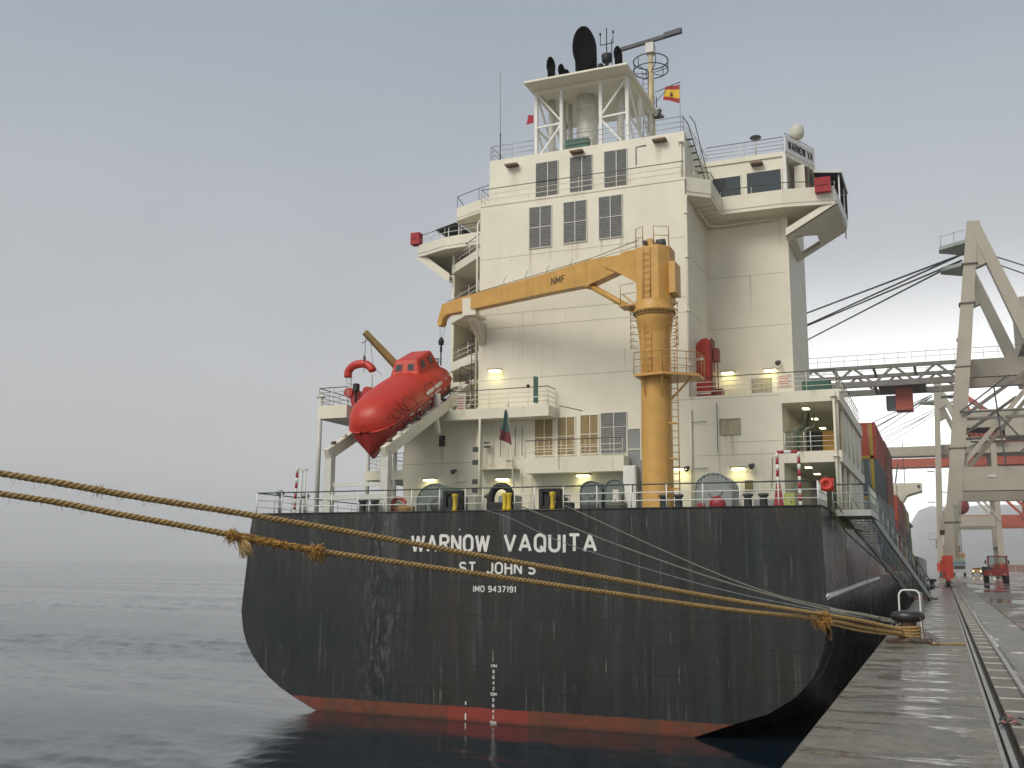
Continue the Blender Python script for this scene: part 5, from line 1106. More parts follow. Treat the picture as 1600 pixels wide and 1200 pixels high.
mb.path([(-26.7, 42.6, 14.7), (-26.7, 42.6, 14.45), (-26.45, 42.6, 14.4)], 0.02, 5); mb.build('bag_frame', steel, rb)
mb = MB(); mb.box(-26.5, -25.4, 42.9, 43.1, 12.92, 13.35); mb.box(-26.5, -25.4, 44.9, 45.1, 12.92, 13.35); tag(mb.build('boat_cradle', rustm), 'low steel cradle under the small red rescue boat', 'cradle')
# olive davit arm leaning aft over the port platform
dv = thing('rescue_davit', 'olive yellow davit arm leaning up and out behind the lifeboat', 'davit', (-23.9, 42.8, 12.92))
mb = MB(); mb.bar((-24.1, 43.2, 12.92), (-24.1, 43.2, 14.9), 0.4, 0.4, up=(0, 1, 0)); mb.build('davit_post', mat('olive_davit_paint', (0.33, 0.24, 0.07), 0.5, var=0.15, rust=0.4), dv)
mb = MB(); mb.bar((-23.85, 43.2, 14.9), (-25.15, 41.6, 16.72), 0.34, 0.34, w2=0.24, h2=0.24, m=0); mb.build('davit_arm', MATS['olive_davit_paint'], dv)
mb = MB(); mb.path([(-25.1, 41.62, 16.6), (-25.12, 41.62, 14.7)], 0.015, 5); mb.lathe((-25.12, 41.62, 15.3), [(0.02, 0), (0.08, 0.1), (0.02, 0.3)], 8); mb.path([(-24.9, 41.8, 16.3), (-24.7, 41.7, 15.0), (-24.3, 41.9, 14.6)], 0.012, 5); mb.path([(-25.35, 41.7, 16.2), (-25.1, 41.62, 16.25), (-24.85, 41.62, 16.4)], 0.02, 5); mb.build('davit_fall', dgrey, dv)

# ---- deck crane
crane = thing('deck_crane', 'ochre pedestal crane with long jib reaching over to the lifeboat', 'crane', (-10.1, 39, DZ))
CX, CY = -10.1, 39.0
mb = MB(); mb.lathe((CX, CY, 0), [(0.62, DZ), (0.60, DZ+0.1), (0.585, 12.8), (0.60, 13.6), (0.62, 14.6), (0.65, 14.75), (0.65, 14.9), (0.68, 14.95), (0.68, 15.1), (0.71, 15.15), (0.71, 15.3), (0.74, 15.35), (0.74, 15.55)], 32); mb.build('crane_pedestal', orange, crane)
mb = MB(); mb.lathe((CX, CY, 15.55), [(0.70, 0), (0.80, 0.02), (0.80, 0.14), (0.84, 0.16), (0.84, 0.26), (0.78, 0.30), (0.78, 0.62)], 32); mb.build('slew_ring', orange, crane)
mb = MB()
for k in range(28): a = 2*PI*k/28; mb.tube((CX+0.83*math.cos(a), CY+0.83*math.sin(a), 15.63), (CX+0.83*math.cos(a), CY+0.83*math.sin(a), 15.70), 0.03, 6)
mb.build('ring_bolts', dgrey, crane)
hd = [(-10.72, 38.5), (-9.75, 38.35), (-9.35, 38.75), (-9.35, 39.6), (-10.0, 39.8), (-10.72, 39.6)]
mb = MB(); mb.prism([(x, y, 16.1) for x, y in hd], (0, 0, 2.3)); mb.build('crane_head', orange, crane, bevel=0.05)
mb = MB(); mb.box(-9.36, -9.08, 38.45, 39.35, 16.35, 17.65); mb.build('control_box', orange, crane, bevel=0.03)
mb = MB(); mb.prism([(-10.45, 38.7, 18.4), (-10.0, 38.7, 18.4), (-10.1, 38.7, 18.78), (-10.3, 38.7, 18.78)], (0, 0.8, 0)); mb.build('sheave_bracket', orange, crane)
mb = MB(); mb.lathe((-9.98, 39.0, 18.62), [(0.05, 0), (0.17, 0.02), (0.17, 0.36), (0.05, 0.4)], 14, 0, (1, 0, 0)); mb.lathe((-10.35, 38.66, 18.6), [(0.02, 0), (0.1, 0.0), (0.1, 0.04), (0.02, 0.05)], 10, 0, (0, -1, 0)); mb.build('hoist_motor', dgrey, crane)
for pts in ([(-10.72, 38.6, 18.38), (-10.72, 38.6, 19.2), (-10.42, 38.55, 19.25), (-10.42, 38.55, 18.4)], [(-9.95, 38.45, 18.4), (-9.95, 38.45, 19.2), (-9.4, 38.75, 19.2), (-9.4, 38.75, 18.4)]):
    mb = MB(); mb.path(smoothpts(pts, 0.3) if False else pts, 0.022, 6); mb.tube(V(pts[0])+V((0, 0, .42)), V(pts[3])+V((0, 0, .42)), 0.016, 6); mb.build('head_guard_rail', mat('ochre_rail', (0.42, 0.24, 0.08), 0.5), crane)
ladder(crane, -10.25, 38.36, 16.15, 18.3, 0.3, orange, step=0.26); ladder(crane, -10.25, CY-0.66, 12.9, 15.5, 0.3, orange, step=0.26)
ladder(crane, -9.30, CY-0.2, DZ, 15.4, 0.26, MATS['ochre_rail'], name='side_ladder', r=0.024)
for z in (8.6, 9.8, 11.2): mb = MB(); mb.bar((-9.6, CY-0.2, z), (-9.25, CY-0.2, z), 0.06, 0.06); mb.build('ladder_bracket', orange, crane)
# ladder cage hoops on both sides
for sx in (-1, 1):
    mb = MB(); xc = CX+sx*0.80
    for k in range(7):
        z = 14.35+k*0.28; mb.path([(xc+sx*(-0.05+0.22*math.sin(a)), CY-0.1+0.25*math.cos(a), z+0.03*math.sin(3*a)) for a in [PI*q/8 for q in range(9)]], 0.018, 5)
    mb.tube((xc+sx*0.17, CY-0.1, 14.3), (xc+sx*0.17, CY-0.1, 16.1), 0.014, 5)
    mb.build('cage_hoops', MATS['ochre_rail'], crane)
# service platform
pp = [(-10.75, 38.15), (-9.55, 37.95), (-8.35, 38.9), (-8.35, 40.0), (-9.8, 40.3), (-10.75, 39.8)]
mb = MB(); mb.prism([(x, y, 13.02) for x, y in pp], (0, 0, 0.10)); mb.build('service_platform', orange, crane)
mb = MB(); mb.bar((-10.5, 38.3, 13.0), (-10.35, 38.5, 12.2), 0.06, 0.06); mb.bar((-9.6, 38.1, 13.0), (-9.75, 38.5, 12.3), 0.06, 0.06); mb.bar((-8.7, 39.1, 13.0), (-9.55, 39.0, 12.1), 0.08, 0.08); mb.build('platform_brace', orange, crane)
railing(crane, [(x, y, 13.12) for x, y in pp[:4]], 0.85, 2, 0.55, 0.02, 0.018, m=MATS['ochre_rail'], name='platform_railing')
# jib
J0 = V((-10.4, 39.1, 17.95)); J1 = V((-20.05, 42.9, 17.98)); jd = (J1-J0).normalized(); jr = jd.cross(V((0, 0, 1))).normalized(); JT = J1+jd*2.0
def JP(s, h, w): return J0+jd*s+V((0, 0, h))+jr*w
Lj = (JT-J0).length
mb = MB()
prof = [(0.0, 0.42, -0.22), (0.6, 0.50, -0.40), (1.2, 0.55, -0.18), (2.9, 0.58, -0.50), (5.0, 0.50, -0.44), (Lj-1.5, 0.42, -0.36), (Lj-0.3, 0.30, -0.30), (Lj+0.2, 0.16, -0.42), (Lj+0.32, -0.2, -0.85)]
prof = [(0.2, 0.40, 0.0), (2.9, 0.60, -0.50), (5.5, 0.48, -0.42), (Lj-1.4, 0.36, -0.34), (Lj-0.45, 0.28, -0.30)]
vs = []
for s, a, b in prof:
    wd = 0.24 if s < Lj-1 else 0.2
    vs += [JP(s, a, -wd), JP(s, a, wd), JP(s, b, wd), JP(s, b, -wd)]
n = len(prof); fs = [(i*4+k, i*4+(k+1) % 4, (i+1)*4+(k+1) % 4, (i+1)*4+k) for i in range(n-1) for k in range(4)] + [(0, 1, 2, 3), ((n-1)*4, (n-1)*4+3, (n-1)*4+2, (n-1)*4+1)]
mb.add(vs, fs); jib = mb.build('jib', orange, crane)
mb = MB(); mb.prism([JP(Lj-0.45, 0.28, -0.17), JP(Lj-0.05, 0.30, -0.17), JP(Lj+0.30, -0.55, -0.17), JP(Lj+0.22, -0.82, -0.17), JP(Lj-0.02, -0.78, -0.17), JP(Lj-0.12, -0.45, -0.17), JP(Lj-0.45, -0.30, -0.17)], jr*0.34); mb.build('jib_head', orange, crane, bevel=0.03)
mb = MB(); mb.prism([JP(0.0, 0.5, -0.3), JP(1.0, 0.55, -0.3), JP(2.0, 0.1, -0.3), JP(1.2, -0.35, -0.3), JP(0.2, -1.0, -0.3)], jr*0.6); mb.build('jib_root', orange, crane)
mb = MB(); mb.tube(JP(0.7, -1.95, 0), JP(2.9, -0.55, 0), 0.13, 12); mb.tube(JP(2.1, -1.05, 0), JP(3.1, -0.45, 0), 0.07, 10); mb.lathe(JP(3.05, -0.5, -0.25), [(0.02, 0), (0.13, 0.0), (0.13, 0.5), (0.02, 0.5)], 12, 0, jr); mb.build('luffing_cylinder', orange, crane)
mb = MB(); mb.box(-11.5, -10.75, 38.7, 39.5, 16.05, 16.12); mb.bar((-10.8, 38.8, 16.05), (-11.4, 39.0, 16.6), 0.05, 0.05); mb.build('side_step', orange, crane)
rl = MB()
rl.path([(-11.45, 38.75, 16.12), (-11.45, 38.75, 16.95), (-10.8, 38.6, 16.95)], 0.018, 5); rl.path([(-11.45, 38.75, 16.55), (-10.8, 38.6, 16.55)], 0.015, 5); rl.build('step_rail', MATS['ochre_rail'], crane)
nx = -jd
q = JP(5.3, -0.12, 0.245); lab_dir = -jd
side = jr if jr.y < 0 else -jr
lx = jd*-1 if (jd*-1).cross(V((0, 0, 1))).dot(side) > 0 else jd
stroke_text('NMF', 'maker_lettering', black, jib, JP(5.05, -0.13, 0)+side*0.243, lx, V((0, 0, 1)), 0.80, 0.32, 0.006, sw=0.16)
mb = MB()
for s in (4.2, 5.6, 6.9, 8.3): mb.path([JP(s, 0.45, 0.1), JP(s+0.05, 0.75, 0.12), JP(s-0.12, 0.95, 0.1)], 0.012, 4)
mb.path([JP(0.4, 1.0, 0), JP(3.0, 0.72, 0), JP(Lj-0.2, 0.42, 0)], 0.016, 5); mb.path([JP(0.4, 0.8, 0.1), JP(3.0, 0.68, 0.1)], 0.012, 5); mb.build('jib_wire', dgrey, crane)
ht = JP(Lj+0.15, -0.75, 0)
mb = MB(); mb.tube(ht+V((-.10, 0, 0)), ht+V((-.05, 0, -0.62)), 0.010, 5); mb.tube(ht+V((.28, 0, 0.25)), ht+V((.05, 0, -0.62)), 0.010, 5); mb.build('hoist_wire', dgrey, crane)
mb = MB(); mb.lathe(ht+V((0, 0, -1.02)), [(0.02, 0), (0.13, 0.06), (0.15, 0.24), (0.08, 0.4), (0.02, 0.44)], 12); mb.lathe(ht+V((0, 0, -1.35)), [(0.02, 0), (0.06, 0.02), (0.06, 0.3), (0.02, 0.34)], 8); mb.path([ht+V((0, 0, -1.35)), ht+V((0, 0, -2.0))], 0.035, 6); mb.build('hook_block', black, crane)

# ---- tall red housing beside the bridge block
t = thing('red_housing', 'tall red upright boat-shaped housing on the upper deck right of the crane', 'housing', (-9.7, 46, B2))
mb = MB(); mb.prism([(-10.05, 45.9, 13.3), (-9.28, 45.9, 13.3), (-9.28, 45.9, 15.95), (-9.45, 45.9, 16.1), (-9.75, 45.9, 16.05), (-9.98, 45.9, 15.7), (-10.08, 45.9, 15.2)], (0, 0.7, 0)); mb.build('shell', red, t, bevel=0.04)
mb = MB(); mb.box(-9.27, -9.2, 45.85, 46.6, 13.3, 16.05); mb.build('spine', mat('dark_red_paint', (0.16, 0.015, 0.012), 0.5), t)
mb = MB(); mb.box(-10.1, -9.6, 45.86, 45.899, 15.05, 15.16); mb.box(-10.05, -9.3, 45.86, 45.899, 13.45, 13.52); mb.build('white_strap', white, t)
mb = MB(); mb.box(-9.19, -8.95, 46.0, 46.5, 15.0, 15.6); mb.path([(-9.0, 46.1, 13.1), (-9.0, 46.1, 15.0)], 0.03, 6); mb.box(-9.15, -8.8, 46.0, 46.5, 13.15, 13.7); mb.build('winch_gear', MATS['dark_red_paint'], t)
mb = MB(); mb.box(-10.2, -9.0, 45.8, 46.8, B2, 13.28); mb.build('plinth', dgrey, t)

# ---- mooring deck gear
def winch(x0, x1, y, h, label, inner=None, depth=1.5, m=winch_green):
    r = (x1-x0)/2; xc = (x0+x1)/2
    t = thing('mooring_winch', label, 'winch', (xc, y+depth/2, DZ), 'covered winches on the mooring deck')
    mb = MB(); a0 = []; hz = DZ+h-r*0.85
    prof = [(x0, DZ)] + [(xc-r*math.cos(a), hz+r*0.85*math.sin(a)) for a in [PI*k/14 for k in range(15)]] + [(x1, DZ)]
    mb.prism([(x, y, z) for x, z in prof], (0, depth, 0)); mb.build('winch_cover', m, t)
    mb = MB(); mb.path([(x, y-0.01, z) for x, z in prof], 0.025, 6); mb.build('cover_rim', m, t)
    mb = MB()
    for q in range(11):
        a = PI*(q+0.5)/11; mb.lathe((xc-0.9*r*math.cos(a), y-0.001, hz+0.76*r*math.sin(a)), [(0.02, 0), (0.025, 0), (0.02, 0.03), (0.005, 0.03)], 6, 0, (0, -1, 0))
    mb.build('cover_bolts', dgrey, t, kind='stuff')
    mb = MB(); mb.path(smoothpts([(xc-0.3*r, y-0.03, hz-0.15), (xc-0.1*r, y-0.03, hz-0.32), (xc+0.25*r, y-0.03, hz-0.3), (xc+0.5*r, y-0.03, hz-0.12)], 0.1), 0.014, 5); mb.build('cover_handle', dgrey, t)
    mb = MB(); mb.lathe((xc+0.2*r, y-0.02, DZ+0.35), [(0.02, 0), (0.3*r+0.1, 0), (0.3*r+0.1, 0.05), (0.02, 0.06)], 16, 0, (0, -1, 0)); mb.box(x0+0.1*r, x0+0.5*r, y-0.05, y-0.002, DZ+0.1, DZ+0.4); mb.build('winch_gear', inner or dgrey, t)
    return t
winch(-20.15, -18.5, 38.0, 1.28, 'large grey green winch cover left of the draught post near the port fairlead')
winch(-13.45, -12.55, 39.5, 1.36, 'narrow domed grey winch cover below the lit shelf lamp, left one of a close pair')
winch(-12.40, -11.60, 39.5, 1.40, 'narrow domed grey green winch cover beside the tall white locker')
winch(-8.72, -7.30, 39.5, 1.55, 'wide grey winch cover right of the crane pedestal with a red drum side', inner=mat('crimson_drum', (0.28, 0.02, 0.03), 0.5), m=grey)
winch(-23.9, -22.9, 40.5, 0.9, 'low grey winch cover beneath the lifeboat ramp')
def locker(x0, x1, y0, y1, h, m, label, base=DZ, name='deck_locker'):
    t = thing(name, label, 'locker', ((x0+x1)/2, (y0+y1)/2, base)); mb = MB(); mb.box(x0, x1, y0, y1, base, base+h); mb.build('locker_body', m, t, bevel=0.015)
    mb = MB(); mb.box(x0+0.05, x1-0.05, y0-0.02, y0-0.001, base+0.08, base+h-0.08); mb.build('locker_door', m, t)
    mb = MB(); mb.box(x1-0.14, x1-0.1, y0-0.04, y0-0.021, base+h*0.45, base+h*0.6); mb.build('locker_handle', dgrey, t); return t
locker(-11.64, -11.12, 39.5, 40.2, 1.95, white, 'tall white locker standing against the crane pedestal')
locker(-11.12, -10.9, 39.9, 40.4, 2.2, grey, 'slim grey cabinet wedged between white locker and crane')
locker(-11.9, -11.66, 38.9, 39.3, 0.95, offw, 'small white control box with red print in front of the tall white locker')
locker(-17.75, -16.95, 41.0, 41.8, 0.95, grey, 'squat grey box behind the arched centre fairlead')
locker(-6.9, -6.0, 42.0, 42.6, 0.65, grey, 'long low grey box at the foot of the house right of the wide winch')
locker(-5.3, -4.9, 39.0, 39.5, 0.7, mat('faded_yellow_green', (0.35, 0.36, 0.10), 0.6), 'yellow green box beside the striped goalpost frame')
# life ring / red coil on the port side
mb = MB(); mb.path([(-21.05+0.3*math.cos(a), 38+0.05*math.sin(3*a), DZ+0.45+0.26*math.sin(a)) for a in [2*PI*k/20 for k in range(20)]], 0.09, 8, closed=True); mb.box(-21.6, -21.2, 38, 38.3, DZ, DZ+0.3)
tag(mb.build('hose_coil', mat('faded_red_hose', (0.35, 0.08, 0.06), 0.7, var=0.2)), 'faded red hose coil hung left of the big winch cover', 'hose')
# mooring bitts and small vents along the deck edge
def bitts(x, y, label):
    t = thing('mooring_bitts', label, 'bollard', (x, y, DZ), 'twin bitts on the mooring deck')
    for dx in (-0.28, 0.28):
        mb = MB(); mb.lathe((x+dx, y, DZ), [(0.15, 0), (0.14, 0.5), (0.19, 0.52), (0.19, 0.6), (0.02, 0.62)], 14); mb.build('post', dgrey, t)
    mb = MB(); mb.box(x-0.55, x+0.55, y-0.25, y+0.25, DZ-0.02, DZ+0.06); mb.build('base_plate', dgrey, t)
bitts(-21.9, 37.0, 'dark twin mooring bitts between lifeboat ramp leg and winch'); bitts(-9.15, 37.3, 'dark twin mooring bitts right of the crane foot'); bitts(-14.0, 38.2, 'dark twin mooring bitts behind the right fairlead'); bitts(-6.1, 37.6, 'dark twin mooring bitts near the striped goalpost frame')
for x, y, h in ((-25.9, 36.4, 1.05), (-24.9, 36.8, 0.9), (-24.6, 38.2, 1.1), (-17.95, 40.4, 1.0), (-13.75, 41.0, 0.9)):
    mb = MB(); mb.tube((x, y, DZ), (x, y, DZ+h*0.8), 0.07, 10); mb.lathe((x, y, DZ+h*0.8), [(0.07, 0), (0.19, 0.02), (0.19, 0.12), (0.08, 0.2), (0.01, 0.21)], 14); mb.build('mushroom_vent', grey if x < -24 else dgrey, ship)
def rope_coil(x, y, label, m):
    mb = MB()
    for k in range(4): mb.path([(x+(0.34-0.03*(k % 2))*math.cos(a), y+(0.34-0.03*(k % 2))*math.sin(a), DZ+0.04+0.07*k+0.01*math.sin(3*a)) for a in [2*PI*q/18 for q in range(18)]], 0.04, 6, closed=True)
    tag(mb.build('rope_coil', m, kind='stuff') if False else mb.build('rope_coil', m), label, 'rope coil')
rope_coil(-11.0, 36.6, 'coil of pale rope on the mooring deck in front of the small control box', ropeg); rope_coil(-19.9, 36.6, 'coil of golden rope on the mooring deck left of the boxed fairlead', ropem)
t = thing('hydraulic_pump', 'low dark hydraulic pump unit with red motor between arched and right fairleads', 'pump', (-14.4, 40, DZ))
mb = MB(); mb.box(-15.0, -14.0, 39.8, 40.4, DZ, DZ+0.55); mb.build('pump_body', dgrey, t, bevel=0.03)
mb = MB(); mb.lathe((-14.9, 40.1, DZ+0.78), [(0.02, 0), (0.17, 0), (0.19, 0.05), (0.19, 0.5), (0.1, 0.55)], 14, 0, (1, 0, 0)); mb.build('pump_motor', mat('oxide_red', (0.2, 0.05, 0.04), 0.5), t)
for k in range(4): mb = MB(); mb.path([(-14.9+0.25*k, 39.75, DZ+0.5), (-14.85+0.25*k, 39.6, DZ+0.3), (-14.8+0.25*k, 39.6, DZ)], 0.03, 6); mb.build('pump_hose', black, t)
railing(ship, [(-14.3, 38.9, DZ), (-13.7, 38.9, DZ)], 0.75, 3, 0.12, 0.016, 0.012, name='grating_screen', m=dgrey)
# fairleads
def fairlead(x, kind, label):
    t = thing('fairlead', label, 'fairlead', (x, 35.8, DZ), 'fairleads in the stern rail')
    mb = MB()
    if kind == 'arch':
        mb.path(smoothpts([(x-0.42, 35.75, DZ), (x-0.42, 35.75, DZ+0.55), (x-0.25, 35.75, DZ+0.86), (x, 35.75, DZ+0.95), (x+0.25, 35.75, DZ+0.86), (x+0.42, 35.75, DZ+0.5), (x+0.42, 35.75, DZ)], 0.12), 0.14, 10); mb.box(x-0.56, x+0.56, 35.6, 35.95, DZ-0.05, DZ+0.32)
    else:
        mb.box(x-0.42, x-0.26, 35.6, 35.95, DZ-0.05, DZ+0.8); mb.box(x+0.26, x+0.42, 35.6, 35.95, DZ-0.05, DZ+0.8); mb.box(x-0.26, x+0.26, 35.6, 35.95, DZ+0.66, DZ+0.8); mb.box(x-0.26, x+0.26, 35.6, 35.95, DZ-0.05, DZ+0.15); mb.box(x-0.26, x-0.02, 35.7, 35.9, DZ+0.15, DZ+0.66)
    mb.build('fairlead_frame', black, t, bevel=0.02)
    for dx in ((0.28, 0.46) if kind == 'arch' else (0.2,)):
        mb = MB(); mb.lathe((x+dx, 35.42, DZ-0.02), [(0.03, 0), (0.11, 0.02), (0.085, 0.12), (0.075, 0.3), (0.085, 0.5), (0.12, 0.6), (0.12, 0.66), (0.03, 0.68)], 14); mb.build('roller', yellow, t)
fairlead(-17.35, 'box', 'black boxed fairlead with yellow roller, left of the three at the stern'); fairlead(-15.35, 'arch', 'black arched fairlead with two yellow rollers above the ship name'); fairlead(-13.35, 'box', 'black boxed fairlead with yellow roller, right of the three at the stern')
# stern rail
deckrail = mat('dark_green_handrail', (0.05, 0.07, 0.06), 0.5)
for a, b in ((-26.4, -17.85), (-12.75, -3.7)): railing(ship, [(a, TY+0.1, DZ), (b, TY+0.1, DZ)], 0.86, 2, 1.25, 0.026, 0.026, topm=deckrail, m=white)
railing(ship, [(-16.75, TY+0.1, DZ), (-16.0, TY+0.1, DZ)], 0.86, 2, 0.75, 0.022, 0.024, topm=deckrail, m=white); railing(ship, [(-14.7, TY+0.1, DZ), (-13.9, TY+0.1, DZ)], 0.86, 2, 0.75, 0.022, 0.024, topm=deckrail, m=white)
mb = MB(); mb.tube((-17.9, TY+0.1, DZ+0.86), (-12.7, TY+0.1, DZ+0.86), 0.024, 6); mb.build('top_rail', deckrail, ship)
railing(ship, [(-26.42, TY+0.1, DZ), (-26.42, 58, DZ)], 0.86, 2, 1.25, 0.024, 0.026, topm=deckrail, m=white)
railing(ship, [(-3.7, TY+0.1, DZ), (-3.7, 38.2, DZ)], 0.86, 2, 0.35, 0.024, 0.03, topm=deckrail, m=white)
# striped frames
def striped(name, pts, r, label, cat):
    mats = [white, mat('stripe_red', (0.35, 0.02, 0.03), 0.5)]; mb = MB(); k = 0
    for a, b in zip(pts, pts[1:]):
        a, b = V(a), V(b); n = max(1, round((b-a).length/0.22))
        for i in range(n): mb.tube(a.lerp(b, i/n), a.lerp(b, (i+1)/n), r, 8, k % 2); k += 1
    return tag(mb.build(name, mats), label, cat)
striped('striped_goalpost', [(-5.08, 36.1, DZ), (-5.08, 36.1, 9.62), (-4.35, 36.1, 9.62), (-4.35, 36.1, DZ)], 0.055, 'red and white striped goalpost frame on the starboard deck corner', 'frame')
mb = MB(); mb.prism([(-5.25, 36.0, DZ), (-4.9, 36.0, DZ), (-5.02, 36.0, DZ+0.85), (-5.12, 36.0, DZ+0.85)], (0, 0.2, 0)); tag(mb.build('red_cone', MATS['stripe_red']), 'dark red cone shaped guard at the foot of the striped goalpost', 'cone')
striped('striped_pole', [(-25.5, 36.9, DZ), (-25.42, 36.9, 9.75)], 0.06, 'red and white striped pole on the port deck corner', 'pole')
mb = MB(); mb.tube((-25.2, 36.9, DZ), (-25.2, 36.9, 9.6), 0.05, 8); mb.tube((-25.0, 36.9, DZ), (-25.0, 36.9, 9.62), 0.035, 8); mb.box(-25.3, -24.95, 36.85, 36.95, 9.6, 9.68); mb.build('pipe_stand', offw, ship)
mb = MB(); mb.lathe((-3.5, 36.3, DZ+0.78), [(0.09, -0.05), (0.17, -0.08), (0.24, -0.05), (0.26, 0), (0.24, 0.05), (0.17, 0.08), (0.09, 0.05), (0.09, -0.05)], 20, 0, (0.1, -1, 0.3)); mb.box(-3.6, -3.25, 36.34, 36.5, DZ+0.55, DZ+1.0)
tag(mb.build('lifebuoy', redorange), 'orange-red lifebuoy hung on the starboard corner of the stern rail', 'lifebuoy')

# ================================================================ GANGWAY
gw = thing('gangway', 'weathered aluminium gangway sloping from the stern corner down to the quay', 'gangway', (-2.0, 50, QZ))
mb = MB(); mb.box(-3.55, -2.25, 38.4, 42.9, 7.58, 7.68); mb.box(-3.55, -2.2, 38.35, 38.42, 7.5, 7.72); mb.box(-2.25, -2.19, 38.4, 42.9, 7.5, 7.72); mb.build('top_platform', steel, gw)
GA, GB = V((-2.85, 42.7, 7.62)), V((-1.12, 56.2, 4.22)); gd = (GB-GA); gl = gd.length; gdn = gd.normalized(); gr = gdn.cross(V((0, 0, 1))).normalized(); gu = gr.cross(gdn)
for s in (-1, 1):
    mb = MB(); mb.bar(GA+gr*0.46*s, GB+gr*0.46*s, 0.07, 0.26); mb.build('stringer', gangm, gw)
    mb = MB(); n = 13; 
    mb.path([GA+gr*0.44*s+gu*0.95, GB+gr*0.44*s+gu*0.95], 0.03, 6); mb.path([GA+gr*0.44*s+gu*0.5, GB+gr*0.44*s+gu*0.5], 0.022, 6)
    for k in range(n+1): p = GA+gd*(k/n)+gr*0.44*s; mb.tube(p, p+gu*0.95, 0.022, 6)
    mb.build('gangway_railing', gangm, gw)
for k in range(38):
    p = GA+gd*((k+0.5)/38); mb = MB(); mb.bar(p-gr*0.40, p+gr*0.40, 0.20, 0.03); mb.build('tread', mat('dark_tread', (0.12, 0.13, 0.12), 0.5, var=0.3), gw)
mb = MB(); mb.lathe(GB+gr*-0.4+V((0, 0.1, -0.06)), [(0.02, -0.05), (0.12, -0.05), (0.12, 0.05), (0.02, 0.05)], 14, 0, (1, 0, 0)); mb.lathe(GB+gr*0.4+V((0, 0.1, -0.06)), [(0.02, -0.05), (0.12, -0.05), (0.12, 0.05), (0.02, 0.05)], 14, 0, (1, 0, 0)); mb.build('foot_roller', rubber, gw)
mb = MB(); mb.path([(-3.5, 37.0, 7.7), (-3.2, 40, 6.95), (-2.3, 47.2, 5.7), (-1.9, 51, 5.0)], 0.03, 6); mb.path([(-3.3, 37.2, 7.9), (-2.9, 41.5, 6.9), (-2.2, 47.2, 5.9)], 0.022, 6); mb.build('bridle_wire', dgrey, gw)
railing(gw, [(-3.5, 38.45, 7.68), (-2.25, 38.45, 7.68), (-2.25, 42.6, 7.68)], 0.95, 2, 0.8, 0.026, 0.022, m=gangm, topm=dgrey, name='platform_railing')
# safety net drape below the gangway: net as thin lines
mb = MB()
for k in range(22):
    y = 37.2+k*0.28; mb.path([(-3.45, y, 7.75), (-3.3, y+0.1, 7.3), (-3.1+0.02*k, y+0.25, 7.05)], 0.01, 4)
for j in range(4): mb.path([(-3.42+0.1*j, 37.2, 7.6-0.17*j), (-3.35+0.14*j, 43.3, 7.5-0.18*j)], 0.01, 4)
tag(mb.build('safety_net', mat('olive_net', (0.12, 0.12, 0.05), 0.8)), 'olive safety net draped below the gangway top platform', 'net')
# ---- bollard beside it at the gangway foot and quay furniture
def quay_bollard(x, y, label, scale=1.0):
    t = thing('quay_bollard', label, 'bollard', (x, y, QZ), 'mooring bollards along the quay edge')
    mb = MB(); mb.prism([(x-0.5*scale, y-0.42*scale, QZ), (x+0.5*scale, y-0.42*scale, QZ), (x+0.5*scale, y+0.42*scale, QZ), (x-0.5*scale, y+0.42*scale, QZ)], (0, 0, 0.06)); mb.build('base_plate', rustm, t, bevel=0.02)
    mb = MB(); mb.lathe((x, y, QZ+0.06), [(0.30*scale, 0), (0.22*scale, 0.06), (0.18*scale, 0.18), (0.18*scale, 0.36*scale), (0.21*scale, 0.44*scale)], 24); mb.build('bollard_post', rustm, t)
    # mushroom head, wider across the quay
    mb = MB(); vs = []; rings = [(0.20, 0.42), (0.33, 0.46), (0.37, 0.53), (0.36, 0.60), (0.28, 0.655), (0.12, 0.675), (0.001, 0.68)]; n = 28
    for r, z in rings:
        for k in range(n): a = 2*PI*k/n; vs.append((x+r*1.02*scale*math.cos(a), y+r*0.8*scale*math.sin(a), QZ+0.02+z*scale))
    mb.add(vs, [(i*n+k, i*n+(k+1) % n, (i+1)*n+(k+1) % n, (i+1)*n+k) for i in range(len(rings)-1) for k in range(n)], 0, True); mb.build('bollard_head', mat('black_bollard_paint', (0.025, 0.023, 0.022), 0.35, var=0.4, vscale=6, bump=0.5, bscale=10, rust=0.4), t)
    return t
BX, BYY = -0.80, 25.55
b1 = quay_bollard(BX, BYY, 'black mushroom bollard holding the golden hawsers, nearest on the quay')
quay_bollard(-0.85, 58.5, 'dark mushroom bollard under the foot of the gangway', 1.1); quay_bollard(-0.85, 92, 'small distant mushroom bollard on the quay edge beyond the gangway')
mb = MB(); hy = 26.35; mb.path(smoothpts([(-1.0, hy, QZ), (-1.0, hy, QZ+0.7), (-0.99, hy, QZ+1.05), (-0.93, hy, QZ+1.13), (-0.6, hy, QZ+1.13), (-0.54, hy, QZ+1.05), (-0.53, hy, QZ+0.7), (-0.53, hy, QZ)], 0.06), 0.022, 8); mb.tube((-1.0, hy, QZ+0.62), (-0.53, hy, QZ+0.62), 0.018, 8); mb.path([(-0.6, hy, QZ+1.12), (-0.5, hy+0.3, QZ+1.05), (-0.48, hy+0.5, QZ+0.5)], 0.02, 8)
tag(mb.build('ladder_hoop', white), 'white painted tube handrail hoop behind the rope-wrapped bollard', 'handrail')
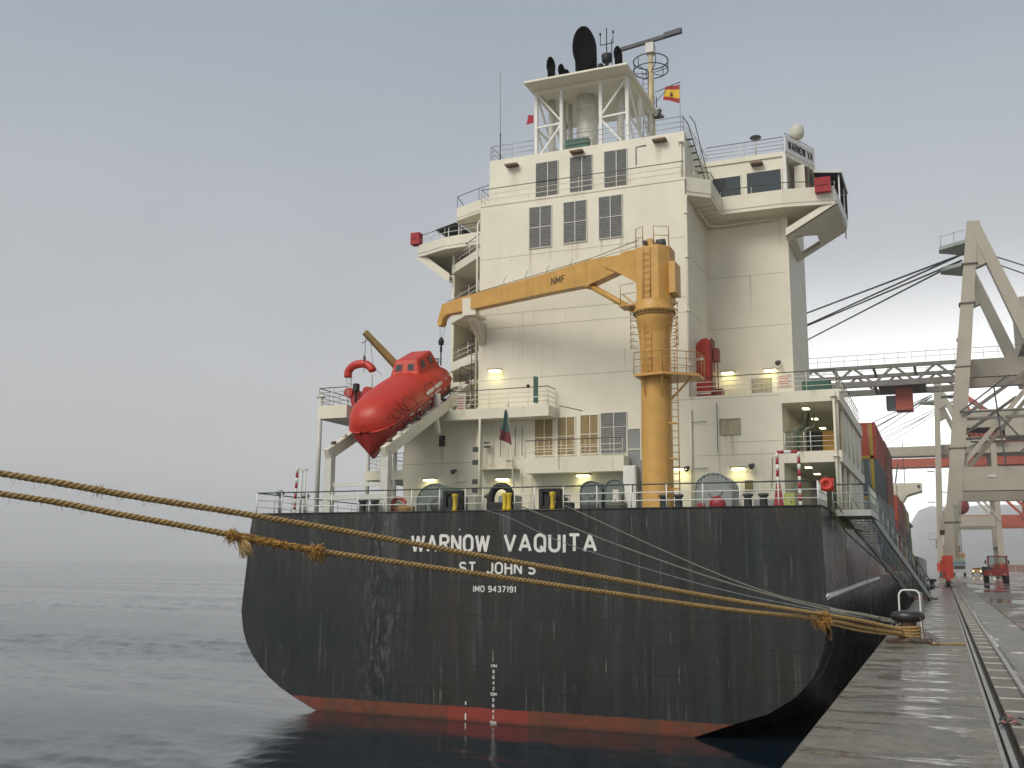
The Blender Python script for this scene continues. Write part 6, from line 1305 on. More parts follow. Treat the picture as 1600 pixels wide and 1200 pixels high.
# loose chain and rope by the bollard
mb = MB(); mb.path(smoothpts([(-0.62, 25.4, QZ+0.62), (-0.50, 25.3, QZ+0.5), (-0.48, 25.2, QZ+0.25), (-0.40, 25.0, QZ+0.06), (-0.30, 24.9, QZ+0.03)], 0.06), 0.014, 6)
for k in range(7): p = V((-0.50+0.05*k, 25.1-0.06*k+0.03*math.sin(k*2), QZ+0.28-0.03*k if k < 8 else QZ+0.03)); mb.path([p+V((0.035*math.cos(a), 0.02*math.cos(a)*(k % 2), 0.04*math.sin(a))) for a in [2*PI*q/8 for q in range(8)]], 0.007, 5, closed=True)
mb.path([(-0.25+0.09*math.cos(a), 24.7+0.09*math.sin(a), QZ+0.02) for a in [2*PI*q/14 for q in range(14)]], 0.014, 5, closed=True)
tag(mb.build('chain', rustm), 'rusty chain hanging from the near bollard onto the quay', 'chain')
mb = MB(); C = twist(mb, [(-0.30, 24.75, QZ+0.03), (0.0, 24.85, QZ+0.025), (0.2, 24.95, QZ+0.03), (0.38, 24.9, QZ+0.03)], 0.022, 0.12)
tag(mb.build('loose_rope', ropem), 'short loose end of rope lying on the quay from bollard towards the crane rail', 'rope')
mb = MB(); rnd = random.Random(9)
for k in range(16): p = V((rnd.uniform(-0.75, -0.35), rnd.uniform(24.9, 25.3), QZ+0.03)); q = p+V((rnd.uniform(-.12, .12), rnd.uniform(-.12, .12), rnd.uniform(0, .08))); mb.path([p, (p+q)/2+V((0, 0, .05)), q], 0.013, 5)
tag(mb.build('rope_offcuts', ropeg, kind='stuff'), 'tangle of pale rope offcuts at the foot of the near bollard', 'rope offcuts')

# ================================================================ ROPES
def hawser(pts, label, knots):
    t = thing('hawser', label, 'rope', pts[-1], 'golden hawsers crossing in front of the stern')
    mb = MB(); C = twist(mb, pts, 0.046, 0.25, 3, 6, seg=9); mb.build('rope_lay', ropem, t, recalc=False)
    mb = MB(); fuzz(mb, C, 0.052, 0.55, 0.09, down=0.4, r=0.0022); mb.build('loose_fibres', ropem, t, recalc=False, kind='stuff')
    return t, C
r1 = [(-26.5, -14.8, 8.9), (-18, -1.6, 8.0), (-13.4, 5.9, 7.28), (-11.07, 9.5, 6.83), (-10.2, 10.84, 6.62), (-9.21, 12.37, 6.4), (-8.19, 13.95, 6.15), (-7.03, 15.75, 5.85), (-5.51, 18.09, 5.47), (-4.01, 20.42, 5.09), (-2.42, 22.95, 4.73), (-1.65, 24.06, 4.55), (-0.95, 25.25, 4.33)]
r2 = [(-29, -14.4, 8.6), (-20, -1.6, 7.75), (-14.2, 6.6, 7.02), (-11.85, 10.2, 6.63), (-10.85, 11.57, 6.38), (-9.88, 12.91, 6.12), (-9.15, 13.91, 5.92), (-7.32, 16.42, 5.54), (-5.69, 18.66, 5.2), (-4.1, 20.84, 4.88), (-2.42, 23.0, 4.62), (-1.67, 24.12, 4.42), (-0.95, 25.2, 4.25)]
h1, C1 = hawser(r1, 'upper of the two golden hawsers, crossing just below the ship name', ())
h2, C2 = hawser(r2, 'lower of the two golden hawsers, with frayed orange whippings', ())
def near(C, x): return min(range(len(C)), key=lambda i: abs(C[i].x-x))
def whipping(parent, C, x, ln, R, fr, seed, tuft=0.3, down=1.0, n=60):
    i = near(C, x); rnd = random.Random(seed); mb = MB(); c = C[i]; d = (C[i+1]-C[i]).normalized(); q = d.cross(V((0, 0, 1))).normalized(); w = q.cross(d)
    turns = int(ln/0.035)
    pts = [c+d*(-ln/2+ln*k/(turns*8))+(q*math.cos(2*PI*k/8)+w*math.sin(2*PI*k/8))*(R+rnd.uniform(-.006, .006)) for k in range(turns*8)]
    mb.path(pts, 0.020, 5)
    mb.build('whipping', ropeo, parent, recalc=False)
    mb = MB()
    for k in range(n):
        s = rnd.uniform(-ln/2, ln/2) if rnd.random() < 0.4 else rnd.gauss(0, ln*0.12); u = V((rnd.uniform(-1, 1), rnd.uniform(-1, 1), rnd.uniform(-1, 1)-down)).normalized(); p = c+d*s+u*R*0.7
        L = fr*rnd.uniform(0.25, 1); e = p+u*L; m_ = (p+e)/2+V((rnd.uniform(-1, 1), rnd.uniform(-1, 1), rnd.uniform(-1, 0.5)))*L*0.25; mb.path([p, m_, e], 0.0055, 4)
    mb.build('frayed_strands', ropeo, parent, recalc=False, kind='stuff')
def splice(parent, C, xa, xb, R, seed):
    ia, ib = sorted((near(C, xa), near(C, xb))); rnd = random.Random(seed); seg = C[ia:ib+1:6]+[C[ib]]
    mb = MB(); twist(mb, seg, R, 0.16, 4, 6, seg=8); mb.build('spliced_section', ropeo, parent, recalc=False)
    mb = MB()
    for k in range(420):
        p0 = C[rnd.randint(ia, ib)]; u = V((rnd.uniform(-1, 1), rnd.uniform(-1, 1), rnd.uniform(-1, 1))).normalized(); p = p0+u*R*0.95; d = (C[ib]-C[ia]).normalized()*rnd.choice((-1, 1))
        L = rnd.uniform(0.04, 0.12); mb.path([p, p+d*L*0.6+u*0.012, p+d*L+u*rnd.uniform(0.0, 0.06)+V((0, 0, -0.012))], 0.0055, 3)
    mb.build('loose_yarns', ropeo, parent, recalc=False, kind='stuff')
def tuft(parent, C, x, R, n, L, down, seed, name='frayed_knot', thick=0.005, m=None):
    c = C[near(C, x)]; rnd = random.Random(seed); mb = MB()
    for k in range(n):
        u = V((rnd.gauss(0, 1), rnd.gauss(0, 1), rnd.gauss(0, 1))).normalized(); p = c+V((u.x*R, u.y*R, u.z*R*0.9)); l = L*rnd.uniform(0.3, 1)
        q = p+u*l*0.45+V((rnd.uniform(-1, 1), rnd.uniform(-1, 1), rnd.uniform(-1, 1)))*l*0.3; e = q+u*l*0.3+V((rnd.uniform(-0.3, 0.3)*l, 0, -l*down*rnd.random())); mb.path([c+u*R*0.4, p, q, e], thick, 4)
    mb.build(name, m or ropeo, parent, recalc=False, kind='stuff')
splice(h2, C2, -10.0, -9.1, 0.054, 3)
tuft(h2, C2, -9.95, 0.055, 160, 0.10, 0.6, 2)
tuft(h2, C2, -9.15, 0.06, 220, 0.13, 1.0, 4)
tuft(h2, C2, -2.42, 0.12, 420, 0.16, 0.5, 5, thick=0.007)
tuft(h1, C1, -10.4, 0.03, 26, 0.13, 1.2, 6, thick=0.003, m=ropem)
for x_, L_ in ((-9.55, 0.32), (-9.7, 0.2)):
    c = C2[near(C2, x_)]; mb = MB(); mb.path([c, c+V((0.03, 0, -L_*0.4)), c+V((-0.05, 0, -L_))], 0.003, 4); mb.path([c, c+V((-0.06, 0, -L_*0.3)), c+V((-0.16, 0, -L_*0.35))], 0.003, 4); mb.build('trailing_fibre', ropem, h2, recalc=False)
mb = MB(); rnd = random.Random(12); c = C2[near(C2, -9.88)]
for k in range(46):
    p = c+V((rnd.uniform(-.08, .08), rnd.uniform(-.05, .05), -0.04)); e = p+V((0.14+rnd.uniform(-.07, .07), rnd.uniform(-.05, .05), -0.16-rnd.random()*0.14)); mb.path([p, (p+e)/2+V((rnd.uniform(-.03, .05), 0, rnd.uniform(-.03, .02))), e], 0.006, 4)
c = C2[near(C2, -2.36)]
for k in range(30):
    p = c+V((rnd.uniform(-.03, .04), 0, -0.1)); e = p+V((0.05+rnd.uniform(-.04, .04), 0, -0.14-rnd.random()*0.2)); mb.path([p, (p+e)/2+V((rnd.uniform(-.03, .03), 0, 0)), e], 0.007, 4)
mb.build('hanging_tuft', mat('pale_fibre', (0.50, 0.33, 0.14), 0.9, var=0.3, vscale=30), h2, recalc=False, kind='stuff')
# turns around the near bollard
mb = MB()
for k in range(4):
    z = QZ+0.14+0.062*k; twist(mb, [(BX+0.25*math.cos(a), BYY+0.25*math.sin(a), z+0.01*math.sin(2*a+k)) for a in [2*PI*q/16+PI*0.9 for q in range(17)]], 0.03, 0.2, 3, 6)
mb.build('bollard_turns', ropem, h1, recalc=False)
mb = MB(); mb_pts = [(-2.42, 22.98, 4.56), (-1.67, 24.14, 4.33), (-0.9, 25.3, 4.2)]; twist(mb, mb_pts, 0.03, 0.2); mb.build('rope_tail', ropem, h2, recalc=False)
def line(pts, label, r, m):
    mb = MB(); twist(mb, pts, r, 0.2, 3, 6, seg=6); return tag(mb.build('mooring_line', m, recalc=False), label, 'rope', 'thin stern mooring lines')
line([(-13.2, 36.6, 7.95), (-12.6, 35.45, 7.80), (-12.31, 35.25, 7.71), (-7.96, 31.6, 6.14), (-4.79, 28.9, 5.12), (-2.61, 27.05, 4.70), (-1.0, 25.75, 4.50)], 'steepest thin mooring line, from the right fairlead down to the near bollard', 0.022, ropeg)
line([(-15.0, 36.6, 8.0), (-14.7, 35.5, 7.93), (-14.41, 35.25, 7.86), (-10.57, 32.54, 6.64), (-6.76, 29.81, 5.56), (-4.31, 28.05, 4.98), (-2.58, 26.81, 4.65), (-1.0, 25.72, 4.47)], 'thin pale mooring line from the arched centre fairlead to the near bollard', 0.024, ropeg)
line([(-17.2, 36.6, 8.0), (-16.6, 35.45, 7.86), (-14.41, 34.0, 7.40), (-11.47, 32.2, 6.40), (-6.54, 29.3, 5.24), (-3.6, 27.4, 4.74), (-1.0, 25.68, 4.44)], 'faint lowest mooring line from the left fairlead to the near bollard', 0.013, mat('blue_grey_rope', (0.16, 0.19, 0.20), 0.85, var=0.3, vscale=25))
mb = MB(); pts = [(-2.62, 26.95, 4.66), (-1.9, 26.3, 4.60), (-1.45, 25.9, 4.54)]; twist(mb, pts, 0.045, 0.16); C = smoothpts(pts, 0.02); fuzz(mb, C, 0.05, 0.8, 0.06, r=0.004)
tag(mb.build('chafing_wrap', ropeg, recalc=False), 'grey chafing wrap round the thin lines just before the bollard', 'rope wrap')
mb = MB(); mb.path(smoothpts([(-3.5, 58.0, 6.5), (-3.2, 50, 5.2), (-2.8, 44, 4.3), (-2.2, 38, 3.7), (-1.7, 34, 3.9), (-1.45, 32.8, 4.06)], 0.5), 0.018, 6)
tag(mb.build('slack_line', ropeg), 'slack grey line hanging in a curve along the dark hull side above the quay', 'rope')

# ================================================================ CONTAINERS
contm = {}
def cmat(n, c): return mat('container_'+n, c, 0.5, var=0.14, vscale=1.2, rust=0.35, bump=0.1)
CM = {'orange': cmat('orange_red', (0.36, 0.055, 0.03)), 'maroon': cmat('maroon', (0.20, 0.045, 0.035)), 'slate': cmat('slate', (0.085, 0.11, 0.12)), 'grey': cmat('grey', (0.24, 0.26, 0.27)), 'brown': cmat('brown', (0.24, 0.10, 0.06)), 'blue': cmat('blue', (0.05, 0.09, 0.16)), 'rust': cmat('rust_brown', (0.27, 0.075, 0.04)), 'teal': cmat('teal', (0.06, 0.14, 0.14)), 'sand': cmat('sand', (0.45, 0.36, 0.2)), 'white': cmat('white', (0.55, 0.55, 0.52))}
def container(x1, y0, z0, colr, label, near_=True, L=12.1, marks=None):
    """outer face at x = x1, inboard 2.4 m; aft end at y0"""
    h = 2.42; w = 2.4; x0 = x1-w; t = thing('shipping_container', label, 'container', ((x0+x1)/2, y0+L/2, z0), 'containers stacked forward of the house')
    m = CM[colr]; mb = MB(); n = int(L/0.28) if near_ else 10
    mb.box(x0+0.04, x1-0.06, y0+0.05, y0+L-0.05, z0+0.06, z0+h-0.03)
    for k in range(n): y = y0+0.15+(L-0.3)*(k+0.25)/n; mb.box(x1-0.06, x1-0.02, y, y+(L-0.3)/n*0.5, z0+0.14, z0+h-0.1)
    mb.build('container_shell', m, t)
    mb = MB()
    for xx in (x0, x1-0.1):
        for yy in (y0, y0+L-0.1): mb.box(xx, xx+0.1, yy, yy+0.1, z0, z0+h)
    for zz in (z0, z0+h-0.09): mb.box(x1-0.07, x1-0.001, y0+0.1, y0+L-0.1, zz+0.001, zz+0.088); mb.box(x0+0.1, x1-0.1, y0+0.001, y0+0.09, zz+0.001, zz+0.088)
    mb.build('corner_frame', m, t)
    if near_:
        for k in (0, 1):
            xa = x0+0.12+k*1.09; mb = MB(); mb.box(xa, xa+1.05, y0+0.015, y0+0.049, z0+0.12, z0+h-0.12); d = mb.build('container_door', m, t)
            for q in (0.3, 0.72): mb = MB(); mb.tube((xa+q, y0-0.005, z0+0.1), (xa+q, y0-0.005, z0+h-0.1), 0.02, 6); mb.build('locking_rod', steel, d)
        if marks:
            text_mesh(marks, 'container_marking', white, t, (x1-0.018, y0+2.2, z0+0.9), (0, 1, 0), Z1, 3.2, 0.7, 0.012, 0.02)
    return t
bays = [
 (72.3, ['orange', 'slate', 'grey', 'blue'], ['orange-red', 'slate grey', 'pale grey', 'blue'], 15.3, 2),
 (85.4, ['maroon', 'rust', 'grey', 'teal'], ['maroon', 'rust brown', 'light grey', 'teal'], 15.5, 1),
 (105.2, ['orange', 'maroon', 'rust'], ['orange-red', 'maroon', 'rust brown'], 12.5, 2),
 (118.3, ['rust', 'brown', 'sand'], ['rust brown', 'tan brown', 'sand'], 12.7, 1),
 (131.4, ['sand', 'teal', 'blue'], ['sand coloured', 'teal', 'dark blue'], 12.5, 1)]
pos = ['top', 'second from the top', 'third from the top', 'bottom']
nth = ['aftmost stack', 'second stack forward', 'third stack forward', 'fourth stack forward', 'fifth stack forward']
for bi, (y0, cols, names, top, ncol) in enumerate(bays):
    for c in range(ncol):
        for k, (cc, nn) in enumerate(zip(cols, names)):
            if c == 1: cc2, nn2 = (('brown', 'tan brown'), ('grey', 'pale grey'), ('maroon', 'maroon'), ('slate', 'slate grey'))[(k+bi) % 4]
            else: cc2, nn2 = cc, nn
            container(-3.62-c*2.46, y0, top-2.42-k*2.46, cc2, f'{nn2} container, {pos[k] if k < len(cols)-1 else "bottom"} of the {nth[bi]} in the {"quayside" if c == 0 else "second"} row', bi < 2 and c == 0)
# inboard stacks behind the house reach across the ship: one quieter row each
for bi, (y0, top) in enumerate(((72.3, 12.8), (85.4, 12.8))):
    for c in range(2, 8):
        cc = ('rust', 'blue', 'grey', 'maroon', 'teal', 'brown')[(c+bi) % 6]
        container(-3.62-c*2.46, y0, top-2.42, cc, f'{ {"rust": "rust brown", "blue": "blue", "grey": "grey", "maroon": "maroon", "teal": "teal", "brown": "tan brown"}[cc] } container in inboard column {c+1} of the {nth[bi]}, behind the house', False)
mb = MB(); mb.box(-3.88, -3.70, 69.6, 69.9, 10.1, 14.9); mb.box(-26.4, -3.7, 69.6, 69.9, 12.6, 12.8); mb.box(-26.4, -3.7, 69.6, 69.9, 10.0, 10.15); mb.build('lashing_bridge', mat('amber_lashing_paint', (0.42, 0.28, 0.03), 0.5, var=0.2, rust=0.4), ship)
for k, y in enumerate((67.0, 68.0, 98.8, 101, 103.5)): mb = MB(); mb.box(-3.9, -3.66, y, y+0.2, 5.3, 8.2+(k % 2)); mb.build('lashing_post', grey, ship)
railing(ship, [(-3.66, 66, 5.3), (-3.66, 72, 5.3)], 1.0, 2, 0.8, 0.03, 0.03, m=gangm)
# bow gear
mb = MB(); mb.box(-9, -4.0, 150, 152, 5.4, 10.2); mb.box(-6, -3.8, 158, 160, 5.6, 9.8); mb.build('foredeck_store', mat('buff_paint', (0.45, 0.36, 0.2), 0.5, var=0.3, rust=0.5), ship)
for x, y, h in ((-4.2, 146, 12.2), (-5.0, 152, 12.4), (-3.9, 155, 11.6), (-5.6, 148, 11.8)): mb = MB(); mb.tube((x, y, 5.4), (x, y, h), 0.13, 6); mb.lathe((x, y, h-0.6), [(0.02, 0), (0.5, 0.2), (0.02, 0.9)], 8); mb.build('bow_light_post', dgrey, ship)
mb = MB(); mb.tube((-3.9, 149, 10.2), (-7.5, 149, 10.2), 0.1, 6); mb.box(-7.0, -4.0, 148.6, 149, 10.6, 11.3); mb.build('white_railing_screen', white, ship)

# ---- ship moored ahead
s2 = thing('moored_ship', 'cream bridge wing and house of another ship berthed beyond the bow', 'ship', (-15, 230, 0))
mb = MB(); mb.prism([(-27, 200, 0), (-4, 200, 0), (-4, 200, 7.5), (-27, 200, 7.5)], (0, 110, 0)); mb.build('hull', hullm, s2)
mb = MB(); mb.box(-25, -7.4, 203, 212, 7.5, 18.4); mb.build('deckhouse', cream, s2)
mb = MB(); mb.box(-25.4, -7.0, 200.5, 212, 18.4, 20.8); mb.prism([(-7.0, 201, 18.5), (-6.0, 201, 17.4), (-5.2, 201, 18.6), (-2.6, 201, 19.4), (-2.6, 201, 20.8), (-7.0, 201, 20.8)], (0, 6, 0)); mb.build('bridge', cream, s2)
mb = MB(); mb.box(-3.3, -2.9, 200.9, 200.99, 19.8, 20.4); mb.build('bridge_window', glass, s2)
mb = MB(); mb.tube((-5.5, 203, 20.8), (-5.5, 203, 28.5), 0.08, 6); mb.tube((-6.3, 203, 23.5), (-5.0, 203, 23.5), 0.05, 5); mb.tube((-7.2, 203, 20.8), (-6.5, 203, 24.6), 0.14, 6); mb.build('mast', dgrey, s2)
container(-7.4, 186.5, 13.0, 'orange', 'red container on the stern of the ship berthed ahead', False); container(-7.4, 186.5, 10.5, 'maroon', 'maroon container under the red one on the ship berthed ahead', False)

# ================================================================ QUAY CRANES
def truss(mb, a, b, h, w, n, r, m=0):
    a, b = V(a), V(b); d = b-a; up = V((0, 0, 1)); side = d.cross(up).normalized()*w/2
    for s in (-1, 1):
        mb.bar(a+side*s, b+side*s, r*2.2, r*2.6, m=m); mb.bar(a+side*s+up*h, b+side*s+up*h, r*1.6, r*1.6, m=m)
        for k in range(n):
            p = a+d*(k/n)+side*s; q = a+d*((k+0.5)/n)+side*s+up*h; e = a+d*((k+1)/n)+side*s
            mb.bar(p, q, r, r, m=m); mb.bar(q, e, r, r, m=m)
    for k in range(n+1): p = a+d*(k/n); mb.bar(p-side, p+side, r*1.3, r*1.3, m=m); mb.bar(p-side+up*h, p+side+up*h, r, r, m=m)
def gcrane(y, base, apex, gauge, zb, hb, paint, label, boom_out, cat='crane', ly=16.0, legw=(1.2, 1.25), boomp=None, detail=True, zsill=(12.4, 14.5), backz=8.0):
    """ship-to-shore crane; seaside legs at x = base, leaning to the apex, boom running along x over the water"""
    boomp = boomp or paint
    t = thing('quay_crane', label, cat, (base+gauge/2, y+ly/2, QZ), 'ship-to-shore gantry cranes on the quay')
    ax, az = apex; zt = az
    def xl(z): return base+(ax-base)*(z-QZ)/(az-QZ)
    for yy in (y, y+ly):
        mb = MB(); mb.bar((xl(QZ+2.2), yy, QZ+2.2), (xl(zb-1), yy, zb-1), legw[0], legw[1], up=(0, 1, 0), w2=legw[0]*1.05, h2=legw[1]*1.05); mb.bar((xl(zb-1), yy, zb-1), (xl(az), yy+(ly*0.35 if yy == y else -ly*0.35)*0, az), legw[0]*1.05, legw[1]*1.05, up=(0, 1, 0), w2=legw[0]*0.8, h2=legw[1]*0.8)
        mb.build('sea_leg', paint, t)
        mb = MB(); mb.bar((base+gauge, yy, QZ+2.2), (base+gauge, yy, zb+1), legw[0]*0.9, legw[1]*0.9, up=(0, 1, 0)); mb.build('land_leg', paint, t)
        mb = MB(); mb.bar((ax+0.2, yy, az-0.6), (base+gauge*0.62, yy, zb+0.6), legw[0]*0.75, legw[1]*0.85, up=(0, 1, 0), w2=legw[0], h2=legw[1]); mb.build('back_leg', paint, t)
        mb = MB(); mb.bar((xl(zsill[0]+1)+0.6, yy, (zsill[0]+zsill[1])/2), (base+gauge-0.5, yy, (zsill[0]+zsill[1])/2), 1.2, zsill[1]-zsill[0]); mb.build('portal_beam', paint, t)
        mb = MB(); mb.bar((xl(zsill[1])+0.5, yy, zsill[1]+0.2), (base+gauge*0.62, yy, zb-0.6), 0.4, 0.4); mb.build('diagonal_brace', paint, t)
        if detail:
            for zz in (9.6, 16.2, 23.6, 29.5, 33.2):
                mb = MB(); xx_ = xl(zz); mb.box(xx_-legw[0]*0.58, xx_+legw[0]*0.58, yy-legw[1]*0.58, yy+legw[1]*0.58, zz, zz+0.09); mb.build('leg_flange', mat('flange_grime', (0.13, 0.11, 0.085), 0.6, var=0.3), t)
            ladder(t, xl(14)-0.2, yy-legw[1]*0.56-0.16, QZ+2.5, 11.5, 0.45, gangm, r=0.03, step=0.45)
            mb = MB(); mb.box(xl(12)+0.25, xl(12)+0.31, yy-legw[1]*0.5-0.13, yy-legw[1]*0.5-0.03, QZ+2.5, 11.8); mb.box(xl(10)+0.38, xl(10)+0.42, yy-legw[1]*0.5-0.1, yy-legw[1]*0.5-0.03, QZ+2.5, 11.2); mb.build('cable_tray', gangm, t)
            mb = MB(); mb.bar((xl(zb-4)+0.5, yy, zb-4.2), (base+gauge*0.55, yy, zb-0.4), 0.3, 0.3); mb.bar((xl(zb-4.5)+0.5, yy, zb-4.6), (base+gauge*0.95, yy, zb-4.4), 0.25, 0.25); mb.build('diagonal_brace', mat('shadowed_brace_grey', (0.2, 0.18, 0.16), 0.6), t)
        for xx in (base, base+gauge):
            mb = MB(); mb.box(xx-0.45, xx+0.45, yy-3.0, yy+3.0, QZ+0.9, QZ+2.2); mb.build('bogie_beam', redplain if False else mat('bright_red_bogie_paint', (0.55, 0.06, 0.03), 0.5, var=0.2, rust=0.3), t)
            for dy in (-2.3, -0.8, 0.8, 2.3): mb = MB(); mb.lathe((xx-0.15, yy+dy, QZ+0.4), [(0.02, 0), (0.38, 0), (0.38, 0.3), (0.02, 0.3)], 14, 0, (1, 0, 0)); mb.build('wheel', dgrey, t)
    for yy in (y, y+ly):
        mb = MB(); mb.prism([(xl(az)-0.45, yy-0.45, az), (ax+0.55, yy-0.45, az), (ax+1.55, yy-0.45, az-3.8), (xl(az-4.6)+0.3, yy-0.45, az-4.6), (xl(az-3.8)-0.5, yy-0.45, az-3.8)], (0, 0.9, 0)); mb.build('apex_plate', paint, t)
    mb = MB()
    for xx in (base, base+gauge): mb.bar((xx, y, zsill[0]+3.5 if False else QZ+5.5), (xx, y+ly, QZ+5.5), 0.9, 1.2)
    mb.bar((xl(az-0.5), y, az-0.5), (xl(az-0.5), y+ly, az-0.5), 0.9, 1.0); mb.bar((xl(zb+hb), y, zb+hb+0.4), (xl(zb+hb), y+ly, zb+hb+0.4), 0.8, 1.0); mb.build('cross_beam', paint, t)
    yb = y+ly/2
    for dy in (-3.0, 3.0):
        mb = MB(); mb.bar((xl(zb)+0.2, yb+dy, zb+hb/2), (base+gauge+14, yb+dy, zb+hb/2), 0.7, hb); mb.build('boom_girder', boomp, t)
    mb = MB(); truss(mb, (xl(zb)-0.3, yb, zb), (boom_out, yb, zb), hb, 5.4, 9 if detail else 6, 0.22) if detail else mb.box(boom_out, xl(zb)-0.3, yb-2.0, yb+2.0, zb, zb+hb); mb.build('boom', boomp if not detail else mat('grey_beige_boom', (0.17, 0.165, 0.145), 0.55, var=0.15), t)
    if detail:
        mb = MB()
        for dy in (-3.1, 3.1):
            a, b = V((boom_out, yb+dy, zb+hb+0.2)), V((base+gauge+12, yb+dy, zb+hb+0.2)); n = 46
            for k in range(n+1): p = a.lerp(b, k/n); mb.tube(p, p+V((0, 0, 1.0)), 0.03, 4)
            mb.bar(a+V((0, 0, 1)), b+V((0, 0, 1)), 0.05, 0.05); mb.bar(a+V((0, 0, .5)), b+V((0, 0, .5)), 0.04, 0.04)
        mb.build('walkway_railing', gangm, t)
    mb = MB()
    for f_, dy in ((0.76, -2.7), (0.70, 2.7), (0.97, -2.7), (0.9, 2.7)):
        X = xl(zb)+(boom_out-xl(zb))*f_
        for o in (-0.18, 0.18): mb.path([(ax-0.8, yb+dy*0.4+o, az-1.0), (X, yb+dy, zb+hb)], 0.06, 5)
    for dy in (-2.7, 2.7): mb.path([(ax+0.6, yb+dy*0.4, az-0.8), (base+gauge+13, yb+dy, zb+hb)], 0.07, 5)
    mb.build('stay_rope', dgrey, t)
    mb = MB()
    for zz in (az-0.2, az-2.4): mb.prism([(ax-0.4, yb-2.4, zz), (ax-2.9, yb-0.6, zz), (ax-2.9, yb+0.6, zz), (ax-0.4, yb+2.4, zz)], (0, 0, 0.35))
    for p in ((ax-2.7, yb-0.5), (ax-2.7, yb+0.5), (ax-1.5, yb-1.5), (ax+0.6, yb-2)): mb.tube((p[0], p[1], az), (p[0], p[1], az+1.3), 0.05, 4)
    mb.bar((ax-2.7, yb-0.5, az+1.2), (ax-0.5, yb-2, az+1.2), 0.05, 0.05); mb.build('apex_platform', gangm, t)
    mb = MB(); mb.box(base+gauge*0.55, base+gauge+9, yb-4.5, yb+4.5, zb+hb+1.0, zb+hb+5.5); mb.build('machinery_house', boomp, t)
    mb = MB(); X = xl(zb)-5.4; mb.box(X-0.7, X+0.9, yb-1.2, yb+1.0, zb-2.5, zb-0.3, 0); mb.box(X-1.6, X-0.7, yb-1.0, yb+1.0, zb-2.3, zb-1.0, 1); mb.box(X-2.2, X+2.2, yb-2.6, yb+2.6, zb-0.3, zb-0.05, 2); cabm = mb.build('operator_cab', [redcr, glassb, dgrey], t) if detail else None
    for zz in (10, 16, 21): mb = MB(); mb.box(xl(zz)-1.7, xl(zz)-0.6, y-0.6, y+0.6, zz, zz+0.08); mb.bar((xl(zz)-1.6, y-0.6, zz+1), (xl(zz)-0.6, y-0.6, zz+1), 0.05, 0.05); mb.bar((xl(zz)-1.65, y-0.6, zz), (xl(zz)-1.65, y-0.6, zz+1), 0.05, 0.05); mb.build('leg_landing', gangm, t) if zz > 20 or not detail else None
    return t
qc1 = gcrane(100, 0.42, (4.5, 37.3), 14.0, 23.5, 1.7, beige, 'nearest beige quay crane, whose leg stands beside the rail at the right', -32.0)
qc2 = gcrane(180, -0.3, (0.95, 35.8), 9.0, 24.3, 1.6, beige, 'second beige quay crane beyond the nearest one, with lettered machinery house', -20.0, detail=False, zsill=(12.1, 13.7), legw=(0.9, 0.9))
qc3 = gcrane(232, 0.2, (5.6, 42.5), 17.0, 27.0, 1.9, redcr, 'red quay crane farthest along the berth', -24.0, detail=False, zsill=(14.0, 16.2), legw=(0.9, 0.9))
for a_, b_, w_ in (((5.6, 231, 41.8), (26, 231, 24.5), 0.9), ((9.5, 231, 22.7), (20, 231, 11.4), 0.5), ((11.5, 231, 22.7), (22, 231, 11.4), 0.5)):
    mb = MB(); mb.bar(a_, b_, w_, w_); mb.build('diagonal_brace', redcr, qc3)
mb = MB(); mb.bar((4.4, 179.5, 17.9), (8.2, 179.5, 12.9), 0.3, 0.3); mb.bar((5.4, 179.5, 17.9), (9.0, 179.5, 12.9), 0.3, 0.3); mb.build('diagonal_brace', beige, qc2)
text_mesh('TERMINAL', 'house_lettering', redcr, qc2, (4.8, 185.9-2.4-0.02, 26.6), X1, Z1, 6.0, 0.9, 0.02, 0.02)
mb = MB(); mb.box(3.1, 10.8, 183.5, 187, 26.2, 28.4); mb.build('sign_panel', mat('cream_crane_panel', (0.5, 0.47, 0.38), 0.5), qc2)
mb = MB(); mb.box(8.7, 11.6, 231.28, 231.34, 14.55, 15.65); pn = mb.build('name_plate', mat('pale_plate', (0.6, 0.52, 0.4), 0.5), qc3)
mb = MB(); mb.lathe((3.5, 190, 15.8), [(0.1, -0.6), (1.35, -0.6), (1.35, -0.45), (0.5, -0.4), (0.5, 0.4), (1.35, 0.45), (1.35, 0.6), (0.1, 0.6)], 20, 0, (0, 1, 0)); mb.build('cable_reel', mat('maroon_reel', (0.28, 0.05, 0.04), 0.5), qc2)

mb = MB(); mb.box(4.2, 4.9, 99.33, 99.37, 13.55, 13.8); mb.build('number_plate', offw, qc1)
mb = MB(); mb.lathe((7.6, 99.37, 13.6), [(0.02, 0), (0.35, 0), (0.35, 0.04), (0.02, 0.05)], 16, 0, (0, -1, 0)); mb.build('round_marker', mat('rusty_orange_marker', (0.35, 0.12, 0.05), 0.6), qc1)
mb = MB()
for a_, b_ in (((2.3, 99, 19.4), (7.9, 99, 19.4)), ((2.3, 99, 19.4), (6.5, 99, 22.6)), ((5.7, 99, 14.6), (5.2, 99, 21.6)), ((5.2, 99, 21.6), (7.5, 99, 21.6)), ((5.3, 99, 19.2), (8.5, 99, 15.0)), ((6.8, 99, 15.5), (8.8, 99, 17.6))): mb.bar(a_, b_, 0.13, 0.13)
mb.build('hanging_frame', dgrey, qc1)
# ---- lifting spreader / red buffer standing at the foot of the near crane leg is part of the crane: red end buffer
mb = MB(); mb.box(0.0, 0.85, 94.6, 96.4, QZ+0.7, QZ+2.6); mb.box(-0.15, 0.2, 94.4, 96, QZ+1.2, QZ+2.2); mb.box(0.3, 0.6, 93.9, 94.6, QZ+0.5, QZ+1.2); mb.build('rail_buffer', MATS['bright_red_bogie_paint'], qc1)

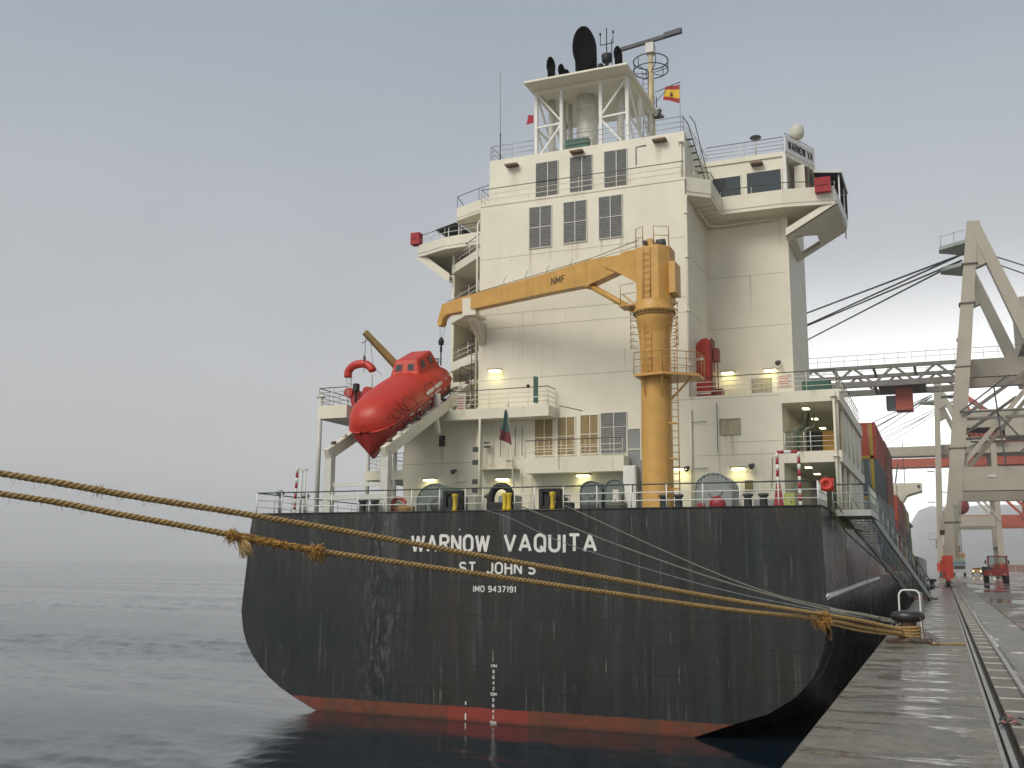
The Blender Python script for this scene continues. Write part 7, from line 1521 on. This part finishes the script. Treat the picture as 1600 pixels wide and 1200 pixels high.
# ================================================================ VEHICLES
def wheel(parent, x, y, z, r, w=0.3):
    mb = MB(); mb.lathe((x-w/2, y, z), [(r*0.5, 0), (r*0.95, 0.0), (r, 0.05), (r, w-0.05), (r*0.95, w), (r*0.5, w)], 16, 0, (1, 0, 0)); o = mb.build('wheel', rubber, parent)
    mb = MB(); mb.lathe((x-w/2+0.02, y, z), [(0.01, 0), (r*0.5, 0), (r*0.5, w-0.04), (0.01, w-0.04)], 12, 0, (1, 0, 0)); mb.build('wheel_rim', steel, o)
def clear_glass():
    m = bpy.data.materials.new('cab_window_glass'); m.use_nodes = True; b = m.node_tree.nodes['Principled BSDF']
    b.inputs['Transmission Weight'].default_value = 1; b.inputs['Roughness'].default_value = 0.02; b.inputs['IOR'].default_value = 1.05; b.inputs['Base Color'].default_value = (0.75, 0.8, 0.8, 1); return m
tt = thing('terminal_tractor', 'dark red terminal tractor with glazed cab seen from behind on the wet yard', 'tractor', (5.35, 122, QZ))
X0, Y0 = 5.35, 122.0
mb = MB(); mb.box(X0-1.25, X0+1.15, Y0-0.3, Y0+4.2, QZ+0.75, QZ+1.35); mb.box(X0-0.1, X0+1.2, Y0+1.0, Y0+2.6, QZ+1.35, QZ+1.6); mb.build('chassis', mat('tractor_red', (0.33, 0.03, 0.025), 0.45, var=0.2), tt, bevel=0.04)
mb = MB()
for x in (X0-0.72, X0+1.1):
    for y in (Y0+0.9, Y0+2.6): mb.box(x-0.05, x+0.05, y-0.05, y+0.05, QZ+1.3, QZ+2.75)
mb.box(X0-0.8, X0+1.2, Y0+0.8, Y0+2.7, QZ+2.75, QZ+2.86); mb.box(X0-0.7, X0+1.1, Y0+0.9, Y0+2.6, QZ+1.3, QZ+1.62); mb.build('cab', MATS['tractor_red'], tt)
mb = MB(); mb.box(X0-0.66, X0+1.04, Y0+0.9, Y0+0.93, QZ+1.63, QZ+2.74); mb.box(X0-0.66, X0+1.04, Y0+2.57, Y0+2.6, QZ+1.63, QZ+2.74); mb.build('cab_glass', clear_glass(), tt)
mb = MB(); mb.box(X0-1.3, X0-0.5, Y0+0.2, Y0+4, QZ+0.8, QZ+1.7); mb.build('engine_cover', dgrey, tt)
for x in (X0-1.0, X0+0.95):
    for y in (Y0+0.2, Y0+3.5): wheel(tt, x, y, QZ+0.52, 0.52, 0.42)
for x in (X0-0.65, X0+0.75): mb = MB(); mb.box(x-0.12, x+0.12, Y0-0.34, Y0-0.301, QZ+0.85, QZ+1.0); mb.build('tail_light', mat('tail_light_lens', (0.5, 0.35, 0.3), 0.3), tt)
for x in (X0-0.95, X0+1.35): mb = MB(); mb.box(x-0.08, x+0.08, Y0+2.5, Y0+2.55, QZ+2.0, QZ+2.4); mb.build('wing_mirror', black, tt)
tk = thing('container_truck', 'lorry with white cab front and multicoloured load box driving between crane legs', 'truck', (2.9, 222, QZ))
mb = MB(); mb.box(1.9, 4.3, 220, 222.2, QZ+0.6, QZ+2.0); mb.box(1.95, 4.25, 219.9, 220, QZ+0.5, QZ+0.9); mb.build('cab', white, tk, bevel=0.08)
mb = MB(); mb.box(2.05, 4.15, 219.96, 219.99, QZ+1.2, QZ+1.9); mb.build('windscreen', glass, tk)
for k, c in enumerate((('teal_band', (0.12, 0.22, 0.24)), ('pale_green_band', (0.35, 0.42, 0.25)), ('orange_band', (0.5, 0.22, 0.08)))): mb = MB(); mb.box(1.9, 4.3, 222.25, 232, QZ+1.9+k*0.8, QZ+2.7+k*0.8-0.004); mb.build('load_box', mat(c[0], c[1], 0.6), tk)
mb = MB(); mb.box(2.0, 3.6, 224, 230, QZ+4.6, QZ+5.9); mb.build('stacked_crate', CM['maroon'], tk)
for x in (2.1, 4.1):
    for y in (220.7, 225, 230): wheel(tk, x, y, QZ+0.5, 0.5)
def car(x, y, c, label, n):
    t = thing('parked_car', label, 'car', (x, y+2, QZ), 'small vehicles far down the yard')
    mb = MB(); mb.prism([(x-0.9, y, QZ+0.35), (x-0.9, y+4.2, QZ+0.35), (x-0.9, y+4.2, QZ+0.9), (x-0.9, y+3.0, QZ+1.0), (x-0.9, y+2.4, QZ+1.5), (x-0.9, y+0.7, QZ+1.5), (x-0.9, y, QZ+1.0)], (1.8, 0, 0)); mb.build('car_body', mat(n, c, 0.35), t, bevel=0.08)
    mb = MB(); mb.box(x-0.75, x+0.75, y+0.2, y+0.26, QZ+1.05, QZ+1.4); mb.build('rear_window', glass, t)
    for xx in (x-0.8, x+0.8):
        for yy in (y+0.8, y+3.4): wheel(t, xx, yy, QZ+0.33, 0.33, 0.2)
    for xx in (x-0.7, x+0.7): mb = MB(); mb.box(xx-0.12, xx+0.12, y-0.03, y-0.001, QZ+0.7, QZ+0.85); mb.build('headlight', lampm, t)
car(6.6, 235, (0.5, 0.3, 0.1), 'small amber vehicle with lit lamps beside the lorry', 'amber_car_paint'); car(9.3, 240, (0.45, 0.43, 0.4), 'small pale vehicle with lit lamps right of the amber one', 'pale_car_paint'); car(9.0, 290, (0.15, 0.15, 0.16), 'small dark car farthest down the yard', 'dark_car_paint')
# trailer at the right frame edge and low stacks beyond
t = thing('flat_trailer', 'dark flatbed trailer at the right edge of the yard', 'trailer', (9.9, 124, QZ))
mb = MB(); mb.box(8.7, 11.2, 121, 133, QZ+0.95, QZ+1.25); mb.box(9.2, 10.7, 121.5, 132, QZ+0.7, QZ+0.949); mb.build('trailer_bed', dgrey, t)
for x in (8.95, 10.95):
    for y in (122.3, 123.6, 131): wheel(t, x, y, QZ+0.5, 0.5, 0.35)
rnd = random.Random(21)
ords = 'first second third fourth fifth sixth seventh eighth ninth tenth eleventh twelfth thirteenth fourteenth'.split()
for k in range(14):
    x = 16+k*9.5; y = 420+rnd.uniform(-8, 20); h = 2.5; c = rnd.choice(['slate', 'grey', 'maroon', 'brown', 'blue']); L = 12
    mb = MB(); mb.box(x, x+8.5, y, y+2.5, QZ, QZ+h)
    for q in range(9): mb.box(x+0.3+q*0.9, x+0.7+q*0.9, y-0.04, y-0.001, QZ+0.2, QZ+h-0.2)
    nm = {'slate': 'slate', 'grey': 'pale grey', 'maroon': 'maroon', 'brown': 'tan brown', 'blue': 'dark blue'}[c]
    tag(mb.build('yard_container', CM[c]), f'{ords[k]} container from the left in the distant yard row, low and {nm}', 'container', 'distant yard containers')

# ================================================================ HAZE
mb = MB(); mb.box(-FAR-20, FAR+20, -45, FAR+20, -9, 235)
hz = mb.build('haze', bpy.data.materials.new('haze_air')); hz['kind'] = 'stuff'
m = hz.data.materials[0]; m.use_nodes = True; t = m.node_tree; t.nodes.clear()
pv = t.nodes.new('ShaderNodeVolumePrincipled'); pv.inputs['Density'].default_value = 0.00052; pv.inputs['Color'].default_value = (1.0, 1.0, 1.0, 1); pv.inputs['Anisotropy'].default_value = 0.82
oo = t.nodes.new('ShaderNodeOutputMaterial'); t.links.new(pv.outputs[0], oo.inputs['Volume'])
hz.display_type = 'WIRE'
